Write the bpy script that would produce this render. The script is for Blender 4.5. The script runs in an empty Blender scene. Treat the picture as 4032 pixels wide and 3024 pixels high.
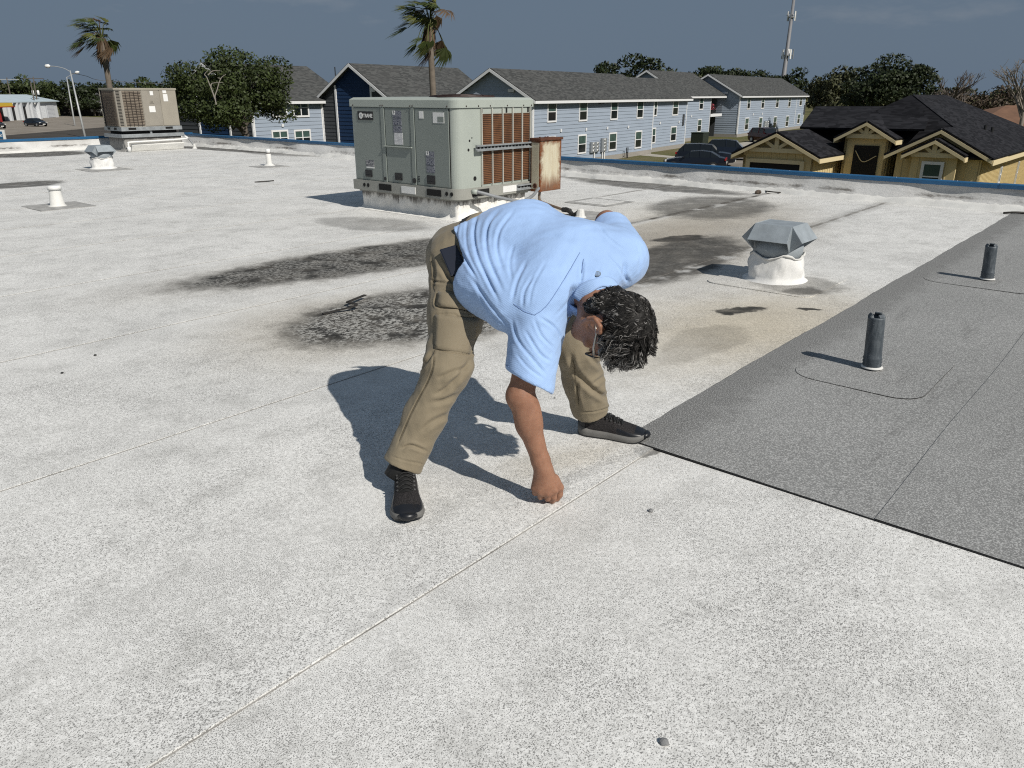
import bpy, bmesh, math, random
import numpy as np
from mathutils import Vector, Matrix
random.seed(7); rng = np.random.default_rng(7)
R = math.radians
scn = bpy.context.scene
COL = scn.collection

# ---------------------------------------------------------------- camera
F_PX, PITCH, CAM_H = 3028.0, R(20.66), 1.40
cam_d = bpy.data.cameras.new('camera'); cam = bpy.data.objects.new('camera', cam_d); COL.objects.link(cam)
cam.location = (0, 0, CAM_H); cam.rotation_euler = (R(90) - PITCH, 0, 0)
cam_d.sensor_fit = 'HORIZONTAL'; cam_d.sensor_width = 36.0; cam_d.lens = 36.0 * F_PX / 4032.0
cam_d.clip_start = 0.05; cam_d.clip_end = 4000
scn.camera = cam

# ---------------------------------------------------------------- sky and sun
SUN_AZ = (0.646, -0.763)                      # horizontal direction towards the sun
SUN_EL = R(41)
w = bpy.data.worlds.new('World'); scn.world = w; w.use_nodes = True
nt = w.node_tree; nt.nodes.clear()
N = nt.nodes.new; L = nt.links.new
sky = N('ShaderNodeTexSky'); sky.sky_type = 'NISHITA'; sky.sun_disc = False
sky.sun_elevation = SUN_EL; sky.sun_rotation = math.atan2(SUN_AZ[0], SUN_AZ[1])
sky.air_density = 1.0; sky.dust_density = 2.0; sky.ozone_density = 3.0
tc = N('ShaderNodeTexCoord')
mp = N('ShaderNodeMapping'); mp.inputs['Scale'].default_value = (1.2, 1.2, 4.0)
nz = N('ShaderNodeTexNoise'); nz.inputs['Scale'].default_value = 1.7; nz.inputs['Detail'].default_value = 7; nz.inputs['Roughness'].default_value = 0.62
cr = N('ShaderNodeValToRGB'); cr.color_ramp.elements[0].position = 0.57; cr.color_ramp.elements[1].position = 0.86
cr.color_ramp.elements[0].color = (1.46, 1.98, 2.68, 1); cr.color_ramp.elements[1].color = (3.3, 3.5, 3.8, 1)
mx = N('ShaderNodeMixRGB'); mx.inputs['Fac'].default_value = 0.035      # storm-grey cloud deck over the clear sky
bg = N('ShaderNodeBackground'); bg.inputs['Strength'].default_value = 0.085
ow = N('ShaderNodeOutputWorld')
L(tc.outputs['Generated'], mp.inputs['Vector']); L(mp.outputs['Vector'], nz.inputs['Vector']); L(nz.outputs['Fac'], cr.inputs['Fac'])
L(cr.outputs['Color'], mx.inputs['Color1']); L(sky.outputs['Color'], mx.inputs['Color2'])
L(mx.outputs['Color'], bg.inputs['Color']); L(bg.outputs['Background'], ow.inputs['Surface'])

sun_d = bpy.data.lights.new('sun', 'SUN'); sun = bpy.data.objects.new('sun', sun_d); COL.objects.link(sun)
sun_d.energy = 4.3; sun_d.angle = R(0.55); sun_d.color = (1.0, 0.955, 0.88)
sv = Vector((SUN_AZ[0]*math.cos(SUN_EL), SUN_AZ[1]*math.cos(SUN_EL), math.sin(SUN_EL)))
sun.rotation_euler = sv.to_track_quat('Z', 'Y').to_euler(); sun.location = sv * 60

scn.view_settings.view_transform = 'Standard'; scn.view_settings.look = 'None'
scn.view_settings.exposure = 0.0; scn.view_settings.gamma = 1.0; scn.view_settings.use_curve_mapping = False
scn.render.engine = 'CYCLES'
scn.cycles.max_bounces = 6; scn.cycles.diffuse_bounces = 3; scn.cycles.glossy_bounces = 3; scn.cycles.transparent_max_bounces = 8
scn.cycles.use_denoising = False; scn.cycles.use_adaptive_sampling = True; scn.cycles.adaptive_threshold = 0.012; scn.cycles.filter_width = 1.15
scn.cycles.sample_clamp_indirect = 4.0

# ---------------------------------------------------------------- survey: photo pixel -> point of the place
CP, SP = math.cos(PITCH), math.sin(PITCH)
EYE = Vector((0, 0, CAM_H))
def ray(px, py):
    u = (px - 2016) / F_PX; v = (py - 1512) / F_PX
    return Vector((u, CP - v*SP, -SP - v*CP))
def at_z(px, py, z=0.0):
    d = ray(px, py); return EYE + d * ((z - CAM_H) / d.z)
def at_d(px, py, t): return EYE + ray(px, py) * t
def at_plane(px, py, p0, n):
    d = ray(px, py); n = Vector(n); return EYE + d * ((Vector(p0) - EYE).dot(n) / d.dot(n))
def proj(p):
    q = Vector(p) - EYE; de = q.y*CP - q.z*SP
    return 2016 + F_PX*q.x/de, 1512 + F_PX*(-q.z*CP - q.y*SP)/de
GZ = CAM_H - 5.6                               # street level; the roof deck is z = 0
aB = R(40.7); DB = Vector((math.sin(aB), math.cos(aB), 0)); DA = Vector((DB.y, -DB.x, 0))       # roof axes
aP = math.atan((4080 - 2016) / (F_PX / CP)); EB = Vector((math.sin(aP), math.cos(aP), 0)); EA = Vector((EB.y, -EB.x, 0))  # apartment axes
UP = Vector((0, 0, 1))

# ---------------------------------------------------------------- mesh helpers
def V(*a): return Vector(a)
class MB:
    def __init__(s): s.v = []; s.f = []; s.mi = []
    def add(s, vs, fs, m=0):
        o = len(s.v); s.v += [tuple(x) for x in vs]; s.f += [tuple(i + o for i in f) for f in fs]; s.mi += [m]*len(fs); return s
    def box(s, c, size, X=V(1,0,0), Y=V(0,1,0), Z=V(0,0,1), m=0):
        c = Vector(c); hx, hy, hz = [q/2 for q in size]
        vs = [c + X*(sx*hx) + Y*(sy*hy) + Z*(sz*hz) for sz in (-1,1) for sx, sy in ((-1,-1),(1,-1),(1,1),(-1,1))]
        return s.add(vs, [(3,2,1,0),(4,5,6,7),(0,1,5,4),(1,2,6,5),(2,3,7,6),(3,0,4,7)], m)
    def quad(s, a, b, c, d, m=0): return s.add([a,b,c,d], [(0,1,2,3)], m)
    def poly(s, pts, m=0): return s.add(pts, [tuple(range(len(pts)))], m)
    def prism(s, pts, off, m=0):
        n = len(pts); off = Vector(off); p2 = [Vector(p) + off for p in pts]
        return s.add([*map(Vector, pts), *p2], [tuple(range(n))[::-1], tuple(range(n, 2*n))] + [(i, (i+1)%n, n+(i+1)%n, n+i) for i in range(n)], m)
    def tube(s, path, r, n=8, cap=True, m=0):
        path = [Vector(p) for p in path]; rr = r if isinstance(r, (list, tuple)) else [r]*len(path)
        vs = []; nrm = None
        for i, p in enumerate(path):
            t = (path[min(i+1, len(path)-1)] - path[max(i-1, 0)]).normalized()
            if nrm is None: nrm = t.orthogonal().normalized()
            nrm = (nrm - t*nrm.dot(t)).normalized(); b = t.cross(nrm)
            vs += [p + (nrm*math.cos(2*math.pi*k/n) + b*math.sin(2*math.pi*k/n))*rr[i] for k in range(n)]
        fs = [(i*n+k, i*n+(k+1)%n, (i+1)*n+(k+1)%n, (i+1)*n+k) for i in range(len(path)-1) for k in range(n)]
        if cap: fs += [tuple(range(n))[::-1], tuple((len(path)-1)*n + k for k in range(n))]
        return s.add(vs, fs, m)
    def lathe(s, c, prof, n=24, X=V(1,0,0), Y=V(0,1,0), Z=V(0,0,1), m=0, cap=True):
        c = Vector(c); vs = [c + X*(r*math.cos(2*math.pi*k/n)) + Y*(r*math.sin(2*math.pi*k/n)) + Z*h for r, h in prof for k in range(n)]
        fs = [(i*n+k, i*n+(k+1)%n, (i+1)*n+(k+1)%n, (i+1)*n+k) for i in range(len(prof)-1) for k in range(n)]
        if cap: fs += [tuple(range(n))[::-1], tuple((len(prof)-1)*n + k for k in range(n))]
        return s.add(vs, fs, m)
    def mesh(s, name):
        me = bpy.data.meshes.new(name); me.from_pydata(s.v, [], s.f); me.validate(); return me
    def build(s, name, mat, parent=None, smooth=False, bevel=0.0, fix=True):
        me = bpy.data.meshes.new(name); me.from_pydata(s.v, [], s.f)
        mats = mat if isinstance(mat, (list, tuple)) else [mat]
        for q in mats: me.materials.append(q)
        if len(mats) > 1: me.polygons.foreach_set('material_index', s.mi)
        if fix or bevel or smooth:
            bm = bmesh.new(); bm.from_mesh(me)
            if smooth: bmesh.ops.remove_doubles(bm, verts=bm.verts, dist=1e-5)
            if fix: bmesh.ops.recalc_face_normals(bm, faces=bm.faces)
            bm.to_mesh(me); bm.free()
        if smooth: me.polygons.foreach_set('use_smooth', [True]*len(me.polygons))
        o = link(name, me, parent)
        if bevel:
            b = o.modifiers.new('bevel', 'BEVEL'); b.width = bevel; b.segments = 2; b.limit_method = 'ANGLE'; b.angle_limit = R(40)
        return o
def link(name, data, parent=None):
    o = bpy.data.objects.new(name, data); COL.objects.link(o)
    if parent is not None: o.parent = parent          # all parents stand at the world origin or are given local meshes
    return o
def tag(o, label=None, cat=None, group=None, kind=None):
    if label: o['label'] = label
    if cat: o['category'] = cat
    if group: o['group'] = group
    if kind: o['kind'] = kind
    return o
def empty(name, loc=(0,0,0)):
    o = bpy.data.objects.new(name, None); COL.objects.link(o); o.location = loc; o.empty_display_size = 0.2; return o
def thing(name, label, cat, group=None, loc=(0,0,0)):
    """an Empty at the thing's base; parts are modelled in world space and re-based when settled"""
    o = empty(name, loc); tag(o, label, cat, group); return o
def settle(root, base):
    """move the Empty to the thing's base without moving its parts"""
    base = Vector(base); root.location = base
    for ch in root.children: ch.location = Vector(ch.location) - base
def copy_tree(o, parent=None):
    c = o.copy(); COL.objects.link(c); c.parent = parent
    for ch in list(o.children): copy_tree(ch, c)
    return c
def text_obj(body, size, origin, X, Y, mat, name, parent=None, depth=0.002, align='CENTER', bold=0.0, sx=1.0):
    cu = bpy.data.curves.new(name, 'FONT'); cu.body = body; cu.size = size; cu.extrude = depth; cu.align_x = align; cu.align_y = 'CENTER'; cu.offset = bold
    tmp = bpy.data.objects.new('tmp', cu); COL.objects.link(tmp)
    dg = bpy.context.evaluated_depsgraph_get(); me = bpy.data.meshes.new_from_object(tmp.evaluated_get(dg))
    bpy.data.objects.remove(tmp); 
    X = Vector(X).normalized(); Y = Vector(Y).normalized(); Z = X.cross(Y)
    M = Matrix((( X.x*sx, Y.x, Z.x, origin[0]), (X.y*sx, Y.y, Z.y, origin[1]), (X.z*sx, Y.z, Z.z, origin[2]), (0,0,0,1)))
    me.transform(M); me.name = name; me.materials.clear(); me.materials.append(mat)
    return link(name, me, parent)

# ---------------------------------------------------------------- material helpers
class NT:
    def __init__(s, name):
        s.m = bpy.data.materials.new(name); s.m.use_nodes = True; s.t = s.m.node_tree; s.t.nodes.clear()
        s.out = s.n('ShaderNodeOutputMaterial'); s.b = s.n('ShaderNodeBsdfPrincipled'); s.l(s.b.outputs[0], s.out.inputs['Surface'])
        s._pos = None
    def n(s, k, **kw):
        q = s.t.nodes.new(k)
        for a, b in kw.items(): setattr(q, a, b)
        return q
    def l(s, a, b): s.t.links.new(a, b)
    def put(s, x, sock):
        if hasattr(x, 'is_output') or hasattr(x, 'links'): s.l(x, sock)
        else: sock.default_value = x
    def pos(s):
        if s._pos is None: s._pos = s.n('ShaderNodeNewGeometry').outputs['Position']
        return s._pos
    def obj(s): return s.n('ShaderNodeTexCoord').outputs['Object']
    def map(s, vec, loc=(0,0,0), rot=(0,0,0), scale=(1,1,1), typ='POINT'):
        q = s.n('ShaderNodeMapping', vector_type=typ); s.l(vec, q.inputs[0]); q.inputs['Location'].default_value = loc; q.inputs['Rotation'].default_value = rot; q.inputs['Scale'].default_value = scale
        return q.outputs[0]
    def noise(s, vec, scale, detail=4, rough=0.55, dist=0.0, out='Fac'):
        q = s.n('ShaderNodeTexNoise'); s.l(vec, q.inputs['Vector']); q.inputs['Scale'].default_value = scale; q.inputs['Detail'].default_value = detail; q.inputs['Roughness'].default_value = rough; q.inputs['Distortion'].default_value = dist
        return q.outputs[out]
    def vor(s, vec, scale, feature='F1', out='Distance', rnd=1.0):
        q = s.n('ShaderNodeTexVoronoi', feature=feature); s.l(vec, q.inputs['Vector']); q.inputs['Scale'].default_value = scale; q.inputs['Randomness'].default_value = rnd
        return q.outputs[out]
    def math(s, op, a, b=None, c=None, clamp=False):
        q = s.n('ShaderNodeMath', operation=op, use_clamp=clamp); s.put(a, q.inputs[0])
        if b is not None: s.put(b, q.inputs[1])
        if c is not None: s.put(c, q.inputs[2])
        return q.outputs[0]
    def ss(s, x, lo, hi, a=0.0, b=1.0):
        q = s.n('ShaderNodeMapRange', interpolation_type='SMOOTHSTEP'); s.put(x, q.inputs[0]); s.put(lo, q.inputs[1]); s.put(hi, q.inputs[2]); s.put(a, q.inputs[3]); s.put(b, q.inputs[4]); return q.outputs[0]
    def mix(s, f, a, b, typ='MIX'):
        q = s.n('ShaderNodeMixRGB', blend_type=typ); s.put(f, q.inputs[0])
        for x, k in ((a, 1), (b, 2)):
            if isinstance(x, (tuple, list)) and len(x) == 3: x = (*x, 1)
            s.put(x, q.inputs[k])
        return q.outputs[0]
    def ramp(s, x, stops):
        q = s.n('ShaderNodeValToRGB'); s.put(x, q.inputs[0]); e = q.color_ramp.elements
        while len(e) < len(stops): e.new(0.5)
        for i, (p, c) in enumerate(stops): e[i].position = p; e[i].color = (*c, 1) if len(c) == 3 else c
        return q.outputs[0]
    def bump(s, h, strength=0.3, dist=0.01, prev=None):
        q = s.n('ShaderNodeBump'); s.put(h, q.inputs['Height']); q.inputs['Strength'].default_value = strength; q.inputs['Distance'].default_value = dist
        if prev is not None: s.l(prev, q.inputs['Normal'])
        return q.outputs[0]
    def done(s, col=None, rough=0.6, metal=0.0, spec=0.5, normal=None, **kw):
        if col is not None:
            if isinstance(col, (tuple, list)) and len(col) == 3: col = (*col, 1)
            s.put(col, s.b.inputs['Base Color'])
        s.put(rough, s.b.inputs['Roughness']); s.put(metal, s.b.inputs['Metallic']); s.put(spec, s.b.inputs['Specular IOR Level'])
        if normal is not None: s.l(normal, s.b.inputs['Normal'])
        for k, v in kw.items(): s.put(v, s.b.inputs[k.replace('_', ' ')])
        return s.m
def plain(name, col, rough=0.6, metal=0.0, spec=0.5, var=0.12, scale=6.0, bump=0.0, bscale=60, **kw):
    t = NT(name); n1 = t.noise(t.pos(), scale, 5, 0.6)
    c = t.mix(1.0, col, t.ramp(n1, [(0.3, (1-var,)*3), (0.72, (1+var*0.6,)*3)]), 'MULTIPLY')
    nm = t.bump(t.noise(t.pos(), bscale, 3), bump, 0.005) if bump else None
    return t.done(c, rough, metal, spec, nm, **kw)
# ================================================================ ROOF DECK
def ab(a, b, z=0.0): return DA*a + DB*b + UP*z
A_SEAMS = [-1.46 - 1.67*k for k in range(-5, 13)]
A_LEFT, B_BACK, B_NEAR, A_RIGHT = -22.9, 11.72, -4.0, 7.5
PAR_H = 0.33

def white_roof():
    t = NT('white_roof_membrane'); P = t.pos()
    wob = t.n('ShaderNodeVectorMath', operation='MULTIPLY_ADD'); nc = t.noise(P, 2.2, 4, 0.68, out='Color')
    t.l(nc, wob.inputs[0]); wob.inputs[1].default_value = (0.36, 0.36, 0); wob2 = t.n('ShaderNodeVectorMath', operation='ADD')
    t.l(P, wob.inputs[2]); t.l(wob.outputs[0], wob2.inputs[0]); wob2.inputs[1].default_value = (-0.18, -0.18, 0); W = wob2.outputs[0]
    big = t.noise(P, 0.7, 4, 0.6); mid = t.noise(P, 5.0, 4, 0.65)
    col = t.mix(t.ss(big, 0.35, 0.7), (0.785, 0.778, 0.755), (0.72, 0.714, 0.692))
    col = t.mix(t.ss(mid, 0.45, 0.75, 0, 0.5), col, (0.49, 0.485, 0.465))
    # streaky weathering along the sheets
    rotm = t.map(P, rot=(0, 0, aB - R(90)), scale=(1, 1, 1))
    stre = t.noise(t.map(rotm, scale=(0.8, 7.0, 1)), 1.6, 5, 0.6)
    col = t.mix(t.ss(stre, 0.50, 0.78, 0, 0.26), col, (0.43, 0.42, 0.395))
    # far half of the deck is duller
    rag = t.math('MULTIPLY', t.math('SUBTRACT', t.noise(P, 7.0, 5, 0.75), 0.5), 0.34)
    def ell(tip1, tip2, top, bot, soft=0.26, grow=1.0):
        p1, p2 = at_z(*tip1), at_z(*tip2); c = (p1+p2)/2; d = (p2-p1); la = d.length/2; d.normalize(); n = Vector((-d.y, d.x, 0))
        wb = abs((at_z(*top) - at_z(*bot)).dot(n))/2
        m = t.map(W, loc=(c.x, c.y, 0), rot=(0, 0, math.atan2(d.y, d.x)), scale=(la*grow, max(wb, 0.03)*grow, 1), typ='TEXTURE')
        s2 = t.n('ShaderNodeSeparateXYZ'); t.l(m, s2.inputs[0])
        r2 = t.math('SQRT', t.math('ADD', t.math('MULTIPLY', s2.outputs[0], s2.outputs[0]), t.math('MULTIPLY', s2.outputs[1], s2.outputs[1])))
        return t.ss(t.math('ADD', r2, rag), 1.0 + soft*0.35, 1.0 - soft, 0, 1)
    # yellow-brown tide marks
    for a, s in (((( 2300, 1480), (3420, 1150), (2800, 1060), (2900, 1500)), 0.78), (((2350, 960), (3000, 760), (2500, 800), (2800, 1010)), 0.35), (((1900, 1900), (2560, 1760), (2200, 1780), (2300, 1900)), 0.35), (((700, 1350), (1900, 1230), (1400, 1150), (1400, 1520)), 0.35)):
        col = t.mix(t.math('MULTIPLY', ell(*a, soft=0.9), s), col, (0.55, 0.48, 0.36))
    for args, s in ((((600, 1150), (2150, 915), (1380, 985), (1450, 1100)), 0.55), (((1060, 1345), (2250, 1130), (1640, 1125), (1560, 1385)), 0.6), (((2380, 1150), (3060, 820), (2480, 900), (2900, 1060)), 0.6), (((2300, 1020), (2700, 860), (2400, 880), (2650, 1000)), 0.4)):
        col = t.mix(t.math('MULTIPLY', ell(*args, soft=0.75, grow=1.22), s), col, (0.33, 0.285, 0.22))
    # ponding stains: dark rim, flaking white inside
    flake = t.noise(t.map(rotm, scale=(26, 40, 26)), 1.0, 4, 0.78)
    fl2 = t.noise(rotm, 3.2, 4, 0.6)
    dirt0 = t.mix(t.ss(fl2, 0.35, 0.7), (0.018, 0.0175, 0.016), (0.075, 0.068, 0.058)); flk = t.math('MULTIPLY', t.ss(flake, 0.465, 0.535), t.ss(t.noise(rotm, 5.0, 3, 0.6), 0.36, 0.50)); brk0 = t.ss(mid, 0.25, 0.52, 0.72, 1.0)
    for args, s, fl in (
        (((600, 1150), (2150, 915), (1380, 985), (1450, 1100)), 1.0, 0.5),
        (((1060, 1345), (2250, 1130), (1640, 1125), (1560, 1385)), 1.0, 0.85),
        (((2420, 1130), (2860, 930), (2560, 950), (2720, 1085)), 0.9, 0.1),
        (((2560, 950), (2790, 930), (2680, 930), (2680, 958)), 0.95, 0.0),
        (((2560, 800), (3060, 830), (2860, 770), (2840, 870)), 0.72, 0.1),
        (((2250, 705), (2960, 770), (2560, 720), (2560, 750)), 0.8, 0.15),
        (((2150, 690), (2640, 722), (2400, 697), (2400, 716)), 0.6, 0.0),
        (((-100, 618), (360, 598), (200, 596), (200, 620)), 0.95, 0.3),
        (((-100, 745), (250, 712), (120, 712), (120, 738)), 0.85, 0.1),
        (((680, 575), (1120, 605), (950, 578), (950, 592)), 0.85, 0.0),
        (((950, 590), (1360, 615), (1200, 594), (1200, 626)), 0.6, 0.0),
        (((2820, 1235), (3010, 1222), (2950, 1217), (2950, 1243)), 0.97, 0.0),
        (((3110, 1218), (3210, 1214), (3150, 1209), (3150, 1224)), 0.95, 0.0),
        (((3080, 1160), (3250, 1140), (3150, 1140), (3150, 1175)), 0.6, 0.0),
        (((2940, 1110), (3330, 1140), (3150, 1080), (3120, 1150)), 0.45, 0.0),
        (((2450, 1790), (2560, 1760), (2500, 1755), (2520, 1800)), 0.75, 0.0),
        (((2120, 2010), (2500, 1780), (2280, 1880), (2330, 1905)), 0.22, 0.0),
        (((1350, 2500), (1720, 2290), (1500, 2370), (1550, 2420)), 0.25, 0.0),
        (((1250, 860), (1700, 905), (1480, 850), (1480, 915)), 0.45, 0.0),
        (((2600, 1440), (2900, 1280), (2700, 1300), (2850, 1400)), 0.25, 0.0)):
        m = ell(*args); dirt = dirt0
        if fl: dirt = t.mix(t.math('MULTIPLY', t.math('MULTIPLY', flk, t.math('POWER', m, 2.0)), fl), dirt, (0.50, 0.49, 0.46))
        brk = t.math('MULTIPLY', t.math('MULTIPLY', m, brk0), s)
        col = t.mix(brk, col, dirt)
    # dirt gathered along the laps
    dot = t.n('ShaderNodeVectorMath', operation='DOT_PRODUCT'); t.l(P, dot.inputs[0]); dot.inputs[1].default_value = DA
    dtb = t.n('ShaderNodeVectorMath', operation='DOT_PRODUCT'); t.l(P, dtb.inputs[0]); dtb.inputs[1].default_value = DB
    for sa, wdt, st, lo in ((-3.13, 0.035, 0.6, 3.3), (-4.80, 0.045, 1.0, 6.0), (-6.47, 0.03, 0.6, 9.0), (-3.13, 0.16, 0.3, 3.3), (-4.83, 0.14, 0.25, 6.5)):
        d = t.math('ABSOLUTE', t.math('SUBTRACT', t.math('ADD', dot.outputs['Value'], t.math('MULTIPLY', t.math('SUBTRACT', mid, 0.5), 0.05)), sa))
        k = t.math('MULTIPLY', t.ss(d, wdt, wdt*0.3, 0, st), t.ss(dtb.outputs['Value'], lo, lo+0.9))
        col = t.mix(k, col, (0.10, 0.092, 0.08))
    rub = t.ss(t.noise(P, 3.1, 3), 0.50, 0.62)
    for sa in A_SEAMS:                                   # pale rubbed laps
        if sa > 0 or sa < -10: continue
        d = t.math('ABSOLUTE', t.math('SUBTRACT', dot.outputs['Value'], sa + 0.05))
        col = t.mix(t.math('MULTIPLY', t.ss(d, 0.11, 0.03, 0, 0.55), rub), col, (0.74, 0.735, 0.715))
    dm = t.math('ABSOLUTE', t.math('ADD', dot.outputs['Value'], 1.515)); col = t.mix(t.math('MULTIPLY', t.ss(dm, 0.075, 0.035, 0, 0.5), t.ss(mid, 0.3, 0.6, 0.3, 1.0)), col, (0.78, 0.775, 0.755))
    # mineral speckle
    dens = t.noise(P, 1.8, 5, 0.65)
    sp = t.noise(t.map(rotm, scale=(250, 310, 230)), 1.0, 2, 0.6); sp2 = t.noise(P, 62, 3, 0.7)
    col = t.mix(t.ss(sp2, 0.36, 0.66), t.mix(1.0, col, (0.85, 0.85, 0.845), 'MULTIPLY'), t.mix(1.0, col, (1.07, 1.07, 1.07), 'MULTIPLY'))
    spk = t.ss(sp, t.ss(dens, 0.3, 0.75, 0.560, 0.485), t.ss(dens, 0.3, 0.75, 0.63, 0.575), 0, 0.74)
    col = t.mix(spk, col, (0.07, 0.068, 0.066))
    big_sp = t.ss(t.vor(P, 30.0), 0.10, 0.06, 0, 0.55)
    col = t.mix(t.math('MULTIPLY', big_sp, t.ss(t.noise(P, 7.7, 2), 0.6, 0.68)), col, (0.09, 0.088, 0.085))
    return t.done(col, 0.85, 0, 0.25, t.bump(t.noise(P, 240, 1), 0.22, 0.004))
M_WHITE = white_roof()

def grey_roof():
    t = NT('grey_granule_membrane'); P = t.pos()
    rotm = t.map(P, rot=(0, 0, aB - R(90)))
    n1 = t.noise(P, 1.0, 5, 0.6); n2 = t.noise(P, 6, 5, 0.65)
    col = t.mix(t.ss(n1, 0.35, 0.7), (0.335, 0.338, 0.332), (0.40, 0.402, 0.395))
    dot = t.n('ShaderNodeVectorMath', operation='DOT_PRODUCT'); t.l(P, dot.inputs[0]); dot.inputs[1].default_value = DA
    # worn dark margin along the old roof and a few long dark scuffs
    k = t.ss(t.math('ADD', dot.outputs['Value'], t.math('MULTIPLY', t.math('SUBTRACT', n2, 0.5), 0.35)), -1.30, -1.50, 0, 0.75)
    col = t.mix(k, col, (0.155, 0.154, 0.150))
    st = t.noise(t.map(rotm, scale=(0.7, 4.0, 1)), 1.9, 5, 0.6)
    col = t.mix(t.ss(st, 0.53, 0.74, 0, 0.6), col, (0.18, 0.179, 0.176))
    g = t.noise(P, 165, 2, 0.65)
    col = t.mix(t.ss(g, 0.44, 0.66), t.mix(0.55, col, (0.06, 0.06, 0.06)), t.mix(0.5, col, (0.50, 0.50, 0.49)))
    return t.done(col, 0.95, 0, 0.2, t.bump(g, 0.35, 0.004))
M_GREY = grey_roof()
M_BITUMEN = plain('black_bitumen', (0.02, 0.02, 0.021), 0.7, var=0.3)
M_LIP = plain('lap_shadow_line', (0.30, 0.29, 0.275), 0.9, var=0.5, scale=4)  # dark strip at each lap; the thin shadow line is painted in
def membrane(name, base, streak=0.5, dark=(0.10, 0.09, 0.08), zt=None):
    """white coated flashing, weathered, with soot that runs down from zt"""
    t = NT(name); P = t.pos()
    n1 = t.noise(P, 2.5, 6, 0.65); n2 = t.noise(P, 14, 5, 0.7)
    col = t.mix(t.ss(n1, 0.4, 0.7, 0, 0.55), base, tuple(c*0.78 for c in base))
    col = t.mix(t.ss(n2, 0.58, 0.78, 0, 0.45), col, (0.33, 0.31, 0.28))
    if zt is not None:
        s = t.n('ShaderNodeSeparateXYZ'); t.l(P, s.inputs[0])
        run = t.noise(t.map(P, scale=(9, 9, 1.4)), 1.0, 6, 0.75)
        k = t.math('ADD', t.math('MULTIPLY', t.math('SUBTRACT', zt, s.outputs[2]), -5.5), t.math('MULTIPLY', run, 2.2))
        col = t.mix(t.ss(k, 0.45, 0.95, 0, streak), col, dark)
    return t.done(col, 0.75, 0, 0.3, t.bump(n2, 0.3, 0.01))
M_MASTIC = membrane('white_mastic', (0.66, 0.655, 0.63))
M_COAT = membrane('white_coating', (0.70, 0.695, 0.665))

deck = MB().box(ab((A_LEFT+A_RIGHT)/2, (B_NEAR+B_BACK)/2, -0.17), (A_RIGHT-A_LEFT, B_BACK-B_NEAR+0.4, 0.30), DA, DB, UP).build('roof_deck', M_WHITE)
tag(deck, kind='structure')
seams = sorted([a for a in A_SEAMS if A_LEFT < a < A_RIGHT])
edges = [A_LEFT] + seams + [A_RIGHT]
for i in range(len(edges)-1):                      # white roofing sheets, each lapped over its left neighbour
    a0, a1 = edges[i], edges[i+1]
    m = MB(); zl, zr = 0.0, (0.0065 if abs(a1+1.46) < .1 else 0.004)
    N_ = 24
    pts_l = []; pts_r = []
    for k in range(N_+1):
        b = B_NEAR + (B_BACK + 0.02 - B_NEAR)*k/N_; wv = 0.006*math.sin(b*1.3 + i*2.1)
        pts_l.append(ab(a0 - 0.03, b, zl)); pts_r.append(ab(a1 + 0.004*math.sin(b*1.3 + i*2.1), b, zr))
    for k in range(N_):
        m.quad(pts_l[k], pts_r[k], pts_r[k+1], pts_l[k+1])
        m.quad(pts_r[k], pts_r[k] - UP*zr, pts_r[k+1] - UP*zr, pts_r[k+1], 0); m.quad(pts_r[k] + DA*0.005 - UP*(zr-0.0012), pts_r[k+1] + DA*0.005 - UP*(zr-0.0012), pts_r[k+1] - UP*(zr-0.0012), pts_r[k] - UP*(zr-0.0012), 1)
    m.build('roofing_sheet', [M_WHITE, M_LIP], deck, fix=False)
# grey cap sheets on the right
GA, GB = -1.61, 2.61
gedges = [GA, -0.575, 0.46, 1.50, 2.54, 3.58, 4.62, 5.66, 6.70]
gdeck = None
for i in range(len(gedges)-1):
    a0, a1 = gedges[i], gedges[i+1]
    m = MB(); K = 60
    z0, z1 = 0.012, 0.008
    PL, PR = [], []
    for k in range(K+1):
        b = GB + (B_BACK - 0.14 - GB)*k/K
        j = (0.004*math.sin(b*2.7) + 0.003*math.sin(b*9.1 + 1) + 0.006*(random.random()-0.5)) if i == 0 else 0.004*math.sin(b*3)
        PL.append(ab(a0 + j, b, z0 - (0.001 if i else 0))); PR.append(ab(a1 + 0.02, b, z1))
    for k in range(K):
        m.quad(PL[k], PR[k], PR[k+1], PL[k+1], 0)
        m.quad(PL[k+1], PL[k+1]-UP*0.016, PL[k]-UP*0.016, PL[k], 1)
        m.quad(PL[k] - DA*0.006 - UP*(z0-0.0075), PL[k] - UP*(z0-0.0075), PL[k+1] - UP*(z0-0.0075), PL[k+1] - DA*(0.004+0.005*random.random()) - UP*(z0-0.0075), 1)
    m.quad(PL[0], PL[0]-UP*0.016, PR[0]-UP*0.012, PR[0], 1)
    m.quad(PL[0]-DB*0.004-UP*0.005, PR[0]-DB*0.004-UP*0.001, PR[0]-UP*0.001, PL[0]-UP*0.005, 1)
    if gdeck is None:
        gdeck = m.build('grey_roof', [M_GREY, M_BITUMEN], None, fix=False); tag(gdeck, kind='structure')
    else: m.build('cap_sheet', [M_GREY, M_BITUMEN], gdeck, fix=False)
def rounded(c, X, Y, hx, hy, r, z, n=6):
    out = []
    for sx, sy, a0 in ((1,1,0),(-1,1,90),(-1,-1,180),(1,-1,270)):
        for k in range(n+1):
            a = R(a0 + 90*k/n); out.append(c + X*(sx*(hx-r) + r*math.cos(a)) + Y*(sy*(hy-r) + r*math.sin(a)) + UP*z)
    return out
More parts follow.
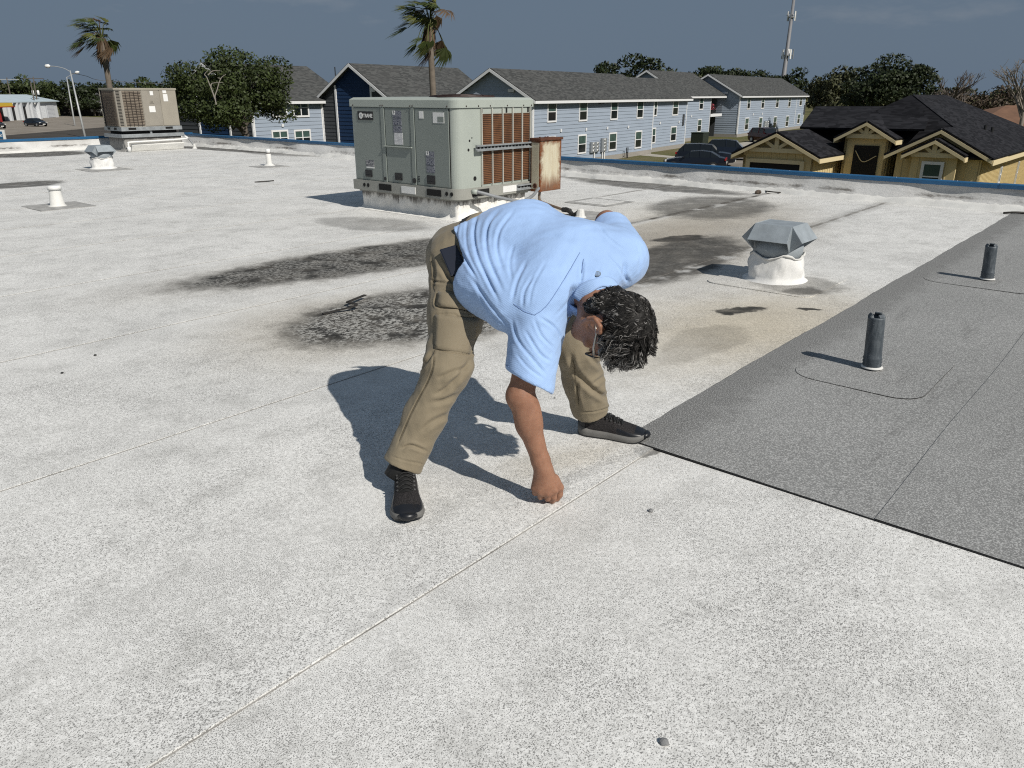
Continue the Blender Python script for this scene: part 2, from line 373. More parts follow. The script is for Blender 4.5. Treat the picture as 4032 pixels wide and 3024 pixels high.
def patch(c, hx, hy, r, mat, parent, z=0.012, h=0.006, X=DA, Y=DB, edge=M_BITUMEN):
    top = rounded(Vector(c), X, Y, hx, hy, r, z+h); m = MB(); m.poly(top, 0)
    n = len(top)
    for k in range(n): m.quad(top[k], top[k]-UP*h*1.5, top[(k+1)%n]-UP*h*1.5, top[(k+1)%n], 1)
    return m.build('membrane_patch', [mat, edge], parent, fix=False)
patch(ab(-1.075, 4.28), 0.32, 0.42, 0.14, M_GREY, gdeck, 0.011, 0.003)
p2c = at_z(3890, 1100); patch(p2c, 0.40, 0.44, 0.14, M_GREY, gdeck, 0.011, 0.003)
M_PATCH = plain('dull_grey_patch', (0.36, 0.355, 0.34), 0.9, var=0.35, scale=9)
patch(at_z(232, 813), 0.36, 0.34, 0.02, M_PATCH, deck, 0.004, 0.004, edge=M_PATCH)
patch(at_z(3060, 1105), 0.42, 0.44, 0.10, M_WHITE, deck, 0.004, 0.006, edge=M_WHITE)
patch(at_z(2330, 850), 0.30, 0.28, 0.02, M_PATCH, deck, 0.004, 0.004, edge=M_PATCH)
patch(at_z(2360, 797), 0.36, 0.34, 0.02, M_PATCH, deck, 0.004, 0.003, edge=M_PATCH)
patch(at_z(2360, 797), 0.26, 0.24, 0.02, M_WHITE, deck, 0.008, 0.003, edge=M_WHITE)
patch(at_z(1062, 656), 0.30, 0.30, 0.02, M_PATCH, deck, 0.004, 0.004, edge=M_PATCH)
patch(at_z(412, 668), 0.42, 0.40, 0.03, M_PATCH, deck, 0.004, 0.004, edge=M_PATCH)

# ================================================================ PARAPETS
M_BLUE = plain('blue_coping_paint', (0.018, 0.105, 0.235), 0.38, var=0.18, scale=1.2)
def parapet_mem():
    t = NT('parapet_flashing'); P = t.pos()
    n1 = t.noise(P, 1.3, 6, 0.65); n2 = t.noise(t.map(P, scale=(1, 1, 3)), 9, 6, 0.7)
    col = t.mix(t.ss(n1, 0.38, 0.68), (0.62, 0.615, 0.60), (0.46, 0.455, 0.44))
    col = t.mix(t.ss(n2, 0.5, 0.75, 0, 0.7), col, (0.58, 0.575, 0.56))
    s = t.n('ShaderNodeSeparateXYZ'); t.l(P, s.inputs[0])
    k = t.math('ADD', t.math('MULTIPLY', t.math('ABSOLUTE', t.math('SUBTRACT', s.outputs[2], 0.125)), -16.0), t.math('MULTIPLY', n2, 1.6))
    col = t.mix(t.math('MULTIPLY', t.ss(k, 0.35, 0.75, 0, 0.85), t.ss(n1, 0.48, 0.62)), col, (0.11, 0.10, 0.09))
    return t.done(col, 0.9, 0, 0.2, t.bump(n2, 0.5, 0.02))
M_PARA = parapet_mem()
M_STUCCO = plain('outer_wall_paint', (0.55, 0.53, 0.49), 0.9)
def parapet(p0, p1, inward, label):
    root = thing('parapet_wall', label, 'parapet', 'parapets round the roof')
    d = (p1-p0); Lh = d.length; d.normalize(); n = int(Lh/0.06)
    prof0 = [(0.235, 0.003), (0.17, 0.030), (0.12, 0.055)]
    # inner flashing: wavy cant
    m = MB(); rows = []
    for k in range(n+1):
        s = Lh*k/n; w1 = 0.018*math.sin(s*1.1) + 0.012*math.sin(s*2.9+1) + 0.010*math.sin(s*6.3)
        rows.append([p0 + d*s + inward*q + UP*z for q, z in ((0.125 + w1*0.3, 0.045), (0.085 + w1, 0.10), (0.05 + w1*1.2, 0.17), (0.02 + w1*0.5, 0.235), (0.006, PAR_H-0.03))])
    for k in range(n):
        for j in range(4): m.quad(rows[k][j], rows[k+1][j], rows[k+1][j+1], rows[k][j+1])
    m.build('flashing', M_PARA, root, smooth=True, fix=False)
    # lumpy mastic band at the foot
    m = MB(); rows = []
    for k in range(n+1):
        s = Lh*k/n; a = 0.02*math.sin(s*3.3) + 0.012*math.sin(s*8.7); hh = random.uniform(-1, 1)
        rows.append([p0 + d*s + inward*q + UP*z for q, z in ((0.195 + a + 0.025*hh, 0.001), (0.165 + a*0.6, 0.020 + 0.012*random.random()), (0.14 + a*.4, 0.045 + 0.014*random.random()), (0.115, 0.062 + 0.022*random.random()), (0.075, 0.078 + 0.022*random.random()), (0.03, 0.080))])
    for k in range(n):
        for j in range(5): m.quad(rows[k][j], rows[k+1][j], rows[k+1][j+1], rows[k][j+1])
    m.build('mastic', M_MASTIC, root, smooth=True, fix=False)
    # outer wall down to the street
    MB().box(p0 + d*(Lh/2) - inward*0.12 + UP*((GZ + PAR_H-0.06)/2), (Lh, 0.22, PAR_H-0.06-GZ), d, inward, UP).build('outer_wall', M_STUCCO, root)
    # blue metal coping in lengths with lapped joints
    k = 0; s = 0.0
    while s < Lh:
        e = min(s + 3.05, Lh); q = 0.004 if k % 2 else 0.0
        m = MB(); zt = PAR_H + q
        prof = [(0.035+q, zt-0.062), (0.035+q, zt-0.012), (0.026, zt), (-0.26-q, zt-0.02), (-0.27-q, zt-0.034), (-0.27-q, zt-0.16)]
        e2 = e + (0.03 if e < Lh else 0)
        A0 = [p0 + d*s + inward*a + UP*z for a, z in prof]; A1 = [p0 + d*e2 + inward*a + UP*z for a, z in prof]
        for j in range(5): m.quad(A0[j], A1[j], A1[j+1], A0[j+1])
        c = m.build('coping', M_BLUE, root, fix=False)
        # screw heads along the face
        h = MB()
        for x in np.arange(s+0.3, e, 0.75): h.lathe(p0 + d*x + inward*0.012 + UP*(zt-0.001), [(0.011, 0), (0.008, 0.006)], 6)
        if h.v: h.build('screw', M_BLUE, c)
        s = e; k += 1
    settle(root, p0 + UP*0)
    return root
parapet(ab(A_LEFT-0.3, B_BACK), ab(A_RIGHT+2, B_BACK), -DB, 'long low parapet with blue metal coping behind the air conditioner')
parapet(ab(A_LEFT, B_NEAR-2), ab(A_LEFT, B_BACK+0.3), DA, 'parapet with blue coping behind the tan unit, facing the car park')
# ================================================================ ROOFTOP UNITS
def paint(name, col, rough=0.45, dirt=0.3, scale=3, rust=0.0):
    t = NT(name); P = t.pos(); n1 = t.noise(P, scale, 6, 0.65); n2 = t.noise(t.map(P, scale=(6, 6, 1.2)), 2.0, 6, 0.7)
    c = t.mix(t.ss(n1, 0.4, 0.75, 0, dirt), col, tuple(q*0.72 for q in col))
    c = t.mix(t.ss(n2, 0.55, 0.8, 0, dirt), c, tuple(q*0.66 for q in col))
    if rust: c = t.mix(t.ss(t.noise(P, 11, 6, 0.75), 0.72 - rust, 0.82 - rust*0.6), c, (0.13, 0.055, 0.025))
    return t.done(c, rough, 0, 0.45, t.bump(n1, 0.08, 0.01))
M_TRANE = paint('shaded_cabinet_paint', (0.228, 0.256, 0.236), dirt=0.16)  # cabinet paint darkened: shade of the long side is put into its colour
M_TRANE_L = paint('pale_cabinet_paint', (0.375, 0.408, 0.370), dirt=0.2)
M_GALV = plain('galvanised_steel', (0.33, 0.35, 0.36), 0.5, 0.35, var=0.3, scale=8)
M_BLACK = plain('black_plastic', (0.012, 0.012, 0.013), 0.45)
M_BLK2 = plain('dark_hole', (0.006, 0.006, 0.006), 0.9)
M_STICK = plain('white_sticker', (0.75, 0.75, 0.73), 0.5, var=0.06)
M_RAIL = paint('zinc_rail', (0.30, 0.30, 0.27), 0.55, 0.5, 5, 0.06)
def coil():
    t = NT('rusty_coil_fins'); P = t.pos()
    d = t.n('ShaderNodeVectorMath', operation='DOT_PRODUCT'); t.l(P, d.inputs[0]); d.inputs[1].default_value = DB
    s = t.n('ShaderNodeSeparateXYZ'); t.l(P, s.inputs[0])
    n = t.noise(P, 70, 3, 0.7); n2 = t.noise(P, 6, 4)
    fz = t.math('ABSOLUTE', t.math('SINE', t.math('MULTIPLY', s.outputs[2], 150.0)))
    c = t.mix(t.ss(n2, 0.35, 0.7), (0.155, 0.068, 0.030), (0.090, 0.040, 0.018))
    c = t.mix(t.ss(t.math('ADD', fz, t.math('MULTIPLY', n, 0.7)), 0.5, 1.0), (0.04, 0.02, 0.012), c)
    return t.done(c, 0.75, 0, 0.3, t.bump(fz, 0.6, 0.01))
M_COIL = coil(); M_BAR = plain('cream_guard_bar', (0.50, 0.50, 0.45), .5)
def label_mat(name, base, ink, rows):
    t = NT(name); P = t.pos(); s = t.n('ShaderNodeSeparateXYZ'); t.l(P, s.inputs[0])
    ln = t.math('FRACT', t.math('MULTIPLY', s.outputs[2], rows)); g = t.noise(t.map(P, scale=(60, 60, rows*1.0)), 1.0, 2)
    k = t.math('MULTIPLY', t.ss(ln, 0.35, 0.45), t.ss(g, 0.42, 0.48))
    return t.done(t.mix(k, base, ink), 0.5)
M_CAUT = label_mat('warning_label_print', (0.05, 0.055, 0.085), (0.30, 0.31, 0.34), 95)
M_PAPER = label_mat('paper_label_print', (0.70, 0.70, 0.70), (0.40, 0.40, 0.42), 75)
M_SPEC = label_mat('spec_label_print', (0.06, 0.065, 0.08), (0.38, 0.38, 0.38), 60)
M_FAN = plain('dark_rusty_fan_guard', (0.035, 0.018, 0.015), 0.6, var=0.3)

u = thing('rooftop_air_conditioner', 'large grey-green rooftop air conditioner with rusty coil panels behind the bending man', 'air conditioner')
A0, A1, B0, B1, ZB, ZT = -8.21, -6.37, 6.46, 7.77, 0.37, 1.30
def bx(m, a0, a1, b0, b1, z0, z1, mi=0): return m.box(ab((a0+a1)/2, (b0+b1)/2, (z0+z1)/2), (a1-a0, b1-b0, z1-z0), DA, DB, UP, mi)
# cabinet with a rounded near corner
rc = 0.11; foot = [ab(A0, B0), *[ab(A1-rc+rc*math.sin(R(q)), B0+rc-rc*math.cos(R(q))) for q in range(0, 91, 10)], ab(A1, B1), ab(A0, B1)]
cabn = MB().prism([p + UP*ZB for p in foot], UP*(ZT-ZB)).build('cabinet', M_TRANE_L, u)
def cap_ring(o, z): 
    return [ab(A0-o, B0-o, z), *[ab(A1+o-(rc+o)+(rc+o)*math.sin(R(q)), B0-o+(rc+o)-(rc+o)*math.cos(R(q)), z) for q in range(0, 91, 10)], ab(A1+o, B1+o, z), ab(A0-o, B1+o, z)]
m = MB(); r0, r1, r2, r3 = cap_ring(0.018, ZT-0.045), cap_ring(0.018, ZT+0.035), cap_ring(-0.02, ZT+0.06), cap_ring(-0.4, ZT+0.068)
for a, b in ((r0, r1), (r1, r2), (r2, r3)):
    for k in range(len(a)): m.quad(a[k], a[(k+1)%len(a)], b[(k+1)%len(a)], b[k])
m.poly(r3); m.build('top_cap', M_TRANE_L, u)
fc = ab(-6.95, 7.15, ZT+0.066)
fan = MB().lathe(fc, [(0.40, 0.0), (0.40, 0.010), (0.33, 0.014)], 36, cap=False)
fan = fan.build('fan_shroud', M_FAN, u, smooth=True)
m = MB()
for r in np.linspace(0.04, 0.36, 9): m.tube([fc + V(r*math.cos(t), r*math.sin(t), 0.012 + 0.016*(1-(r/0.38)**2)) for t in np.linspace(0, 2*math.pi, 25)], 0.005, 4, False)
for t in range(8): m.tube([fc + V(r*math.cos(t*math.pi/4), r*math.sin(t*math.pi/4), 0.014 + 0.016*(1-(r/0.38)**2)) for r in np.linspace(0.02, 0.39, 6)], 0.006, 4)
m.build('guard', M_FAN, fan)
# access panels on the long side
ya = B0 - 0.012
pan = []
for a0, a1, z0, z1 in ((-8.17, -7.66, ZB+0.012, ZT-0.055), (-7.575, -7.13, ZB+0.012, 0.80), (-7.575, -7.13, 0.815, ZT-0.055), (-7.045, -6.49, ZB+0.012, ZT-0.055)):
    pan.append(bx(MB(), a0, a1, ya, B0+0.002, z0, z1).build('access_panel', M_TRANE, u, bevel=0.006))
for a0, a1 in ((-7.65, -7.585), (-7.12, -7.055)):
    bx(MB(), a0, a1, B0-0.018, B0+0.002, ZB+0.004, ZT-0.05).build('mullion', M_TRANE, u, bevel=0.004)
bx(MB(), -6.485, -6.478, B0-0.006, B0+0.002, ZB, ZT-0.05).build('seam', M_BLK2, u)
bx(MB(), -7.60, -7.10, B0-0.034, B0-0.012, 0.800, 0.812).build('drip_edge', M_TRANE_L, u)
for a, z, w, h in ((-7.935, 0.46, 0.13, 0.085), (-7.37, 0.455, 0.13, 0.085), (-6.80, 0.455, 0.135, 0.10)):
    hd = MB(); P0 = ab(a, ya - 0.002, z)
    hd.box(P0, (w, 0.016, h), DA, DB, UP).box(P0 - DB*0.010 - UP*h*0.30, (w*0.8, 0.012, h*0.25), DA, DB, UP)
    hd.build('panel_handle', M_BLACK, u, bevel=0.004)
# name plate
pl = bx(MB(), -8.08, -7.79, ya-0.006, ya, 1.10, 1.20).build('name_plate', M_BLACK, pan[0])
yp = ya - 0.008
MB().lathe(ab(-8.015, yp+0.001, 1.15), [(0.036, 0.0), (0.036, 0.003)], 20, X=DA, Y=UP, Z=-DB).build('emblem', M_STICK, pl)
m = MB()
for k in range(3): m.box(ab(-8.012 + 0.004*k, yp-0.0035, 1.163 - 0.012*k), (0.030-0.007*k, 0.001, 0.005), (DA*0.9+UP*0.25).normalized(), DB, UP)
m.build('emblem_mark', M_GALV, pl)
text_obj('TRANE', 0.060, ab(-7.885, yp+0.001, 1.148), DA, UP, M_STICK, 'lettering', pl, 0.001, bold=0.0015, sx=0.92)
def lab(a0, a1, z0, z1, mat, par, y=ya-0.0035, name='label_sticker'):
    return bx(MB(), a0, a1, y, ya+0.0005, z0, z1).build(name, mat, par)
def pict(a0, z1, par, s=0.045):
    bx(MB(), a0, a0+s, ya-0.005, ya-0.003, z1-s, z1).build('pictogram', M_STICK, par)
    q = MB(); c = ab(a0+s*0.55, ya-0.0058, z1-s*0.5)
    q.box(c, (0.006, 0.001, 0.026), (DA+UP*0.3).normalized(), DB, (UP-DA*0.3).normalized()).box(c+DA*0.004+UP*0.006, (0.022, 0.001, 0.005), (DA-UP*0.5).normalized(), DB, (UP+DA*.5).normalized()).lathe(c+UP*0.017, [(0.005, 0), (0.005, 0.001)], 8, DA, UP, -DB)
    q.build('figure_mark', M_BLACK, par)
for z0, z1 in ((1.135, 1.215), (1.05, 1.13), (0.968, 1.045)): lab(-7.425, -7.275, z0, z1, M_CAUT, pan[2])
pict(-7.425, 1.215, pan[2]); lab(-7.415, -7.265, 0.83, 0.965, M_PAPER, pan[2])
lab(-6.965, -6.895, 1.135, 1.215, M_STICK, pan[3])
q = lab(-6.735, -6.555, 1.09, 1.205, M_STICK, pan[3], name='torn_sticker'); bx(MB(), -6.66, -6.56, ya-0.005, ya-0.003, 1.10, 1.16).build('bare_patch', M_TRANE, q)
for z0, z1 in ((0.70, 0.775), (0.62, 0.695), (0.535, 0.615)): lab(-6.87, -6.735, z0, z1, M_CAUT, pan[3])
pict(-6.87, 0.775, pan[3]); lab(-7.975, -7.825, 0.545, 0.625, M_SPEC, pan[0]); lab(-7.975, -7.825, 0.525, 0.542, M_STICK, pan[0])
for k in range(4): bx(MB(), -7.03, -6.995, ya-0.004, ya, 0.475-0.018*k, 0.482-0.018*k).build('slot', M_BLK2, pan[3])
for a, z, r in ((-7.62, 0.415, 0.022), (-7.085, 0.425, 0.032)): MB().lathe(ab(a, B0-0.018, z), [(r, 0), (r, 0.004)], 14, DA, UP, -DB).build('knockout', M_BLACK, u)
# coil side
m = MB(); bx(m, A1-0.06, A1+0.002, 6.84, 7.745, 0.385, 1.255); m.build('coil_frame', M_TRANE_L, u)
cw = [(6.862, 7.02), (7.045, 7.205), (7.23, 7.388), (7.413, 7.565), (7.59, 7.722)]
for b0, b1 in cw:
    m = MB(); nb = 12
    for z0, z1 in ((0.40, 1.185),):
        bx(m, A1+0.002, A1+0.010, b0, b1, z0, z1)
        nz_ = 46
        for k in range(nz_):                           # toothed fin edge
            z = z0 + (z1-z0)*(k+0.5)/nz_
            bx(m, A1+0.004, A1+0.009, b0-0.010, b0, z-0.004, z+0.004); bx(m, A1+0.004, A1+0.009, b1, b1+0.010, z-0.004, z+0.004)
    m.build('coil', M_COIL, u)
for b in (6.852, 7.033, 7.218, 7.40, 7.578, 7.733): bx(MB(), A1+0.002, A1+0.024, b-0.006, b+0.006, 0.39, 1.25).build('coil_guard_bar', M_BAR, u)
for b in (6.868, 7.30, 7.70): bx(MB(), A1+0.003, A1+0.008, b-0.013, b+0.013, 1.195, 1.25).build('slot', M_BLK2, u)
for b, z, r in ((6.66, 0.90, 0.013), (6.64, 0.80, 0.016), (6.74, 0.475, 0.026), (6.70, 0.93, 0.008)):
    MB().lathe(ab(A1-0.001, b, z), [(r, 0), (r, 0.004)], 12, DB, UP, DA).build('knockout', M_BLK2, u)
# base rail
m = MB(); ring0 = [p + UP*0.25 for p in cap_ring(0.03, 0)]; ring1 = [p + UP*(ZB+0.002) for p in cap_ring(0.03, 0)]
for k in range(len(ring0)): m.quad(ring0[k], ring0[(k+1)%len(ring0)], ring1[(k+1)%len(ring0)], ring1[k])
m.poly(ring1); m.poly(ring0[::-1]); rail = m.build('base_rail', M_RAIL, u)
for a0, a1, mt in ((-7.73, -7.50, M_BLK2), (-6.86, -6.62, M_BLK2), (-7.31, -7.06, M_STICK)): bx(MB(), a0, a1, B0-0.036, B0-0.029, 0.275 if mt is M_BLK2 else 0.268, 0.350).build('fork_slot' if mt is M_BLK2 else 'blank_label', mt, rail)
for a in (-8.02, -7.945, -6.53, -6.45): MB().lathe(ab(a, B0-0.029, 0.315), [(0.024, 0), (0.024, 0.004)], 12, DA, UP, -DB).build('lifting_hole', M_BLK2, rail)
for b0, b1, mt in ((6.66, 6.95, M_BLK2), (7.20, 7.48, M_STICK), (7.56, 7.74, M_BLK2)): bx(MB(), A1+0.029, A1+0.036, b0, b1, 0.275, 0.350).build('fork_slot' if mt is M_BLK2 else 'blank_label', mt, rail)
# left-hand rain hood
m = MB(); hp = [ab(A0-0.018, 6.62, 0.72), ab(A0-0.16, 6.62, 0.47), ab(A0-0.10, 6.62, 0.42), ab(A0-0.018, 6.62, 0.42)]
m.prism(hp, DB*0.9).build('rain_hood', M_TRANE, u)
h = MB()
for a in (-8.16, -7.64, -7.6, -7.11, -7.07, -6.5): h.lathe(ab(a, B0-0.02, ZT-0.03), [(0.010, 0), (0.007, 0.005)], 6, DA, UP, -DB)
for b in (6.6, 6.8, 7.0, 7.3, 7.6, 7.75): h.lathe(ab(A1+0.019, b, ZT-0.028), [(0.010, 0), (0.007, 0.005)], 6, DB, UP, DA)
h.build('screw_heads', M_FAN, u)
# steel channels that carry the switch box
for z, b0, b1 in ((0.815, 6.72, 7.98), (0.315, 7.45, 7.98)):
    m = MB(); a0 = A1+0.036
    bx(m, a0, a0+0.03, b0, b1, z+0.018, z+0.034); bx(m, a0, a0+0.03, b0, b1, z-0.034, z-0.018); bx(m, a0, a0+0.004, b0, b1, z-0.034, z+0.034)
    st = m.build('strut_channel', M_GALV, u)
    for b in np.arange(b0+0.03, b1-0.02, 0.062): bx(MB(), a0+0.004, a0+0.0055, b, b+0.036, z-0.008, z+0.010).build('slot', M_BLK2, st)
settle(u, ab((A0+A1)/2, (B0+B1)/2, 0.25))

def wavy_skirt(a0, a1, b0, b1, z0, z1, flare, mat, name, parent, amp=0.012, seed=0):
    """membrane wrapped round a curb: creased, flared on to the deck"""
    r_ = random.Random(seed); m = MB(); pts = []
    def side(p, q, n):
        return [(p[0]+(q[0]-p[0])*k/n, p[1]+(q[1]-p[1])*k/n) for k in range(n)]
    loop = side((a0,b0),(a1,b0),44) + side((a1,b0),(a1,b1),32) + side((a1,b1),(a0,b1),20) + side((a0,b1),(a0,b0),24)
    ca, cb = (a0+a1)/2, (b0+b1)/2; rows = []; ph = [r_.uniform(0, 6.3) for _ in range(8)]; nr = 9
    for j in range(nr+1):
        f = j/nr; z = z1 + (z0-z1)*f; row = []
        for k, (a, b) in enumerate(loop):
            wv = amp*(math.sin(k*0.55+ph[0]+f*3)*0.5 + math.sin(k*1.3+ph[1]-f*2.2)*0.45 + math.sin(k*2.4+ph[2]+f*5)*0.3) * (0.15 + 1.1*math.sin(math.pi*min(1, f*0.9+0.05)))
            o = wv + (flare*max(0, (f-0.8)/0.2)**2)
            da = (1 if a >= a1-1e-6 else -1 if a <= a0+1e-6 else 0); db = (1 if b >= b1-1e-6 else -1 if b <= b0+1e-6 else 0)
            row.append(ab(a + da*o, b + db*o, z))
        rows.append(row)
    n = len(loop)
    for j in range(nr):
        for k in range(n): m.quad(rows[j][k], rows[j][(k+1)%n], rows[j+1][(k+1)%n], rows[j+1][k])
    m.poly(rows[0][::-1])
    return m.build(name, mat, parent, smooth=True, fix=False)
cb = thing('roof_curb', 'white membrane-wrapped curb stained with soot under the grey-green air conditioner', 'curb', 'curbs under the units')
wavy_skirt(-8.17, -6.43, 6.52, 7.72, 0.004, 0.245, 0.07, membrane('curb_wrap', (0.80, 0.785, 0.745), 0.92, zt=0.26), 'membrane_wrap', cb, 0.018, 3)
MB().box(ab(-7.30, 7.12, 0.237), (1.80, 1.26, 0.022), DA, DB, UP).build('nailer', M_RAIL, cb)
settle(cb, ab(-7.3, 7.12))

# rusty switch box on the channels
def rusty():
    t = NT('rusting_cream_steel'); P = t.pos(); O = t.obj()
    s = t.n('ShaderNodeSeparateXYZ'); t.l(O, s.inputs[0])
    n = t.noise(P, 9, 6, 0.7); n2 = t.noise(t.map(P, scale=(16, 16, 2)), 1.5, 5, 0.7)
    def edge(x, half): return t.math('SUBTRACT', half, t.math('ABSOLUTE', x))
    e = t.math('MINIMUM', edge(s.outputs[1], 0.215), edge(s.outputs[2], 0.31))
    e = t.math('ADD', e, t.math('MULTIPLY', t.math('SUBTRACT', n, 0.5), 0.22))
    k = t.ss(e, 0.085, 0.0)
    low = t.ss(t.math('ADD', s.outputs[2], t.math('MULTIPLY', n2, -0.25)), -0.20, -0.40, 0, 0.9)
    k = t.math('MAXIMUM', k, low)
    c = t.mix(t.ss(n2, 0.35, 0.75, 0, 0.5), (0.56, 0.52, 0.40), (0.40, 0.30, 0.17))
    c = t.mix(k, c, t.mix(t.ss(n, 0.4, 0.7), (0.17, 0.055, 0.018), (0.075, 0.024, 0.012)))
    return t.done(c, 0.7, 0, 0.3, t.bump(n, 0.2, 0.01))
M_RUST = rusty()
bxo = thing('disconnect_box', 'rusty cream electrical switch box beside the large air conditioner', 'switch box')
def local_box(name, c, size, mat, parent, bevel=0.004):
    o = MB().box((0,0,0), size).build(name, mat, parent, bevel=bevel)
    o.matrix_local = Matrix.Translation(c) @ Matrix.Rotation(math.atan2(DA.y, DA.x), 4, 'Z'); return o
bc = ab(-6.245, 7.92, 0.56)
local_box('box_body', bc, (0.15, 0.43, 0.62), M_RUST, bxo)
M_RUSTD = plain('dark_rust', (0.10, 0.035, 0.016), 0.8, var=0.4, scale=15)
M_CREAM = paint('cream_steel', (0.50, 0.47, 0.36), 0.6, 0.4, 6, 0.10)
MB().box(bc + UP*0.318 + DA*0.005, (0.175, 0.455, 0.03), DA, DB, UP).build('lid_flange', M_RUSTD, bxo, bevel=0.003)
MB().box(bc - DB*0.2165, (0.115, 0.003, 0.56), DA, DB, UP).build('side_cover', M_CREAM, bxo)
MB().lathe(bc - DB*0.219 - UP*0.24, [(0.034, 0), (0.030, 0.008), (0.022, 0.008), (0.020, 0.001)], 18, DA, UP, -DB).build('knockout', M_RUSTD, bxo)
for q in (-0.13, -0.02, 0.03): MB().lathe(bc + UP*0.332 + DB*q, [(0.012, 0), (0.012, 0.012)], 8).build('bolt', M_RUSTD, bxo)
M_COND = plain('grey_conduit', (0.23, 0.24, 0.25), 0.5, var=0.2)
def bez(pts, n=8):
    out = []; P = [Vector(p) for p in pts]; P = [P[0]*2-P[1]] + P + [P[-1]*2-P[-2]]
    for i in range(1, len(P)-2):
        for k in range(n):
            t = k/n; out.append(0.5*((2*P[i]) + (P[i+1]-P[i-1])*t + (2*P[i-1]-5*P[i]+4*P[i+1]-P[i+2])*t*t + (3*P[i]-P[i-1]-3*P[i+1]+P[i+2])*t**3))
    return out + [P[-2]]
MB().tube(bez([ab(A1+0.0, 6.66, 0.335), ab(A1+0.10, 6.70, 0.33), ab(-6.14, 6.95, 0.25), ab(-6.10, 7.25, 0.19), ab(-6.13, 7.50, 0.22), ab(-6.19, 7.72, 0.30)]), 0.019, 10).build('conduit', M_COND, bxo, smooth=True)
MB().tube([ab(A1+0.02, 6.66, 0.335), ab(A1+0.09, 6.68, 0.333)], 0.028, 10).build('conduit_elbow', M_TRANE_L, bxo, smooth=True)
foot_c = at_z(2285, 858)
MB().tube(bez([bc - DB*0.12 - UP*0.30, bc - DB*0.12 - UP*0.42, bc - DB*0.05 - UP*0.47 + DA*0.05, bc.lerp(foot_c, 0.55) - UP*0.20]), 0.017, 10).build('conduit', plain('brown_conduit', (0.16, 0.12, 0.09), 0.6), bxo, smooth=True)
pw = bez([bc.lerp(foot_c, 0.52) - UP*0.215, bc.lerp(foot_c, 0.68) - UP*0.12, bc.lerp(foot_c, 0.82) - UP*0.09, foot_c + UP*0.08])
MB().tube(pw, [0.026+0.010*random.random() for _ in pw], 8).build('tar_wrap', M_BITUMEN, bxo)
MB().lathe(foot_c, [(0.085, 0.0), (0.055, 0.025), (0.042, 0.10), (0.02, 0.11)], 10).build('mastic_foot', M_MASTIC, bxo)
settle(bxo, bc - UP*0.31)

# ---------------------------------------------------------------- far tan unit
M_TAN = paint('faded_tan_paint', (0.285, 0.262, 0.222), 0.6, 0.5, 4)
M_TAN2 = paint('clean_tan_paint', (0.315, 0.288, 0.238), 0.55, 0.25, 4)
M_FIN = plain('tan_coil_fins', (0.20, 0.165, 0.128), 0.8, var=0.3, scale=4)
M_WIRE = plain('dark_guard_wire', (0.045, 0.032, 0.025), 0.6)
tu = thing('package_air_conditioner', 'faded tan rooftop air conditioner with wire coil guards at the far left', 'air conditioner')
a0, a1, b0, b1, z0, z1 = -22.02, -21.08, 9.20, 10.76, 0.60, 1.53; ch = 0.11
foot = [ab(a0, b0), ab(a1-ch, b0), ab(a1, b0+ch), ab(a1, b1), ab(a0, b1)]
MB().prism([p+UP*z0 for p in foot], UP*(z1-z0)).build('cabinet', M_TAN, tu)
foot2 = [ab(a0-.02, b0-.02), ab(a1-ch+.01, b0-.02), ab(a1+.02, b0+ch-.01), ab(a1+.02, b1+.02), ab(a0-.02, b1+.02)]
MB().prism([p+UP*(z1-0.035) for p in foot2], UP*0.05).build('top_cap', M_TAN2, tu, bevel=0.008)
def coil_panel(p0, X, L_, zz0, zz1, nv, nrm):
    c = MB().box(p0 + X*(L_/2) + UP*((zz0+zz1)/2) + nrm*0.004, (L_, 0.006, zz1-zz0), X, nrm, UP).build('coil', M_FIN, tu)
    m = MB()
    for k in range(13):
        z = zz0 + (zz1-zz0)*(k+0.5)/13
        m.tube([p0 + X*(L_*t) + UP*(z + 0.008*math.sin(t*7+k)) + nrm*(0.03+0.006*math.sin(t*9+k)) for t in np.linspace(0, 1, 9)], 0.006, 4)
    for k in range(nv):
        m.tube([p0 + X*(L_*(k+0.7)/(nv+0.4)) + UP*zz0 + nrm*0.035, p0 + X*(L_*(k+0.7)/(nv+0.4)) + UP*zz1 + nrm*0.035], 0.006, 4)
    m.build('wire_guard', M_WIRE, c)
coil_panel(ab(a0+0.12, b0), DA, a1-ch-a0-0.15, z0+0.03, z1-0.06, 6, -DB)
coil_panel(ab(a1, b0+ch+0.03), DB, 0.47, z0+0.03, z1-0.06, 4, DA)
MB().box(ab(a0+0.045, b0-0.003, (z0+z1)/2), (0.09, 0.01, z1-z0-0.05), DA, DB, UP).build('dark_gap', M_BLK2, tu)
MB().box(ab(a0+0.005, b0-0.008, (z0+z1)/2), (0.03, 0.02, z1-z0-0.04), DA, DB, UP).build('corner_post', M_TAN2, tu)
X45 = (DA+DB).normalized(); N45 = (DA-DB).normalized(); cc = ab(a1-ch/2, b0+ch/2)
for k in range(24):
    MB().box(cc + UP*(z0+0.05+(z1-z0-0.12)*k/23) + N45*0.002, (0.085, 0.006, 0.016), X45, N45, UP).build('louver_slot', M_BLK2, tu)
p1_ = MB().box(ab(a1+0.006, b0+0.86, (z0+z1)/2-0.01), (0.012, 0.46, z1-z0-0.06), DA, DB, UP).build('side_panel', M_TAN, tu)
p2_ = MB().box(ab(a1+0.006, b0+1.33, (z0+z1)/2-0.01), (0.012, 0.43, z1-z0-0.06), DA, DB, UP).build('side_panel', M_TAN2, tu)
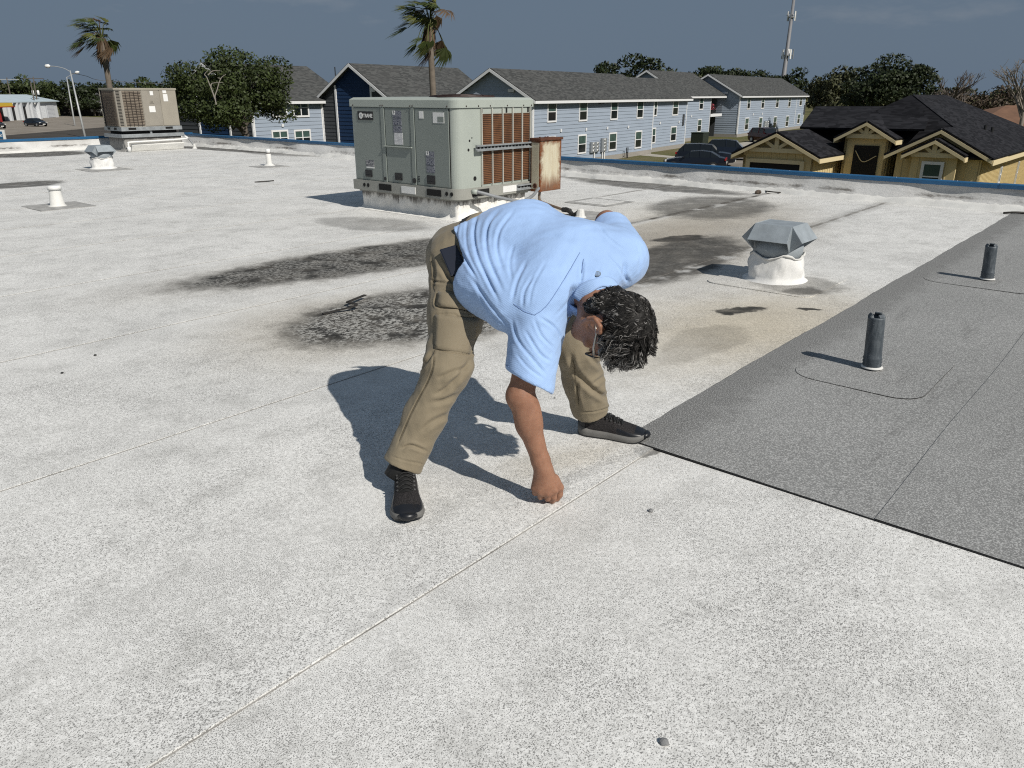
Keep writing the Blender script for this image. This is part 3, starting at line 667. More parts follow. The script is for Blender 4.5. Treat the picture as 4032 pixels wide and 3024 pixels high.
for par, b, z, wb, hz in ((p1_, 0.90, 1.42, 0.085, 0.10), (p1_, 0.86, 1.03, 0.16, 0.15), (p2_, 1.25, 1.455, 0.10, 0.07), (p2_, 1.26, 1.31, 0.12, 0.18)):
    MB().box(ab(a1+0.014, b0+b, z), (0.004, wb, hz), DA, DB, UP).build('paper_sticker', M_STICK, par)
MB().box(ab(a1+0.014, b0+0.87, 1.20), (0.014, 0.115, 0.05), DA, DB, UP).build('name_badge', M_TAN2, p1_)
MB().box(ab(a1+0.022, b0+0.87, 1.205), (0.002, 0.075, 0.016), DA, DB, UP).build('badge_print', M_BLACK, p1_)
MB().box(ab((a0+a1)/2, (b0+b1)/2, 0.555), (a1-a0+0.06, b1-b0+0.06, 0.095), DA, DB, UP).build('base_rail', M_GALV, tu)
for b, wb in ((0.20, 0.20), (1.18, 0.20)): MB().box(ab(a1+0.031, b0+b+0.05, 0.56), (0.004, wb, 0.055), DA, DB, UP).build('fork_slot', M_BLK2, tu)
for a in (0.25, 0.62): MB().box(ab(a0+a, b0-0.031, 0.56), (0.16, 0.004, 0.055), DA, DB, UP).build('fork_slot', M_BLK2, tu)
settle(tu, ab((a0+a1)/2, (b0+b1)/2, 0.5))
tcb = thing('roof_curb', 'grey steel adapter curb on white flashing under the tan unit', 'curb', 'curbs under the units')
MB().box(ab((a0+a1)/2-0.02, (b0+b1)/2, 0.475), (a1-a0-0.14, b1-b0-0.16, 0.09), DA, DB, UP).build('adapter_core', M_BLK2, tcb)
for b in (9.95,): MB().box(ab(a1-0.03, b, 0.46), (0.03, 0.05, 0.12), DA, DB, UP).build('bracket', M_GALV, tcb)
MB().box(ab((a0+a1)/2, (b0+b1)/2, 0.385), (a1-a0+0.10, b1-b0+0.12, 0.085), DA, DB, UP).build('flange', M_GALV, tcb, bevel=0.006)
wavy_skirt(a0-0.0, a1+0.0, b0+0.02, b1-0.02, 0.004, 0.345, 0.06, membrane('grey_curb_wrap', (0.30, 0.295, 0.28), 0.6, zt=0.34), 'membrane_wrap', tcb, 0.012, 5)
MB().box(ab(a1+0.075, (b0+b1)/2+0.05, 0.10), (0.05, b1-b0-0.15, 0.17), (DA*0.85-UP*0.5).normalized(), DB, (UP*0.85+DA*0.5).normalized()).build('white_apron', M_COAT, tcb)
settle(tcb, ab((a0+a1)/2, (b0+b1)/2))
dp = thing('drain_pipe', 'white plastic condensate pipe running along the foot of the tan unit', 'pipe')
MB().tube([ab(a1+0.17, b0+0.02, 0.005), ab(a1+0.17, b0+0.02, 0.13)], 0.045, 12).build('riser', M_STICK, dp, smooth=True)
MB().tube(bez([ab(a1+0.17, b0+0.02, 0.12), ab(a1+0.17, b0+0.025, 0.21), ab(a1+0.17, b0+0.09, 0.24), ab(a1+0.15, b0+0.8, 0.25), ab(a1+0.12, b1+0.05, 0.27), ab(a1+0.02, b1+0.07, 0.33)], 6), 0.024, 10).build('pipe_run', M_STICK, dp, smooth=True)
settle(dp, ab(a1+0.17, b0+0.02))
gp = thing('gas_pipe', 'grey pipe with white foot dropping from the tan unit to the roof', 'pipe')
MB().tube(bez([ab(a1-0.08, b1+0.05, 0.40), ab(a1+0.02, b1+0.16, 0.28), ab(a1+0.12, b1+0.24, 0.10)]), 0.022, 8).build('pipe_run', M_COND, gp, smooth=True)
MB().lathe(ab(a1+0.14, b1+0.25, 0), [(0.07, 0), (0.04, 0.04), (0.03, 0.13)], 10).build('mastic_foot', M_MASTIC, gp)
settle(gp, ab(a1+0.14, b1+0.25))

# ---------------------------------------------------------------- hooded vents
M_HOOD = plain('zinc_hood', (0.31, 0.345, 0.37), 0.5, 0.1, var=0.2, scale=9)
M_WRAP = membrane('vent_wrap', (0.76, 0.755, 0.735))
def hooded_vent(c, s, label, rot=0.0, seed=0):
    v = thing('roof_vent', label, 'vent', 'hooded roof vents'); rr = random.Random(seed)
    X = (DA*math.cos(rot)+DB*math.sin(rot)); Y = (DB*math.cos(rot)-DA*math.sin(rot))
    m = MB(); n = 48; rows = []; ph = [rr.uniform(0, 6) for _ in range(4)]
    for j in range(9):
        f = j/8; row = []
        for k in range(n):
            t = 2*math.pi*k/n
            r = 0.215 - 0.018*f + (0.010*math.sin(3*t+ph[0]+f*2.2) + 0.010*math.sin(7*t+ph[1]-f*4) + 0.009*abs(math.sin(5.5*t+ph[2]+f*3)) + 0.005*math.sin(17*t+ph[3]+f*5))*math.sin(math.pi*f)
            if f < 0.15: r += 0.05*(1-f/0.15)**2
            row.append(c + X*(r*math.cos(t)*s) + Y*(r*math.sin(t)*s) + UP*((0.205*f + (0.012*math.sin(5*t)+0.006*rr.random() if j == 8 else 0))*s + 0.003))
        rows.append(row)
    for j in range(8):
        for k in range(n): m.quad(rows[j][k], rows[j][(k+1)%n], rows[j+1][(k+1)%n], rows[j+1][k])
    m.build('membrane_wrap', M_WRAP, v, smooth=True, fix=False)
    MB().lathe(c + UP*0.15*s, [(0.19*s, 0), (0.19*s, 0.20*s)], 32).build('throat', M_HOOD, v, smooth=True)
    mm = MB(); rows = []                                 # bead of mastic at the top of the wrap
    mm.tube([c + X*((0.200+0.006*rr.random())*math.cos(t)*s) + Y*((0.200+0.006*rr.random())*math.sin(t)*s) + UP*((0.207+0.016*math.sin(5*t)+0.010*rr.random())*s) for t in np.linspace(0, 2*math.pi, 40)], [0.004+0.008*rr.random() for _ in range(40)], 6)
    mm.build('mastic_bead', M_MASTIC, v, smooth=True)
    hs, zt, zs, zc = 0.145*s, 0.450*s, 0.335*s, 0.250*s
    D_, hl, dg = 0.240*s, 0.158*s, 0.205*s
    h = MB(); top = [(-hs,-hs),(hs,-hs),(hs,hs),(-hs,hs)]
    P = lambda a, b, z: c + X*a + Y*b + UP*z
    T = [P(a, b, zt) for a, b in top]; h.poly(T)
    dirs = [(0,-1),(1,0),(0,1),(-1,0)]
    E = []
    for k, (dx, dy) in enumerate(dirs):
        px, py = -dy, dx
        e0 = P(dx*D_ - px*hl, dy*D_ - py*hl, zs); e1 = P(dx*D_ + px*hl, dy*D_ + py*hl, zs); E.append((e0, e1))
        h.quad(T[k], T[(k+1)%4], e1, e0)
    for k, (sx, sy) in enumerate(((-1,-1),(1,-1),(1,1),(-1,1))):
        tip = P(sx*dg*0.70, sy*dg*0.70, zc)
        h.add([T[k], E[(k-1)%4][1], tip], [(0,1,2)]); h.add([T[k], tip, E[k][0]], [(0,1,2)])
    o = h.build('hood', M_HOOD, v, fix=True); md = o.modifiers.new('sheet', 'SOLIDIFY'); md.thickness = 0.005; md.offset = -1
    settle(v, c); return v
hooded_vent(at_z(3049, 1100), 1.0, 'grey metal hooded vent with white wrapped base near the grey roofing', 0.0, 1)
hooded_vent(at_z(408, 664), 1.0, 'grey metal hooded vent in front of the tan unit', 0.06, 2)
# plastic vents
pv = thing('vent_pipe', 'short white capped vent pipe on a grey patch at the left', 'pipe', 'vent pipes through the roof')
c = at_z(228, 812)
MB().lathe(c, [(0.125, 0.004), (0.10, 0.012), (0.090, 0.025), (0.070, 0.22)], 24, cap=False).build('boot', M_COAT, pv, smooth=True)
MB().lathe(c+UP*0.215, [(0.070, 0), (0.084, 0.0), (0.086, 0.030), (0.076, 0.050), (0.072, 0.052), (0.02, 0.054)], 24).build('cap', M_STICK, pv, smooth=True)
settle(pv, c)
pv = thing('vent_pipe', 'slim white vent pipe with a dark band near the middle of the roof', 'pipe', 'vent pipes through the roof')
c = at_z(1061, 653)
MB().lathe(c, [(0.14, 0.003), (0.10, 0.015), (0.055, 0.05), (0.050, 0.25)], 16).build('boot', M_COAT, pv, smooth=True)
MB().lathe(c+UP*0.25, [(0.046, 0.0), (0.046, 0.085)], 16).build('pipe_top', M_STICK, pv, smooth=True)
MB().lathe(c+UP*0.25, [(0.051, -0.004), (0.051, 0.012)], 16).build('dark_band', M_WIRE, pv)
settle(pv, c)
# lead-clad stubs on the grey sheets
def lead():
    t = NT('lead_cladding'); P = t.pos(); n = t.noise(P, 24, 4, 0.7); n2 = t.noise(t.map(P, scale=(1,1,0.25)), 55, 3, 0.7)
    c = t.mix(t.ss(n2, 0.4, 0.7), (0.060, 0.073, 0.086), (0.115, 0.132, 0.146)); c = t.mix(t.ss(n, 0.66, 0.74, 0, 0.8), c, (0.34, 0.35, 0.35))
    return t.done(c, 0.55, 0.2, 0.5, t.bump(n, 0.3, 0.01))
M_LEAD = lead()
def stub(c, h, label, lean=0.0):
    v = thing('vent_pipe', label, 'pipe', 'vent pipes through the roof'); r = 0.044
    z = lambda q: c + UP*q + V(-lean*q, 0, 0)
    prof = [(r*1.04, 0.012), (r*1.04, 0.03)]
    for k in range(3): prof += [(r*1.12, 0.038+0.018*k), (r*1.02, 0.047+0.018*k)]
    prof += [(r*1.01, 0.12), (r*1.0, h*0.6), (r*0.98, h-0.012), (r*0.97, h), (r*0.80, h-0.004), (r*0.78, h-0.05)]
    m = MB().lathe((0,0,0), prof, 22); m.v = [(x + c.x - lean*zz, y + c.y, zz) for x, y, zz in m.v]
    m.build('cladding', M_LEAD, v, smooth=True)
    f = MB()
    for k in range(3):
        t = 0.9 + k*2.1; q = z(h-0.006) + V(math.cos(t)*r*0.72, math.sin(t)*r*0.72, 0)
        f.box(q, (0.038, 0.010, 0.022), V(-math.sin(t), math.cos(t), 0), V(math.cos(t), math.sin(t), 0.7).normalized(), V(-math.cos(t)*0.57, -math.sin(t)*0.57, 0.82))
    f.build('folded_rim', M_LEAD, v, bevel=0.004)
    MB().lathe(c, [(0.056, 0.010), (0.055, 0.014), (0.050, 0.019), (0.046, 0.021)], 22).build('mastic_ring', M_MASTIC, v, smooth=True)
    settle(v, c)
stub(at_z(3432, 1452, 0.012), 0.305, 'dark lead-clad pipe stub nearest on the grey roofing', 0.07)
stub(at_z(3886, 1103, 0.012), 0.285, 'farther dark lead-clad pipe stub on the grey roofing', 0.08)
# ---------------------------------------------------------------- litter
M_TWIG = plain('dark_twig', (0.028, 0.024, 0.020), 0.8, var=0.4, scale=30)
def litter(name, pts, w_, label, cat, mat=M_TWIG, flat=False):
    m = MB()
    if flat:
        for p, q in zip(pts[:-1], pts[1:]):
            d = (q-p).normalized(); s_ = d.cross(UP).normalized(); m.prism([p - s_*w_, p + s_*w_, q + s_*w_, q - s_*w_], UP*0.006)
    else: m.tube(bez(pts, 4), w_, 5)
    o = m.build(name, mat, None); tag(o, label, cat); return o
q = lambda x, y, z=0.006: at_z(1000+x*0.3436, 900+y*0.3436, z)
litter('scrap_strip', [q(790, 982), q(950, 945, .012), q(1165, 890, .035), q(1170, 868, .03), q(1070, 848, .03), q(1275, 765, .03)], 0.013, 'bent black scrap of flashing lying beside the dark ponding stain', 'scrap', flat=True)
litter('stick', [at_z(3003, 751, .02), at_z(3045, 756, .03), at_z(3086, 759, .012)], 0.010, 'thin dark stick at the foot of the parapet', 'stick')
litter('stick', [at_z(3950, 838, .02), at_z(4000, 836, .035), at_z(4060, 840, .02)], 0.014, 'dark branch lying where grey roofing meets the parapet', 'stick')
litter('stick', [at_z(1003, 717, .01), at_z(1040, 714, .02), at_z(1078, 711, .012)], 0.010, 'short twig on the roof near the slim white pipe', 'stick')
def stone(px, py, r, label, mat):
    bm = bmesh.new(); bmesh.ops.create_icosphere(bm, subdivisions=2, radius=r)
    for v in bm.verts: v.co *= 1 + random.uniform(-.18, .18); v.co.z *= 0.7
    me = bpy.data.meshes.new('stone'); bm.to_mesh(me); bm.free(); me.materials.append(mat)
    o = link('stone', me); o.location = at_z(px, py, r*0.55); tag(o, label, 'stone'); return o
M_STONE = plain('brown_stone', (0.11, 0.085, 0.065), 0.9, var=0.4, scale=30)
stone(2985, 757, 0.050, 'brown stone on the lap beside the thin stick', M_STONE)
stone(3507, 791, 0.036, 'small brown stone below the parapet near the yellow house', M_STONE)
M_DARKBIT = plain('dark_crumb', (0.03, 0.03, 0.03), 0.9)
for i, (px, py, r, lb) in enumerate(((2615, 2922, 0.011, 'grey pebble on the white roof at the bottom of the picture'), (2562, 2010, 0.009, 'grey pebble on the roof below the grey sheet'), (245, 1468, 0.008, 'dark crumb on the roof at the far left, nearer one'), (375, 1398, 0.008, 'dark crumb on the roof at the left, beside the other crumb'), (2183, 1568, 0.006, 'tiny dark crumb on the roof between arm and far leg'))):
    stone(px, py, r, lb, M_DARKBIT if i > 1 else plain('grey_pebble', (0.2, 0.2, 0.2)))
# ================================================================ GROUND
def ground_mat():
    t = NT('dry_grass_ground'); P = t.pos(); n = t.noise(P, 0.12, 5, 0.6); n2 = t.noise(P, 2.5, 5, 0.7)
    c = t.mix(t.ss(n, .35, .7), (0.105, 0.105, 0.042), (0.16, 0.135, 0.075)); c = t.mix(t.ss(n2, .4, .7, 0, .6), c, (0.07, 0.085, 0.028))
    return t.done(c, 0.95, 0, 0.1, t.bump(n2, 0.6, 0.05))
def slab_mat(name, a, b, sc=0.35):
    t = NT(name); P = t.pos(); n = t.noise(P, sc, 6, 0.62); n2 = t.noise(t.map(P, scale=(.3, 1.4, 1)), 0.5, 5, .6)
    c = t.mix(t.ss(n, .32, .7), a, b); c = t.mix(t.ss(n2, .55, .7, 0, .5), c, tuple(q*.7 for q in a)); return t.done(c, 0.9, 0, 0.2)
g_ = MB().quad(V(-1600, -300, GZ), V(1600, -300, GZ), V(1600, 2400, GZ), V(-1600, 2400, GZ)).build('ground', ground_mat()); tag(g_, kind='structure')
M_CONC = slab_mat('old_concrete_lot', (0.20, 0.175, 0.145), (0.27, 0.24, 0.205)); M_ASPH = slab_mat('asphalt', (0.052, 0.046, 0.040), (0.075, 0.066, 0.057)); M_PATH = slab_mat('pale_concrete', (0.34, 0.32, 0.28), (0.42, 0.39, 0.34), 1.0)
def sheet(name, pts, dz, mat):
    o = MB().poly([V(x, y, GZ+dz) for x, y in pts]).build(name, mat); tag(o, kind='structure'); return o
gz = lambda px, py, z=0.0: at_z(px, py, GZ+z)
def gxy(*pp): return [tuple(gz(*p)[:2]) for p in pp]
sheet('car_park', gxy((-900, 470), (240, 455), (560, 470), (700, 500), (560, 560), (-900, 640)), 0.004, M_CONC)
sheet('road', gxy((-900, 600), (0, 535), (420, 500), (700, 500), (760, 520), (300, 560), (-900, 760)), 0.008, M_ASPH)
sheet('lawn', gxy((2300, 660), (2692, 560), (2960, 535), (3260, 480), (3400, 500), (2800, 700)), 0.004, ground_mat())
sheet('path', gxy((2790, 590), (2850, 570), (2990, 553), (3100, 540), (3105, 552), (2960, 577), (2880, 600), (2900, 625), (2840, 625)), 0.010, M_PATH)
sheet('path', gxy((2520, 612), (2560, 606), (2680, 618), (2640, 622)), 0.010, M_PATH)
sheet('driveway', gxy((2500, 720), (2700, 640), (2950, 600), (3200, 640), (3300, 900), (2500, 900)), 0.008, M_CONC)

# ================================================================ APARTMENT BLOCKS
def siding(name, col):
    t = NT(name); n = t.noise(t.map(t.pos(), scale=(.4, .4, 3)), 1.2, 5, .6); n2 = t.noise(t.map(t.pos(), scale=(.8, .8, .12)), 1.4, 4, .6)
    c = t.mix(t.ss(n, .35, .7, 0, .35), col, tuple(q*.82 for q in col)); c = t.mix(t.ss(n2, .58, .75, 0, .3), c, tuple(min(1, q*1.25) for q in col)); return t.done(c, 0.7, 0, 0.25)
M_SIDE, M_CHAR, M_NAVY, M_TRIM = siding('blue_grey_siding', (0.31, 0.362, 0.435)), siding('charcoal_siding', (0.055, 0.060, 0.066)), siding('navy_siding', (0.010, 0.032, 0.085)), plain('white_trim', (0.74, 0.745, 0.75), 0.5, var=0.06)
def shingle(name, a, b, c3):
    t = NT(name); P = t.pos(); s_ = t.n('ShaderNodeSeparateXYZ'); t.l(P, s_.inputs[0])
    row = t.math('FRACT', t.math('MULTIPLY', s_.outputs[2], 13.0)); cell = t.vor(t.map(P, scale=(3.0, 3.0, 13.0)), 1.0, out='Color', rnd=1.0)
    g2 = t.n('ShaderNodeRGBToBW'); t.l(cell, g2.inputs[0]); n = t.noise(P, 0.6, 4)
    c = t.mix(t.ss(g2.outputs[0], .25, .75), a, b); c = t.mix(t.ss(n, .4, .7, 0, .5), c, c3); c = t.mix(t.ss(row, .14, .0, 0, .55), c, tuple(q*.4 for q in a))
    return t.done(c, 0.92, 0, 0.15, t.bump(row, 0.4, 0.03))
M_SHING = shingle('grey_shingles', (0.050, 0.052, 0.052), (0.092, 0.094, 0.092), (0.070, 0.070, 0.069)); M_SHINGD = shingle('black_shingles', (0.009, 0.009, 0.011), (0.024, 0.024, 0.028), (0.014, 0.014, 0.017))
M_FOUND = plain('concrete_footing', (0.30, 0.28, 0.25), 0.9); M_GLASS = plain('dark_window_glass', (0.012, 0.016, 0.018), 0.08, var=0.2, scale=1.0); M_BLIND = plain('green_curtained_glass', (0.055, 0.095, 0.085), 0.15, var=0.35, scale=2.0); M_LAMPB = plain('black_fitting', (0.015, 0.015, 0.016), 0.5)
BH = 0.285
def lap_wall(root, p0, d, length, nrm, z0, z1, mat, name='wall', profile=None):
    """wall core plus one lapped board per course; profile(z) gives the span of a course (s0, s1)"""
    p0 = Vector(p0); p0.z = 0
    if profile is None: corner = [(0, z0), (length, z0), (length, z1), (0, z1)]
    else:
        zs = [z0]+[z0+(z1-z0)*k/12 for k in range(1, 13)]; corner = [(profile(z)[1], z) for z in zs]; corner = [(profile(z)[0], z) for z in zs][::-1][::-1][:1]+corner+[(profile(z)[0], z) for z in zs[::-1][:-1]]
    w_ = MB().prism([p0+d*s+UP*z-nrm*.02 for s, z in corner], -nrm*.12).build(name, mat, root)
    z = z0+0.02
    while z < z1-0.05:
        zt = min(z+BH, z1); s0, s1 = (0, length) if profile is None else profile((z+zt)/2)
        if s1-s0 > 0.2:
            P = lambda s, o, zz: p0+d*s+nrm*o+UP*zz
            MB().add([P(s0, .036, z), P(s1, .036, z), P(s1, .004, zt), P(s0, .004, zt), P(s0, -.02, z), P(s1, -.02, z), P(s1, -.02, zt), P(s0, -.02, zt)], [(0,1,2,3),(4,7,6,5),(0,4,5,1),(3,2,6,7),(0,3,7,4),(1,5,6,2)]).build('siding_board', mat, w_)
        z = zt
    return w_
def window(root, p, d, nrm, w_, h_, cols=1, split=True):
    """p = lower left corner on the wall"""
    p = Vector(p); f_ = min(0.13, w_*.16); m = MB(); o = nrm*0.055
    m.box(p+d*(w_/2)+UP*(f_/2)+o, (w_, .06, f_), d, nrm, UP).box(p+d*(w_/2)+UP*(h_-f_/2)+o, (w_, .06, f_), d, nrm, UP)
    for s in (f_/2, w_-f_/2): m.box(p+d*s+UP*(h_/2)+o, (f_, .06, h_-2*f_), d, nrm, UP)
    wn_ = m.build('window', M_TRIM, root)
    iw = (w_-2*f_)
    for c_ in range(cols):
        for r_ in range(2):
            cw_ = iw/cols; ch_ = (h_-2*f_)/2; q = p+d*(f_+cw_*(c_+.5))+UP*(f_+ch_*(r_+.5))+nrm*0.050
            MB().box(q, (cw_, .012, ch_), d, nrm, UP).build('pane', M_BLIND if r_ else M_GLASS, wn_)
    MB().box(p+d*(w_/2)+UP*(h_/2)+nrm*.062, (iw, .03, .06), d, nrm, UP).build('sash_rail', M_TRIM, wn_)
    for c_ in range(1, cols): MB().box(p+d*(f_+iw*c_/cols)+UP*(h_/2)+nrm*.063, (.09, .03, h_-2*f_), d, nrm, UP).build('mullion', M_TRIM, wn_)
    return wn_
def win_px(root, p0, d, nrm, x0, x1, y0, y1, cv, cols=1):
    a = at_plane(*cv(x0, y1), p0, nrm); b = at_plane(*cv(x1, y0), p0, nrm); return window(root, a, d, nrm, (b-a).dot(d), b.z-a.z, cols)
c3v = lambda x, y: (2000+x*.5425, y*.5425)
c2v = lambda x, y: (1000+x*.5425, y*.5425)
c1v = lambda x, y: (x*.5425, y*.5425)
c4v = lambda x, y: (2832+x*.5425, 100+y*.5425)
def gable_roof(root, p0, d, length, back, depth, ze, rise, over=0.45, end_over=(0.4, 0.4), mat=None, th=0.14):
    """roof over a block whose front runs along d from p0 and whose depth runs along back"""
    mat = mat or M_SHING; p0 = Vector(p0); p0.z = 0; h = depth/2; sl = rise/h
    a, b = p0-d*end_over[0], p0+d*(length+end_over[1])
    fr = [-over, h, depth+over]; zz = [ze-sl*over, ze+rise, ze-sl*over]
    m = MB()
    for i in (0, 1):
        q = [a+back*fr[i]+UP*zz[i], b+back*fr[i]+UP*zz[i], b+back*fr[i+1]+UP*zz[i+1], a+back*fr[i+1]+UP*zz[i+1]]; n_ = (q[1]-q[0]).cross(q[3]-q[0]).normalized(); n_ = n_ if n_.z > 0 else -n_
        m.prism([p_+n_*.005 for p_ in q], n_*th)
    ro = m.build('roof', mat, root)
    for i, f0 in ((0, fr[0]), (1, fr[2])):
        MB().box((a+b)/2+back*(f0+(-.03 if i == 0 else .03))+UP*(zz[0]-.02), ((b-a).length, .05, .20), d, back, UP).build('gutter', M_TRIM, ro)
    for e, s in ((a, -1), (b, 1)):
        for i in (0, 1):
            P0, P1 = e+back*fr[i]+UP*(zz[i]-.12), e+back*fr[i+1]+UP*(zz[i+1]-.12); P0 += d*(s*.02); P1 += d*(s*.02)
            MB().prism([P0, P1, P1+UP*.22, P0+UP*.22], d*(s*.04)).build('barge_board', M_TRIM, ro)
    return ro
def block(root, p0, length, depth, ze, rise, d=EB, nrm=EA, front=M_SIDE, gable=None, end_over=(0.4, 0.4), roof=True, gable_wall=True, far=True):
    p0 = Vector(p0); p0.z = 0; z0 = GZ; back = -nrm
    MB().box(p0+d*(length/2)+back*(depth/2)+UP*(z0+.2), (length+.06, depth+.06, .5), d, nrm, UP).build('footing', M_FOUND, root)
    lap_wall(root, p0, d, length, nrm, z0+.4, z0+ze, front)
    prof = lambda z: (max(0, (z-z0-ze)/rise*depth/2), depth-max(0, (z-z0-ze)/rise*depth/2))
    if gable_wall:
        if gable is None: lap_wall(root, p0, back, depth, -d, z0+.4, z0+ze+rise-.1, front, 'gable_wall', prof)
        else:
            for (s0, s1, mt) in gable:
                pf = lambda z, s0=s0, s1=s1: (max(s0, prof(z)[0]), max(max(s0, prof(z)[0]), min(s1, prof(z)[1])))
                zt = z0+ze+rise-.1
                lap_wall(root, p0, back, depth, -d, z0+.4, zt, mt, 'gable_wall', pf)
    if far: MB().prism([p0+d*length+UP*(z0+.4), p0+d*length+back*depth+UP*(z0+.4), p0+d*length+back*depth+UP*(z0+ze), p0+d*length+back*(depth/2)+UP*(z0+ze+rise-.1), p0+d*length+UP*(z0+ze)], -d*.1).build('far_wall', front, root)
    MB().box(p0+back*(depth-.05)+d*(length/2)+UP*(z0+ze/2), (length, .1, ze-.2), d, nrm, UP).build('back_wall', front, root)
    for s in (0.05, length-.05): MB().box(p0+d*s+nrm*.03+UP*(z0+ze/2+.2), (.13, .07, ze-.4), d, nrm, UP).build('corner_trim', M_TRIM, root)
    if gable_wall: MB().box(p0+back*.05-d*.03+UP*(z0+ze/2+.2), (.07, .13, ze-.4), d, nrm, UP).build('corner_trim', M_TRIM, root)
    if roof: return gable_roof(root, p0, d, length, back, depth, z0+ze, rise, end_over=end_over)
def fitting(root, p0, nrm, d, cv, x, y, w_, h_, mat, name, t=.06):
    p = at_plane(*cv(x, y), p0, nrm); return MB().box(p+nrm*(.045+t/2), (w_, t, h_), d, nrm, UP).build(name, mat, root)

# --- building with the number 5
PB, PB1 = gz(2692, 580.5), gz(2562, 605); EL = at_plane(2098, 391, PB1, EA); EL.z = 0
bB = thing('apartment_building', 'long blue-grey two-storey apartment block numbered 5 behind the rusty box', 'apartment building', 'blue-grey apartment blocks')
L1_ = (PB1-EL).dot(EB); ZE, RS = 5.30, 2.35
apB = at_plane(1928, 266, EL-EB*.45, EB); DPB = -2*(apB-EL).dot(EA); RS = apB.z-.16-GZ-ZE
block(bB, EL, L1_, DPB, ZE, RS, far=True, end_over=(.45, .05))
PBs = PB-EB*((PB-PB1).dot(EB)-.02)
block(bB, PBs, (PB-PBs).dot(EB), DPB-.7, ZE-.02, RS*(DPB-.7)/DPB, far=True, gable_wall=False, end_over=(-.05, .5))
for x0, x1, y0, y1 in ((280, 350, 733, 890), (510, 575, 730, 882), (738, 797, 730, 872), (928, 983, 727, 862), (275, 343, 985, 1140), (500, 566, 972, 1120), (725, 787, 958, 1097), (914, 970, 945, 1080)): win_px(bB, PB1, EB, EA, x0, x1, y0, y1, c3v)
for x0, x1, y0, y1 in ((1052, 1084, 723, 845), (1188, 1238, 721, 840), (1037, 1071, 925, 1043), (1172, 1222, 913, 1030)): win_px(bB, PB, EB, EA, x0, x1, y0, y1, c3v)
for x, y in ((380, 947), (563, 938), (717, 929), (869, 921)): fitting(bB, PB1, EA, EB, c3v, x, y, .20, .22, M_TRIM, 'wall_vent')
for x, y in ((1100, 892), (1237, 884)): fitting(bB, PB, EA, EB, c3v, x, y, .20, .22, M_TRIM, 'wall_vent')
fitting(bB, PB1, EA, EB, c3v, 668, 738, .5, .32, M_LAMPB, 'wall_lamp', .22); fitting(bB, PB, EA, EB, c3v, 1143, 727, .5, .30, M_LAMPB, 'wall_lamp', .22)
pl5 = fitting(bB, PB, EA, EB, c3v, 1270, 870, .48, 1.15, M_CHAR, 'number_plate', .05); q5 = at_plane(*c3v(1270, 878), PB, EA)+EA*.08
text_obj('5', .85, q5, EB, UP, M_TRIM, 'number', pl5, .01)
fitting(bB, EL, -EB, -EA, c2v, 1870, 657, .55, .22, M_TRIM, 'gable_vent')
settle(bB, V(EL.x, EL.y, GZ))
# --- rear wing with balcony
bW = thing('apartment_building', 'short blue-grey apartment wing with a small white balcony, beyond block 5', 'apartment building', 'blue-grey apartment blocks')
PCc = gz(2900, 541); W1 = at_plane(2787, 540, PCc-EB*5.2, EB); W1.z = GZ; W0 = at_plane(2694, 540, W1, EA); W0.z = GZ; s_len = (W1-W0).dot(EB); Wst = W0-EB*1.5
block(bW, Wst, s_len+1.5, 9.5, 5.5, 2.75, gable_wall=True, end_over=(.4, 5.0))
for x0, x1, y0, y1 in ((1383, 1420, 703, 798), (1368, 1405, 862, 960)): win_px(bW, W0, EB, EA, x0, x1, y0, y1, c3v)
fitting(bW, W0, EA, EB, c3v, 1328, 843, .25, .25, M_TRIM, 'wall_vent')
bal = at_plane(*c3v(1500, 836), W0, EA)
MB().box(V(W1.x, W1.y, bal.z)+EB*2.4-EA*.6, (4.6, 1.4, .35), EB, EA, UP).build('balcony_slab', M_TRIM, bW)
m = MB()
for k in range(14): m.box(V(W1.x, W1.y, bal.z+.75)+EB*(.3+.32*k)+EA*.05, (.035, .035, 1.1), EB, EA, UP)
m.box(V(W1.x, W1.y, bal.z+1.28)+EB*2.4+EA*.05, (4.6, .06, .06), EB, EA, UP); rl = m.build('balcony_railing', M_LAMPB, bW); rl['kind'] = 'stuff'
MB().box(V(W1.x, W1.y, GZ+2.9)+EB*4.6-EA*3.0, (.12, 4.5, 5.6), EB, EA, UP).build('stair_wall', M_CHAR, bW)
settle(bW, V(Wst.x, Wst.y, GZ))
fl = thing('flower_pot', 'pink flowers in a pot on the far white balcony', 'plant'); pf = V(W1.x, W1.y, bal.z+.18)+EB*1.6-EA*.35
MB().lathe(pf, [(.20, 0), (.28, .45), (.30, .5)], 10).build('pot', M_LAMPB, fl); m = MB()
for _ in range(60):
    c = pf+V(random.gauss(0, .22), random.gauss(0, .22), random.uniform(.5, 1.25)); m.box(c, (.10, .10, .03), V(1, 0, 0), V(0, random.uniform(.5, 1), random.uniform(-.8, .8)).normalized(), V(0, 0, 1))
fo = m.build('blossom', plain('pink_petals', (0.60, 0.10, 0.14)), fl); fo['kind'] = 'stuff'; settle(fl, pf)
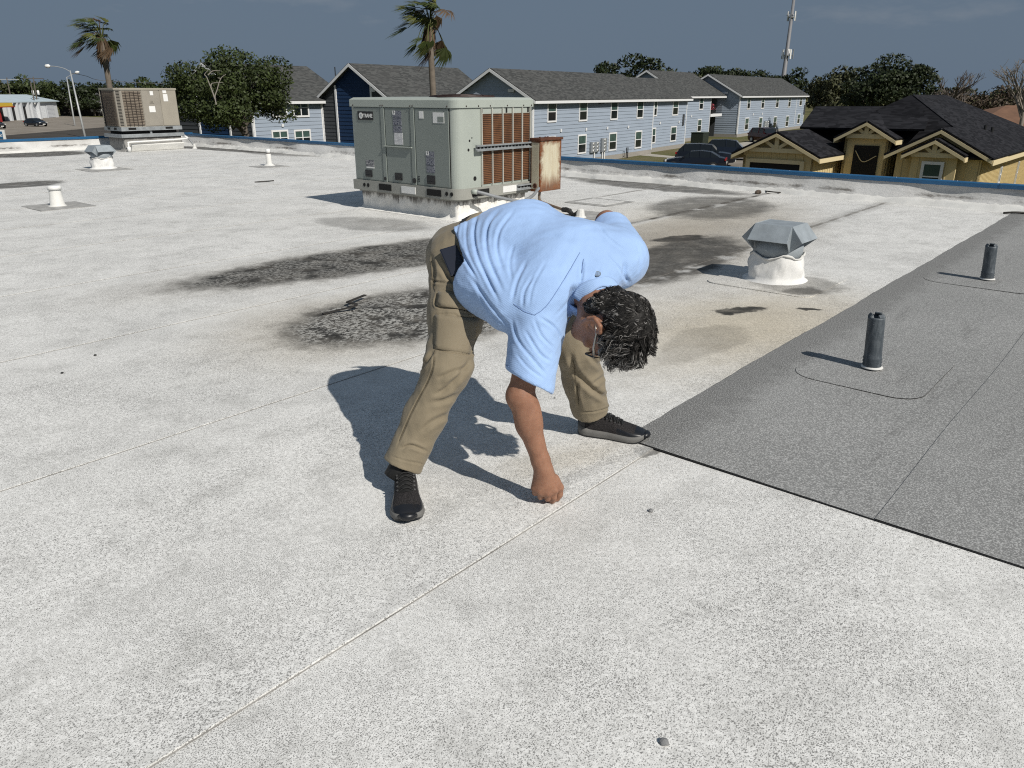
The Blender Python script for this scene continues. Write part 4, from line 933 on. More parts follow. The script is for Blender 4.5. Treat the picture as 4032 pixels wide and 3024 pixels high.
# --- far block
PC = gz(2900, 541)
bC = thing('apartment_building', 'farthest blue-grey apartment block with two rows of five narrow windows', 'apartment building', 'blue-grey apartment blocks')
block(bC, PC, 37.5, 9.2, 5.5, 2.55, end_over=(.5, .5))
for x0, x1, y0, y1 in ((1730, 1762, 700, 795), (1833, 1864, 700, 790), (1938, 1969, 697, 784), (2028, 2056, 696, 780), (2110, 2138, 694, 770), (1711, 1748, 852, 948), (1812, 1846, 849, 940), (1918, 1951, 843, 932), (2008, 2039, 838, 923), (2093, 2121, 824, 900)): win_px(bC, PC, EB, EA, x0, x1, y0, y1, c3v)
for x, y in ((1778, 830), (1843, 826)): fitting(bC, PC, EA, EB, c3v, x, y, .28, .28, M_TRIM, 'wall_vent')
fitting(bC, PC, EA, EB, c3v, 2150, 795, .9, 1.6, M_CHAR, 'number_plate', .05); MB().box(at_plane(*c3v(2086, 800), PC, EA)+EA*.05, (.14, .06, 4.8), EB, EA, UP).build('downpipe', M_TRIM, bC)
fitting(bC, PC, -EB, -EA, c3v, 1575, 675, .9, .25, M_TRIM, 'gable_vent')
settle(bC, V(PC.x, PC.y, GZ))
# --- gabled block behind the air conditioner, with its left wing
AP = at_z(1372, 250, GZ+7.80); gl_ = at_plane(1231, 388, AP, EB); half = abs((gl_-AP).dot(EA)); farp = at_z(1849, 268, GZ+7.80); LA = (farp-AP).dot(EB)
ov = .5; hw_ = half-ov; ridge0 = AP+EB*.45; P_A2 = V(ridge0.x, ridge0.y, 0)+EA*hw_                # front-right-near corner
riseA = 7.70-5.3
bA = thing('apartment_building', 'apartment block with tall navy and charcoal gable behind the large air conditioner', 'apartment building', 'blue-grey apartment blocks')
def gs(px, py): return -(at_plane(px, py, P_A2, EB)-P_A2).dot(EA)
g1, g2 = gs(1324, 380), gs(1461, 340)
g1, g2 = max(min(g1, 2*hw_-1), 1.5), max(g2, .5)
block(bA, P_A2, LA-.9, 2*hw_, 5.3, riseA, gable=[(0, g2, M_CHAR), (g2, g1, M_NAVY), (g1, 2*hw_, M_CHAR)], end_over=(.45, .45))
for s in (g1, g2):
    zt = GZ+5.3+min(s, 2*hw_-s)/hw_*riseA-.15
    MB().box(P_A2-EA*s-EB*.05+UP*((GZ+.4+zt)/2), (.10, .16, zt-GZ-.4), EB, EA, UP).build('panel_trim', M_TRIM, bA)
inner = P_A2-EA*(2*hw_); MB().box(inner-EB*.04+EA*.08+UP*(GZ+2.9), (.1, .14, 5.0), EB, EA, UP).build('corner_trim', M_TRIM, bA)
fitting(bA, P_A2, -EB, -EA, c2v, 868, 652, .45, .28, M_TRIM, 'gable_vent')
# left wing: front wall runs back towards the camera from the inner corner
endw = at_plane(985, 384, inner, EA); Lw = (inner-V(endw.x, endw.y, 0)).dot(EB); P_A1 = inner-EB*Lw
def gs1(px): return -(at_plane(px, 500, P_A1, EB)-P_A1).dot(EA)
block(bA, P_A1, Lw-.05, 9.0, 5.25, 2.45, gable=[(0, 2.6, M_CHAR), (2.6, 6.2, M_NAVY), (6.2, 9.0, M_CHAR)], end_over=(.45, 3.0), far=False)
for s in (2.6, 6.2):
    zt = GZ+5.25+min(s, 9-s)/4.5*2.45-.15
    MB().box(P_A1-EA*s-EB*.05+UP*((GZ+.4+zt)/2), (.10, .16, zt-GZ-.4), EB, EA, UP).build('panel_trim', M_TRIM, bA)
for x0, x1, y0, y1, cl in ((283, 388, 714, 852, 2), (128, 228, 716, 855, 2), (133, 242, 940, 1060, 2), (296, 405, 936, 1060, 2)): win_px(bA, inner, EB, EA, x0, x1, y0, y1, c2v, cl)
fitting(bA, inner, EA, EB, c2v, 204, 910, .2, .2, M_TRIM, 'wall_vent')
settle(bA, V(P_A2.x, P_A2.y, GZ))

# meters, hoops, transformer
M_METER = plain('grey_meter_box', (0.27, 0.29, 0.31), 0.5, 0.2)
def meter(p0, cv, x0, x1, y0, y1, cols, rows, label, legs=1):
    r = thing('meter_bank', label, 'meter', 'electric meters'); a = at_plane(*cv(x0, y1), p0, EA); b = at_plane(*cv(x1, y0), p0, EA); c = (a+b)/2; w_, h_ = (b-a).dot(EB), b.z-a.z
    MB().box(c+EA*.12, (w_, .18, h_), EB, EA, UP).build('cabinet', M_METER, r)
    for i in range(cols):
        for j in range(rows):
            q = c+EB*(w_*((i+.5)/cols-.5))+UP*(h_*((j+.5)/rows-.5))+EA*.21
            MB().lathe(q, [(.10, 0), (.10, .06), (.07, .09)], 12, EB, UP, EA).build('meter_dial', M_STICK, r); MB().lathe(q+EA*.085, [(.065, 0), (.05, .02)], 10, EB, UP, EA).build('dial_glass', M_GLASS, r)
    for k in range(legs):
        q = c+EB*(w_*(k-(legs-1)/2)*.4)+EA*.12; MB().tube([V(q.x, q.y, a.z), V(q.x, q.y, GZ+.05)], .06, 8).build('riser_pipe', M_STICK, r)
    settle(r, V(c.x, c.y, GZ))
meter(PB1, c3v, 588, 650, 1026, 1108, 2, 3, 'grey electric meter bank with three rows on block 5, left one')
meter(PB1, c3v, 666, 706, 1000, 1102, 1, 4, 'narrow grey electric meter bank on block 5, right one', 2)
meter(PC, c3v, 1848, 1888, 875, 945, 2, 4, 'grey electric meter bank on the farthest block', 2)
meter(PC, c3v, 1893, 1908, 900, 960, 1, 2, 'small grey meter box beside the meter bank on the farthest block')
def hoop(x, y0, y1, label):
    b = gz(*c3v(x, y1))-EB*0+EA*.6; m = MB(); m.tube([b-EB*.16, b-EB*.16+UP*.95, b+EB*.16+UP*.95, b+EB*.16], .045, 6); m.tube([b-EB*.16+UP*.5, b+EB*.16+UP*.5], .035, 6)
    o = m.build('utility_hoop', M_LAMPB, None); tag(o, label, 'pipe hoop', 'black pipe hoops')
hoop(820, 1095, 1146, 'black pipe hoop on the lawn right of the meter banks'); hoop(1147, 1035, 1082, 'black pipe hoop below the right end of block 5'); hoop(463, 1130, 1165, 'black pipe hoop showing just above the blue coping')
tr = thing('transformer_box', 'dark green transformer box on the lawn beyond block 5', 'transformer'); tb = gz(*c3v(1388, 1052))
MB().box(tb+UP*.72, (1.9, 1.5, 1.3), EB, EA, UP).build('housing', plain('dark_green_paint', (0.022, 0.030, 0.022), .5), tr, bevel=.05); MB().box(tb+UP*.05, (2.2, 1.8, .12), EB, EA, UP).build('pad', M_PATH, tr); MB().box(tb+UP*1.40, (1.98, 1.58, .06), EB, EA, UP).build('lid', plain('green_lid', (0.06, 0.075, 0.055), .5), tr); settle(tr, tb)

# ================================================================ YELLOW HOUSE
M_YEL, M_YTRIM, M_DARKIN = plain('yellow_board', (0.62, 0.50, 0.265), .8, var=.08, scale=2), plain('cream_yellow_trim', (0.66, 0.555, 0.34), .7, var=.06), plain('dark_interior', (0.006, 0.006, 0.006), .9)
yh = thing('house', 'unfinished yellow house with black shingle roof and timber gables beyond the parapet', 'house')
HB, HA = DB, DA; ZEH = GZ+2.75
def batten_wall(p0, d, length, nrm, z0, z1, step=.42, prof=None, mat=M_YEL, name='wall', hole=None):
    p0 = Vector(p0); p0.z = 0; parts = []
    if prof is None: pts = [(0, z0), (length, z0), (length, z1), (0, z1)]
    else: pts = [(0, z0), (length, z0), (length, prof(length)), (length/2, prof(length/2)), (0, prof(0))]
    w_ = MB().prism([p0+d*s+UP*z for s, z in pts], -nrm*.12).build(name, mat, yh)
    s = step*.5
    while s < length:
        zt = z1 if prof is None else prof(s)-.05; zb = z0
        if hole and hole[0]-.05 < s < hole[1]+.05: zb = hole[2]+.15
        if zt-zb > .2: MB().box(p0+d*s+nrm*.012+UP*((zb+zt)/2), (.055, .03, zt-zb), d, nrm, UP).build('batten', mat, w_)
        s += step
    return w_
def front_gable(pl, lt, ap, rt, over, zfloor, ridge_len, truss=True, label=None, wall_hole=None, prof_wall=True, shing=M_SHINGD, eave_drop=0.0, left_only=False):
    """gable roof whose verge is surveyed (left tip, apex, right tip) in plane pl (normal HB)"""
    Lp, Ap_, Rp = [at_plane(*c4v(*q), pl, HB) for q in (lt, ap, rt)]
    hwid = (Rp-Lp).dot(HA)/2; zE_ = (Lp.z+Rp.z)/2; c0 = (Lp+Rp)/2; A_ = c0.copy(); A_.z = Ap_.z; Lp = c0-HA*hwid; Rp = c0+HA*hwid; Lp.z = Rp.z = zE_
    m = MB()
    for a_, b_ in ((Lp, A_), (A_, Rp))[:(1 if left_only else 2)]:
        n_ = (b_-a_).cross(HB).normalized(); n_ = n_ if n_.z > 0 else -n_; m.prism([a_, b_, b_+HB*ridge_len, a_+HB*ridge_len], n_*.10)
    ro = m.build('roof', shing, yh)
    for a_, b_ in ((Lp, A_), (A_, Rp)): MB().prism([a_-HB*.03-UP*.15, b_-HB*.03-UP*.15, b_-HB*.03+UP*.0, a_-HB*.03+UP*.0], HB*.06).build('barge_board', M_YTRIM, ro)
    for s in (Lp, Rp): MB().box(s+HB*(ridge_len/2)-UP*.10+(HA*.02 if s is Rp else -HA*.02), (.04, ridge_len, .20), HA, HB, UP).build('fascia', M_YTRIM, ro)
    ww = 2*hwid-2*over; w0 = Lp+HA*over+HB*.40; sl = (A_.z-zE_)/hwid
    prof = lambda s: zE_+(over+min(s, ww-s))*sl-.03
    return dict(L=Lp, R=Rp, A=A_, w0=w0, ww=ww, sl=sl, zE=zE_, hw=hwid, prof=prof, roof=ro)
def truss(gb, beam_z, post_top):
    c = (gb['L']+gb['R'])/2+HB*.22; hwb = (gb['A'].z-beam_z)/gb['sl']-.25
    t_ = MB().box(V(c.x, c.y, beam_z), (2*hwb, .14, .20), HA, HB, UP).build('tie_beam', M_YTRIM, yh); MB().box(V(c.x, c.y, (beam_z+gb['A'].z)/2+.02)-HB*.01, (.20, .14, gb['A'].z-beam_z-.16), HA, HB, UP).build('king_post', M_YTRIM, yh)
    hh = gb['A'].z-beam_z
    for s in (-1, 1):
        a_ = V(c.x, c.y, beam_z+.12)+HA*(s*.10); b_ = V(c.x, c.y, beam_z+hh*.52)+HA*(s*hwb*.42); dd = (b_-a_); u_ = dd.normalized(); MB().box((a_+b_)/2, (dd.length, .11, .15), u_, HB, u_.cross(HB)).build('brace', M_YTRIM, yh)
# garage bay
pg = at_z(*c4v(90, 940), ZEH)
G = front_gable(pg, (90, 940), (415, 785), (727, 970), .45, GZ, 7.5)
hz = at_plane(*c4v(400, 1000), G['w0'], HB).z; ha, hb = [(at_plane(*c4v(x, 1000), G['w0'], HB)-G['w0']).dot(HA) for x in (228, 593)]
batten_wall(G['w0'], HA, G['ww'], -HB, GZ, None, .40, G['prof'], hole=(ha, hb, hz))
q = G['w0']; op = MB(); gw = lambda s, z, o=.0: V(q.x, q.y, z)+HA*s-HB*o
op = MB().box(gw((ha+hb)/2, (GZ+hz)/2, .01), (hb-ha, .10, hz-GZ), HA, HB, UP).build('garage_opening', M_DARKIN, yh)
for s in (ha-.10, hb+.10): MB().box(gw(s, (GZ+hz)/2+.08, .04), (.20, .16, hz-GZ+.16), HA, HB, UP).build('door_jamb', M_YTRIM, op)
MB().box(gw((ha+hb)/2, hz+.09, .045), (hb-ha, .16, .18), HA, HB, UP).build('door_head', M_YTRIM, op)
truss(G, at_plane(*c4v(415, 905), G['w0'], HB).z, 0)
batten_wall(G['w0']+HA*G['ww'], HB, 7.0, HA, GZ, G['zE']+.05, .33); batten_wall(G['w0']+HB*6, -HB, 6.0, -HA, GZ, G['zE'], .5)
# entry porch
pe = G['w0']+HB*2.6
E_ = front_gable(pe, (835, 825), (1075, 705), (1280, 835), .40, GZ, 5.0)
hz2 = at_plane(*c4v(1060, 872), E_['w0'], HB).z; ha2, hb2 = [(at_plane(*c4v(x, 980), E_['w0'], HB)-E_['w0']).dot(HA) for x in (968, 1148)]
q2 = E_['w0']
batten_wall(E_['w0'], HA, E_['ww'], -HB, GZ, None, .9, E_['prof'], hole=(ha2, hb2, hz2))
eo = MB().box(V(q2.x, q2.y, (GZ+hz2)/2)+HA*((ha2+hb2)/2)-HB*.01, (hb2-ha2, .10, hz2-GZ), HA, HB, UP).build('entry_opening', M_DARKIN, yh)
MB().tube(bez([V(q2.x, q2.y, hz2-.25)+HA*(ha2+.1)-HB*.1, V(q2.x, q2.y, hz2-.75)+HA*(ha2+.45*(hb2-ha2))-HB*.1, V(q2.x, q2.y, hz2-.45)+HA*(hb2-.05)-HB*.1]), .02, 5).build('hanging_cable', M_YTRIM, eo)
truss(E_, at_plane(*c4v(1075, 803), E_['w0'], HB).z, 0)
batten_wall(E_['w0']+HA*E_['ww'], HB, 4, HA, GZ, E_['zE'], .5); batten_wall(E_['w0']+HB*4, -HB, 4, -HA, GZ, E_['zE'], .5)
# right-hand gable and window bay
pr = at_z(*c4v(1980, 1000), ZEH)
Rg = front_gable(pr, (1200, 930), (1590, 760), (1980, 1000), .45, GZ, 3.4, left_only=True)
batten_wall(Rg['w0'], HA, Rg['ww'], -HB, GZ, None, .55, Rg['prof'])
pw_ = Rg['w0']-HB*.9
Wg = front_gable(pw_, (1325, 940), (1570, 835), (1780, 965), .35, GZ, 1.2)
batten_wall(Wg['w0'], HA, Wg['ww'], -HB, GZ, None, .6, Wg['prof']); truss(Wg, at_plane(*c4v(1560, 940), Wg['w0'], HB).z, 0)
a_ = at_plane(*c4v(1452, 1120), Wg['w0'], HB); b_ = at_plane(*c4v(1640, 992), Wg['w0'], HB); a_.z -= .5
wnd = window(yh, a_-HB*.04, HA, -HB, (b_-a_).dot(HA), b_.z-a_.z)
sw = Rg['w0']+HA*Rg['ww']; batten_wall(sw, HB, 15, HA, GZ, ZEH+.05, .28)
for x0, x1, y0, y1 in ((2010, 2047, 1020, 1145), (2130, 2172, 985, 1150)):
    a_ = at_plane(*c4v(x0, y1), sw, HA); b_ = at_plane(*c4v(x1, y0), sw, HA); window(yh, a_, HB, HA, abs((b_-a_).dot(HB)), abs(b_.z-a_.z))
# main hip roof
bR = Rg['R']; pkp = bR+HB*6.0
PK = at_plane(*c4v(1395, 517), Rg['R'], HB.cross(Rg['A']-Rg['R'])); print('peak', (PK-bR).dot(HB), PK); PK2 = PK+HB*6.5
FR, BRr = Rg['R'].copy(), Rg['R']+HB*19; FLx = PK-HA*((Rg['R']-PK).dot(HA)); FL = V(FLx.x, FLx.y, ZEH)-HB*((PK-Rg['R']).dot(HB)-1.5); BL = FL+HB*17
FR.z = BRr.z = Rg['zE']; tt_ = (Rg['A'].z-FR.z)/(PK.z-FR.z); AB_ = FR.lerp(PK, tt_)
LW1, LW2 = at_plane(*c4v(700, 600), G['w0']+HB*7.0, HB), at_plane(*c4v(1250, 598), G['w0']+HB*7.0, HB)
m = MB()
def slope(*pts):
    pts = [Vector(p) for p in pts]; n_ = (pts[1]-pts[0]).cross(pts[2]-pts[0]).normalized(); n_ = n_ if n_.z > 0 else -n_; m.prism([p for p in pts], n_*.10)
slope(FL, FR, PK); slope(FR, BRr, PK2, PK, AB_, Rg['A']); slope(BL, FL, PK, PK2); slope(BRr, BL, PK2)
e0 = at_plane(*c4v(585, 752), G['w0']+HB*3.5, HB); e1 = LW2+(e0-LW1); slope(e0, e1+HA*2, LW2+HA*2, LW1); bk = LW1+HB*3.5+UP*(e0.z-LW1.z); slope(bk+(LW2-LW1)*.8, bk, LW1, LW1+(LW2-LW1)*.8); slope(e0, LW1, bk)
m.build('roof', M_SHINGD, yh)
MB().box((FR+BRr)/2-UP*.12+HA*.03, (.04, 19, .2), HA, HB, UP).build('fascia', M_YTRIM, yh)
for x, y in ((1925, 775), (1975, 790)):
    pq_ = at_plane(*c4v(x, y), (FR+BRr+PK+PK2)/4, (BRr-FR).cross(PK-FR)); MB().tube([pq_-UP*.1, pq_+UP*.35], .07, 8).build('roof_stack', M_LAMPB, yh)
settle(yh, V(G['w0'].x, G['w0'].y, GZ))

# ================================================================ LEFT: GARAGE, CARS, POLES
cLv = lambda x, y: (x*.2411, 200+y*.2411)
M_WHT = plain('white_metal_siding', (0.62, 0.64, 0.66), .6, var=.06); M_WROOF = plain('pale_metal_roof', (0.50, 0.58, 0.62), .45, var=.1, scale=.3)
gr_ = thing('garage', 'white metal garage with roll-up doors across the car park', 'garage')
K1 = gz(*cLv(965, 1085)); K0 = gz(*cLv(570, 1110)); kd = (K1-K0); kd.z = 0; KL = kd.length; kd.normalize(); kn_ = V(kd.y, -kd.x, 0); kn_ = kn_ if kn_.x > 0 else -kn_
zk = at_plane(*cLv(965, 830), K1, kn_).z
MB().box((K0+K1)/2-kn_*7+UP*((zk-GZ)/2), (KL, 14, zk-GZ), kd, kn_, UP).build('wall', M_WHT, gr_)
K2 = K0-kd*28; MB().box((K0+K2)/2-kn_*5.5+kn_*1.5+UP*((zk-GZ)/2)-kn_*1.5, ((K0-K2).length, 14, zk-GZ), kd, kn_, UP).build('wall', M_WHT, gr_)
rp = at_plane(*cLv(350, 716), K0-kn_*7, kn_)
for (p_, q_, o_) in ((K0-kd*.3, K1+kd*.5, .6), (K2, K0-kd*.35, 2.3)):
    m = MB(); e0, e1 = p_+kn_*o_, q_+kn_*o_; zr = zk+1.55
    A_, B_, C_, D_ = [V(t.x, t.y, z) for t, z in ((e0, zk), (e1, zk), (q_-kn_*7, zr), (p_-kn_*7, zr))]; m.prism([A_, B_, C_, D_], UP*.18); E0, E1 = q_-kn_*14.6, p_-kn_*14.6; m.prism([D_, C_, V(E0.x, E0.y, zk), V(E1.x, E1.y, zk)], UP*.18); m.build('roof', M_WROOF, gr_)
for k in range(5):
    p_ = K0-kd*(3.2+5.2*k)+kn_*1.56; q_ = MB().box(p_+UP*1.45, (2.6, .1, 2.9), kd, kn_, UP).build('roll_up_door', plain('pale_roll_door', (0.55, 0.57, 0.60), .5) if k == 0 else M_DARKIN, gr_)
    for s in range(9):
        if k == 0: MB().box(p_+UP*(.2+.31*s)+kn_*.055, (2.5, .02, .22), kd, kn_, UP).build('slat', M_WHT, q_)
    for s in (-1, 1): MB().box(p_+kd*(s*1.75)+kn_*.35+UP*((zk-GZ)/2), (.75, .8, zk-GZ), kd, kn_, UP).build('pilaster', M_WHT, gr_)
d2 = MB().box(K1-kd*4+kn_*.03+UP*1.75, (4.0, .08, 3.4), kd, kn_, UP).build('roll_up_door', plain('pale_grey_roll_door', (0.50, 0.52, 0.56), .5), gr_)
for s in range(11): MB().box(K1-kd*4+kn_*.08+UP*(.2+.31*s), (3.9, .02, .2), kd, kn_, UP).build('slat', M_WHT, d2)
for s in np.arange(KL-13, KL-6.3, .45): MB().box(K0+kd*max(s, .2)+kn_*.03+UP*(zk-GZ)*.45, (.10, .06, (zk-GZ)*.85), kd, kn_, UP).build('rib', M_WHT, gr_)
for x, y in ((178, 858), (548, 858)):
    p_ = at_plane(*cLv(x, y), K0+kn_*1.9, kn_); MB().lathe(p_, [(.12, 0), (.28, .1), (.28, .35), (.1, .42)], 10, kd, UP, kn_).build('flood_lamp', M_STICK, gr_)
settle(gr_, V(K0.x, K0.y, GZ))
cn = thing('canopy', 'yellow canopy with red posts at the left end of the garage', 'canopy'); cp0 = gz(*cLv(30, 1160)); kd, kn_ = V(1, 0, 0), V(0, -1, 0); zc1 = at_plane(*cLv(30, 880), cp0, kn_).z
MB().box(V(cp0.x, cp0.y, zc1)-kd*3, (9.5, 4.5, .75), kd, kn_, UP).build('fascia', plain('yellow_paint', (0.60, 0.43, 0.05), .5), cn)
MB().box(V(cp0.x, cp0.y, zc1-.45)-kd*3, (10.2, 4.9, .18), kd, kn_, UP).build('red_edge', plain('red_paint', (0.30, 0.02, 0.02), .5), cn)
for s in (.9, -6): MB().box(V(cp0.x, cp0.y, (GZ+zc1)/2)+kd*s+kn_*1.5, (.3, .3, zc1-GZ), kd, kn_, UP).build('post', plain('red_paint_post', (0.30, 0.02, 0.02), .5), cn)
settle(cn, cp0)

def car(pos, heading, name, label, kind='sedan', paint_=(0.006, 0.008, 0.014), L_=4.7, W_=1.82, group=None):
    h_ = Vector(heading).normalized(); s_ = V(-h_.y, h_.x, 0); r = thing(name, label, 'car', group)
    M_B = plain('dark_car_paint', paint_, .22, 0, .6, var=.05)
    if kind == 'sedan': st = [(0, .42, .62, None), (.03, .30, .74, None), (.20, .22, .92, None), (.30, .20, .97, .98), (.42, .20, .98, 1.40), (.60, .20, .99, 1.46), (.75, .20, 1.0, 1.38), (.88, .20, 1.02, 1.04), (.97, .28, .95, None), (1.0, .42, .70, None)]
    else: st = [(0, .42, .70, None), (.03, .32, .95, None), (.20, .26, 1.08, None), (.28, .24, 1.10, 1.12), (.40, .24, 1.12, 1.66), (.60, .24, 1.14, 1.74), (.85, .24, 1.16, 1.70), (.95, .24, 1.16, 1.24), (.98, .30, 1.05, None), (1.0, .42, .80, None)]
    P = lambda x, y, z: Vector(pos)+h_*(L_*(.5-x))+s_*y+UP*z            # x: 0 nose .. 1 tail
    def lw(x): return W_/2*np.interp(x, [0, .06, .2, .8, .94, 1], [.72, .9, 1, 1, .9, .76])
    m = MB(); rows = [[P(x, -lw(x)*.92, zb), P(x, -lw(x), (zb+zt)/2), P(x, -lw(x)*.93, zt), P(x, 0, zt+.03), P(x, lw(x)*.93, zt), P(x, lw(x), (zb+zt)/2), P(x, lw(x)*.92, zb)] for x, zb, zt, _ in st]
    for a, b in zip(rows[:-1], rows[1:]):
        for j in range(6): m.quad(a[j], a[j+1], b[j+1], b[j])
    m.poly(rows[0]); m.poly(rows[-1][::-1]); m.build('body', M_B, r, smooth=False)
    g_ = [(x, zt, zr) for x, zb, zt, zr in st if zr]; m = MB(); rows = [[P(x, -lw(x)*.90, zt-.02), P(x, -lw(x)*(.90-.20*(zr-zt)/.6), zr), P(x, lw(x)*(.90-.20*(zr-zt)/.6), zr), P(x, lw(x)*.90, zt-.02)] for x, zt, zr in g_]
    for a, b in zip(rows[:-1], rows[1:]):
        for j in range(3): m.quad(a[j], a[j+1], b[j+1], b[j])
    m.poly(rows[0]); m.poly(rows[-1][::-1]); cab_ = m.build('cabin_glass', plain('car_glass', (0.010, 0.013, 0.016), .05), r)
    m = MB()
    for (x, zt, zr), nx in zip(g_, g_[1:]+[None]):
        if zr-zt > .2 and nx: m.quad(P(x, -lw(x)*(.905-.20*(zr-zt)/.6), zr+.012), P(x, lw(x)*(.905-.20*(zr-zt)/.6), zr+.012), P(nx[0], lw(nx[0])*(.905-.20*(nx[2]-nx[1])/.6), nx[2]+.012), P(nx[0], -lw(nx[0])*(.905-.20*(nx[2]-nx[1])/.6), nx[2]+.012))
    m.build('roof_panel', M_B, r)
    for x in (g_[1][0], .58, g_[-2][0]):
        for sg in (-1, 1):
            zt, zr = np.interp(x, [q[0] for q in g_], [q[1] for q in g_]), np.interp(x, [q[0] for q in g_], [q[2] for q in g_]); MB().tube([P(x, sg*lw(x)*.915, zt), P(x, sg*lw(x)*(.915-.20*(zr-zt)/.6), zr)], .035, 5).build('pillar', M_B, cab_)
    for x in (.17, .80):
        for sg in (-1, 1):
            c = P(x, sg*(W_/2-.10), .34); ty = MB().lathe(c-s_*(sg*.1), [(.20, -.0), (.34, .0), (.34, .2), (.22, .215)], 20, h_, UP, s_*sg).build('wheel', plain('tyre', (0.015, 0.015, 0.015), .9), r); MB().lathe(c+s_*(sg*.105), [(.23, 0), (.20, .015), (.05, .02)], 14, h_, UP, s_*sg).build('rim', M_GALV, ty)
    for sg in (-1, 1):
        MB().box(P(.035, sg*W_*.33, .70 if kind == 'sedan' else .86), (.12, .34, .14), h_, s_, UP).build('headlight', plain('headlight_glass', (.75, .75, .72), .1), r); MB().box(P(.985, sg*W_*.34, .86 if kind == 'sedan' else 1.0), (.10, .34, .16), h_, s_, UP).build('tail_light', plain('red_lens', (.35, .02, .02), .2), r)
        MB().box(P(.33, sg*(W_/2+.06), 1.02 if kind == 'sedan' else 1.15), (.12, .2, .13), h_, s_, UP).build('mirror', M_B, r)
    MB().box(P(.0, 0, .62 if kind == 'sedan' else .78), (.05, .9, .22), h_, s_, UP).build('grille', M_GALV if kind != 'sedan' else M_LAMPB, r); MB().box(P(-.003, 0, .42), (.03, .5, .13), h_, s_, UP).build('number_plate', M_STICK, r); MB().box(P(1.003, 0, .62), (.03, .5, .13), h_, s_, UP).build('number_plate', M_STICK, r)
    settle(r, Vector(pos)); return r
car(gz(*cLv(590, 1235)), (.90, -.42, 0), 'parked_car', 'dark sedan parked alone in front of the white garage', 'sedan', group='parked cars', paint_=(.008, .012, .02))
car(gz(*cLv(-95, 1270)), (.9, -.42, 0), 'parked_car', 'dark car cut off by the left edge of the picture', 'sedan', group='parked cars', paint_=(.012, .008, .010))
cd_ = (EA*.95+EB*.25).normalized()
car(gz(2735, 668), -cd_, 'parked_car', 'low dark sedan nearest the coping, showing its red tail light', 'sedan', group='parked cars', L_=4.8)
car(gz(2775, 651), cd_, 'parked_car', 'black sport utility car with chrome grille behind the low sedan', 'suv', group='parked cars', L_=4.9, W_=1.95)
car(gz(2872, 628), cd_, 'parked_car', 'dark navy sport utility car half hidden by the yellow house', 'suv', group='parked cars', L_=4.8, W_=1.95, paint_=(.008, .012, .022))
car(gz(3010, 561), (EA*.8-EB*.5), 'parked_car', 'dark red car roof showing behind the yellow house gable', 'suv', group='parked cars', paint_=(.035, .003, .005))
# poles
M_STEEL = plain('pale_steel_pole', (0.42, 0.43, 0.43), .5, .2); M_WOOD = plain('weathered_pole_wood', (0.10, 0.085, 0.07), .9)
def lamp_post(base_px, top_px, arm, head, label, back=V(0, 0, 0)):
    b = gz(*cLv(*base_px)); t_ = at_d(*cLv(*top_px), (b-EYE).y*CP-(b-EYE).z*SP); n_ = V(0, -1, 0); r = thing('street_lamp', label, 'street lamp', 'street lamps by the car park')
    dpt = lambda q: at_d(*cLv(*q), (t_-EYE).y*CP-(t_-EYE).z*SP)
    MB().tube([b, t_], [.16, .09], 8).build('pole', M_STEEL, r, smooth=True); MB().tube(bez([dpt(q) for q in arm]), .05, 6).build('arm', M_STEEL, r)
    h0, h1 = dpt(head[0]), dpt(head[1]); MB().tube([h0, h0.lerp(h1, .25), h0.lerp(h1, .75), h1], [.08, .26, .24, .07], 10).build('lamp_head', M_STICK, r, smooth=True)
    settle(r, b)
lamp_post((1392, 1420), (1145, 325), [(1150, 345), (1050, 290), (920, 258), (815, 250)], ((820, 250), (730, 252)), 'tall street lamp with long arm reaching left, nearest the parapet')
lamp_post((1225, 1225), (1088, 430), [(1090, 435), (1150, 400), (1235, 358)], ((1225, 362), (1295, 343)), 'thinner street lamp behind, with short arm to the right')
def util_pole(base_px, top_px, dpth, label, cans=0, arm=True):
    b = at_d(*cLv(*base_px), dpth); t_ = at_d(*cLv(*top_px), dpth); b = b+(b-t_)*((b.z-GZ)/(t_.z-b.z)); r = thing('utility_pole', label, 'utility pole', 'wooden utility poles')
    MB().tube([b, t_], [.17, .12], 8).build('pole', M_WOOD, r)
    if arm: MB().box(t_+V(0, -.1, -.4), (5.0 if cans else 6, .12, .16), V(1, 0, 0), V(0, 1, 0), UP).build('crossarm', M_WOOD if cans else M_STEEL, r)
    for k in range(cans): MB().lathe(t_+V(-.6+1.3*k, -.4, -4.2), [(.1, 0), (.27, .05), (.27, 1.0), (.1, 1.1)], 12).build('transformer_can', M_STICK, r, smooth=True)
    settle(r, b)
util_pole((165, 710), (110, 440), 190, 'wooden utility pole with pale crossarm at the far left'); util_pole((592, 745), (540, 425), 190, 'wooden utility pole carrying two white transformer cans', 2); util_pole((545, 740), (500, 505), 186, 'plain wooden pole just left of the transformer cans', 0, False)
wr = MB().tube(bez([at_d(*cLv(1160, 362), 118), at_d(*cLv(1400, 410), 120), at_d(*cLv(1680, 485), 122), at_d(640, 330, 126)]), .035, 5).build('overhead_wire', M_LAMPB); tag(wr, 'dark overhead wire running right from the tall street lamp', 'wire')
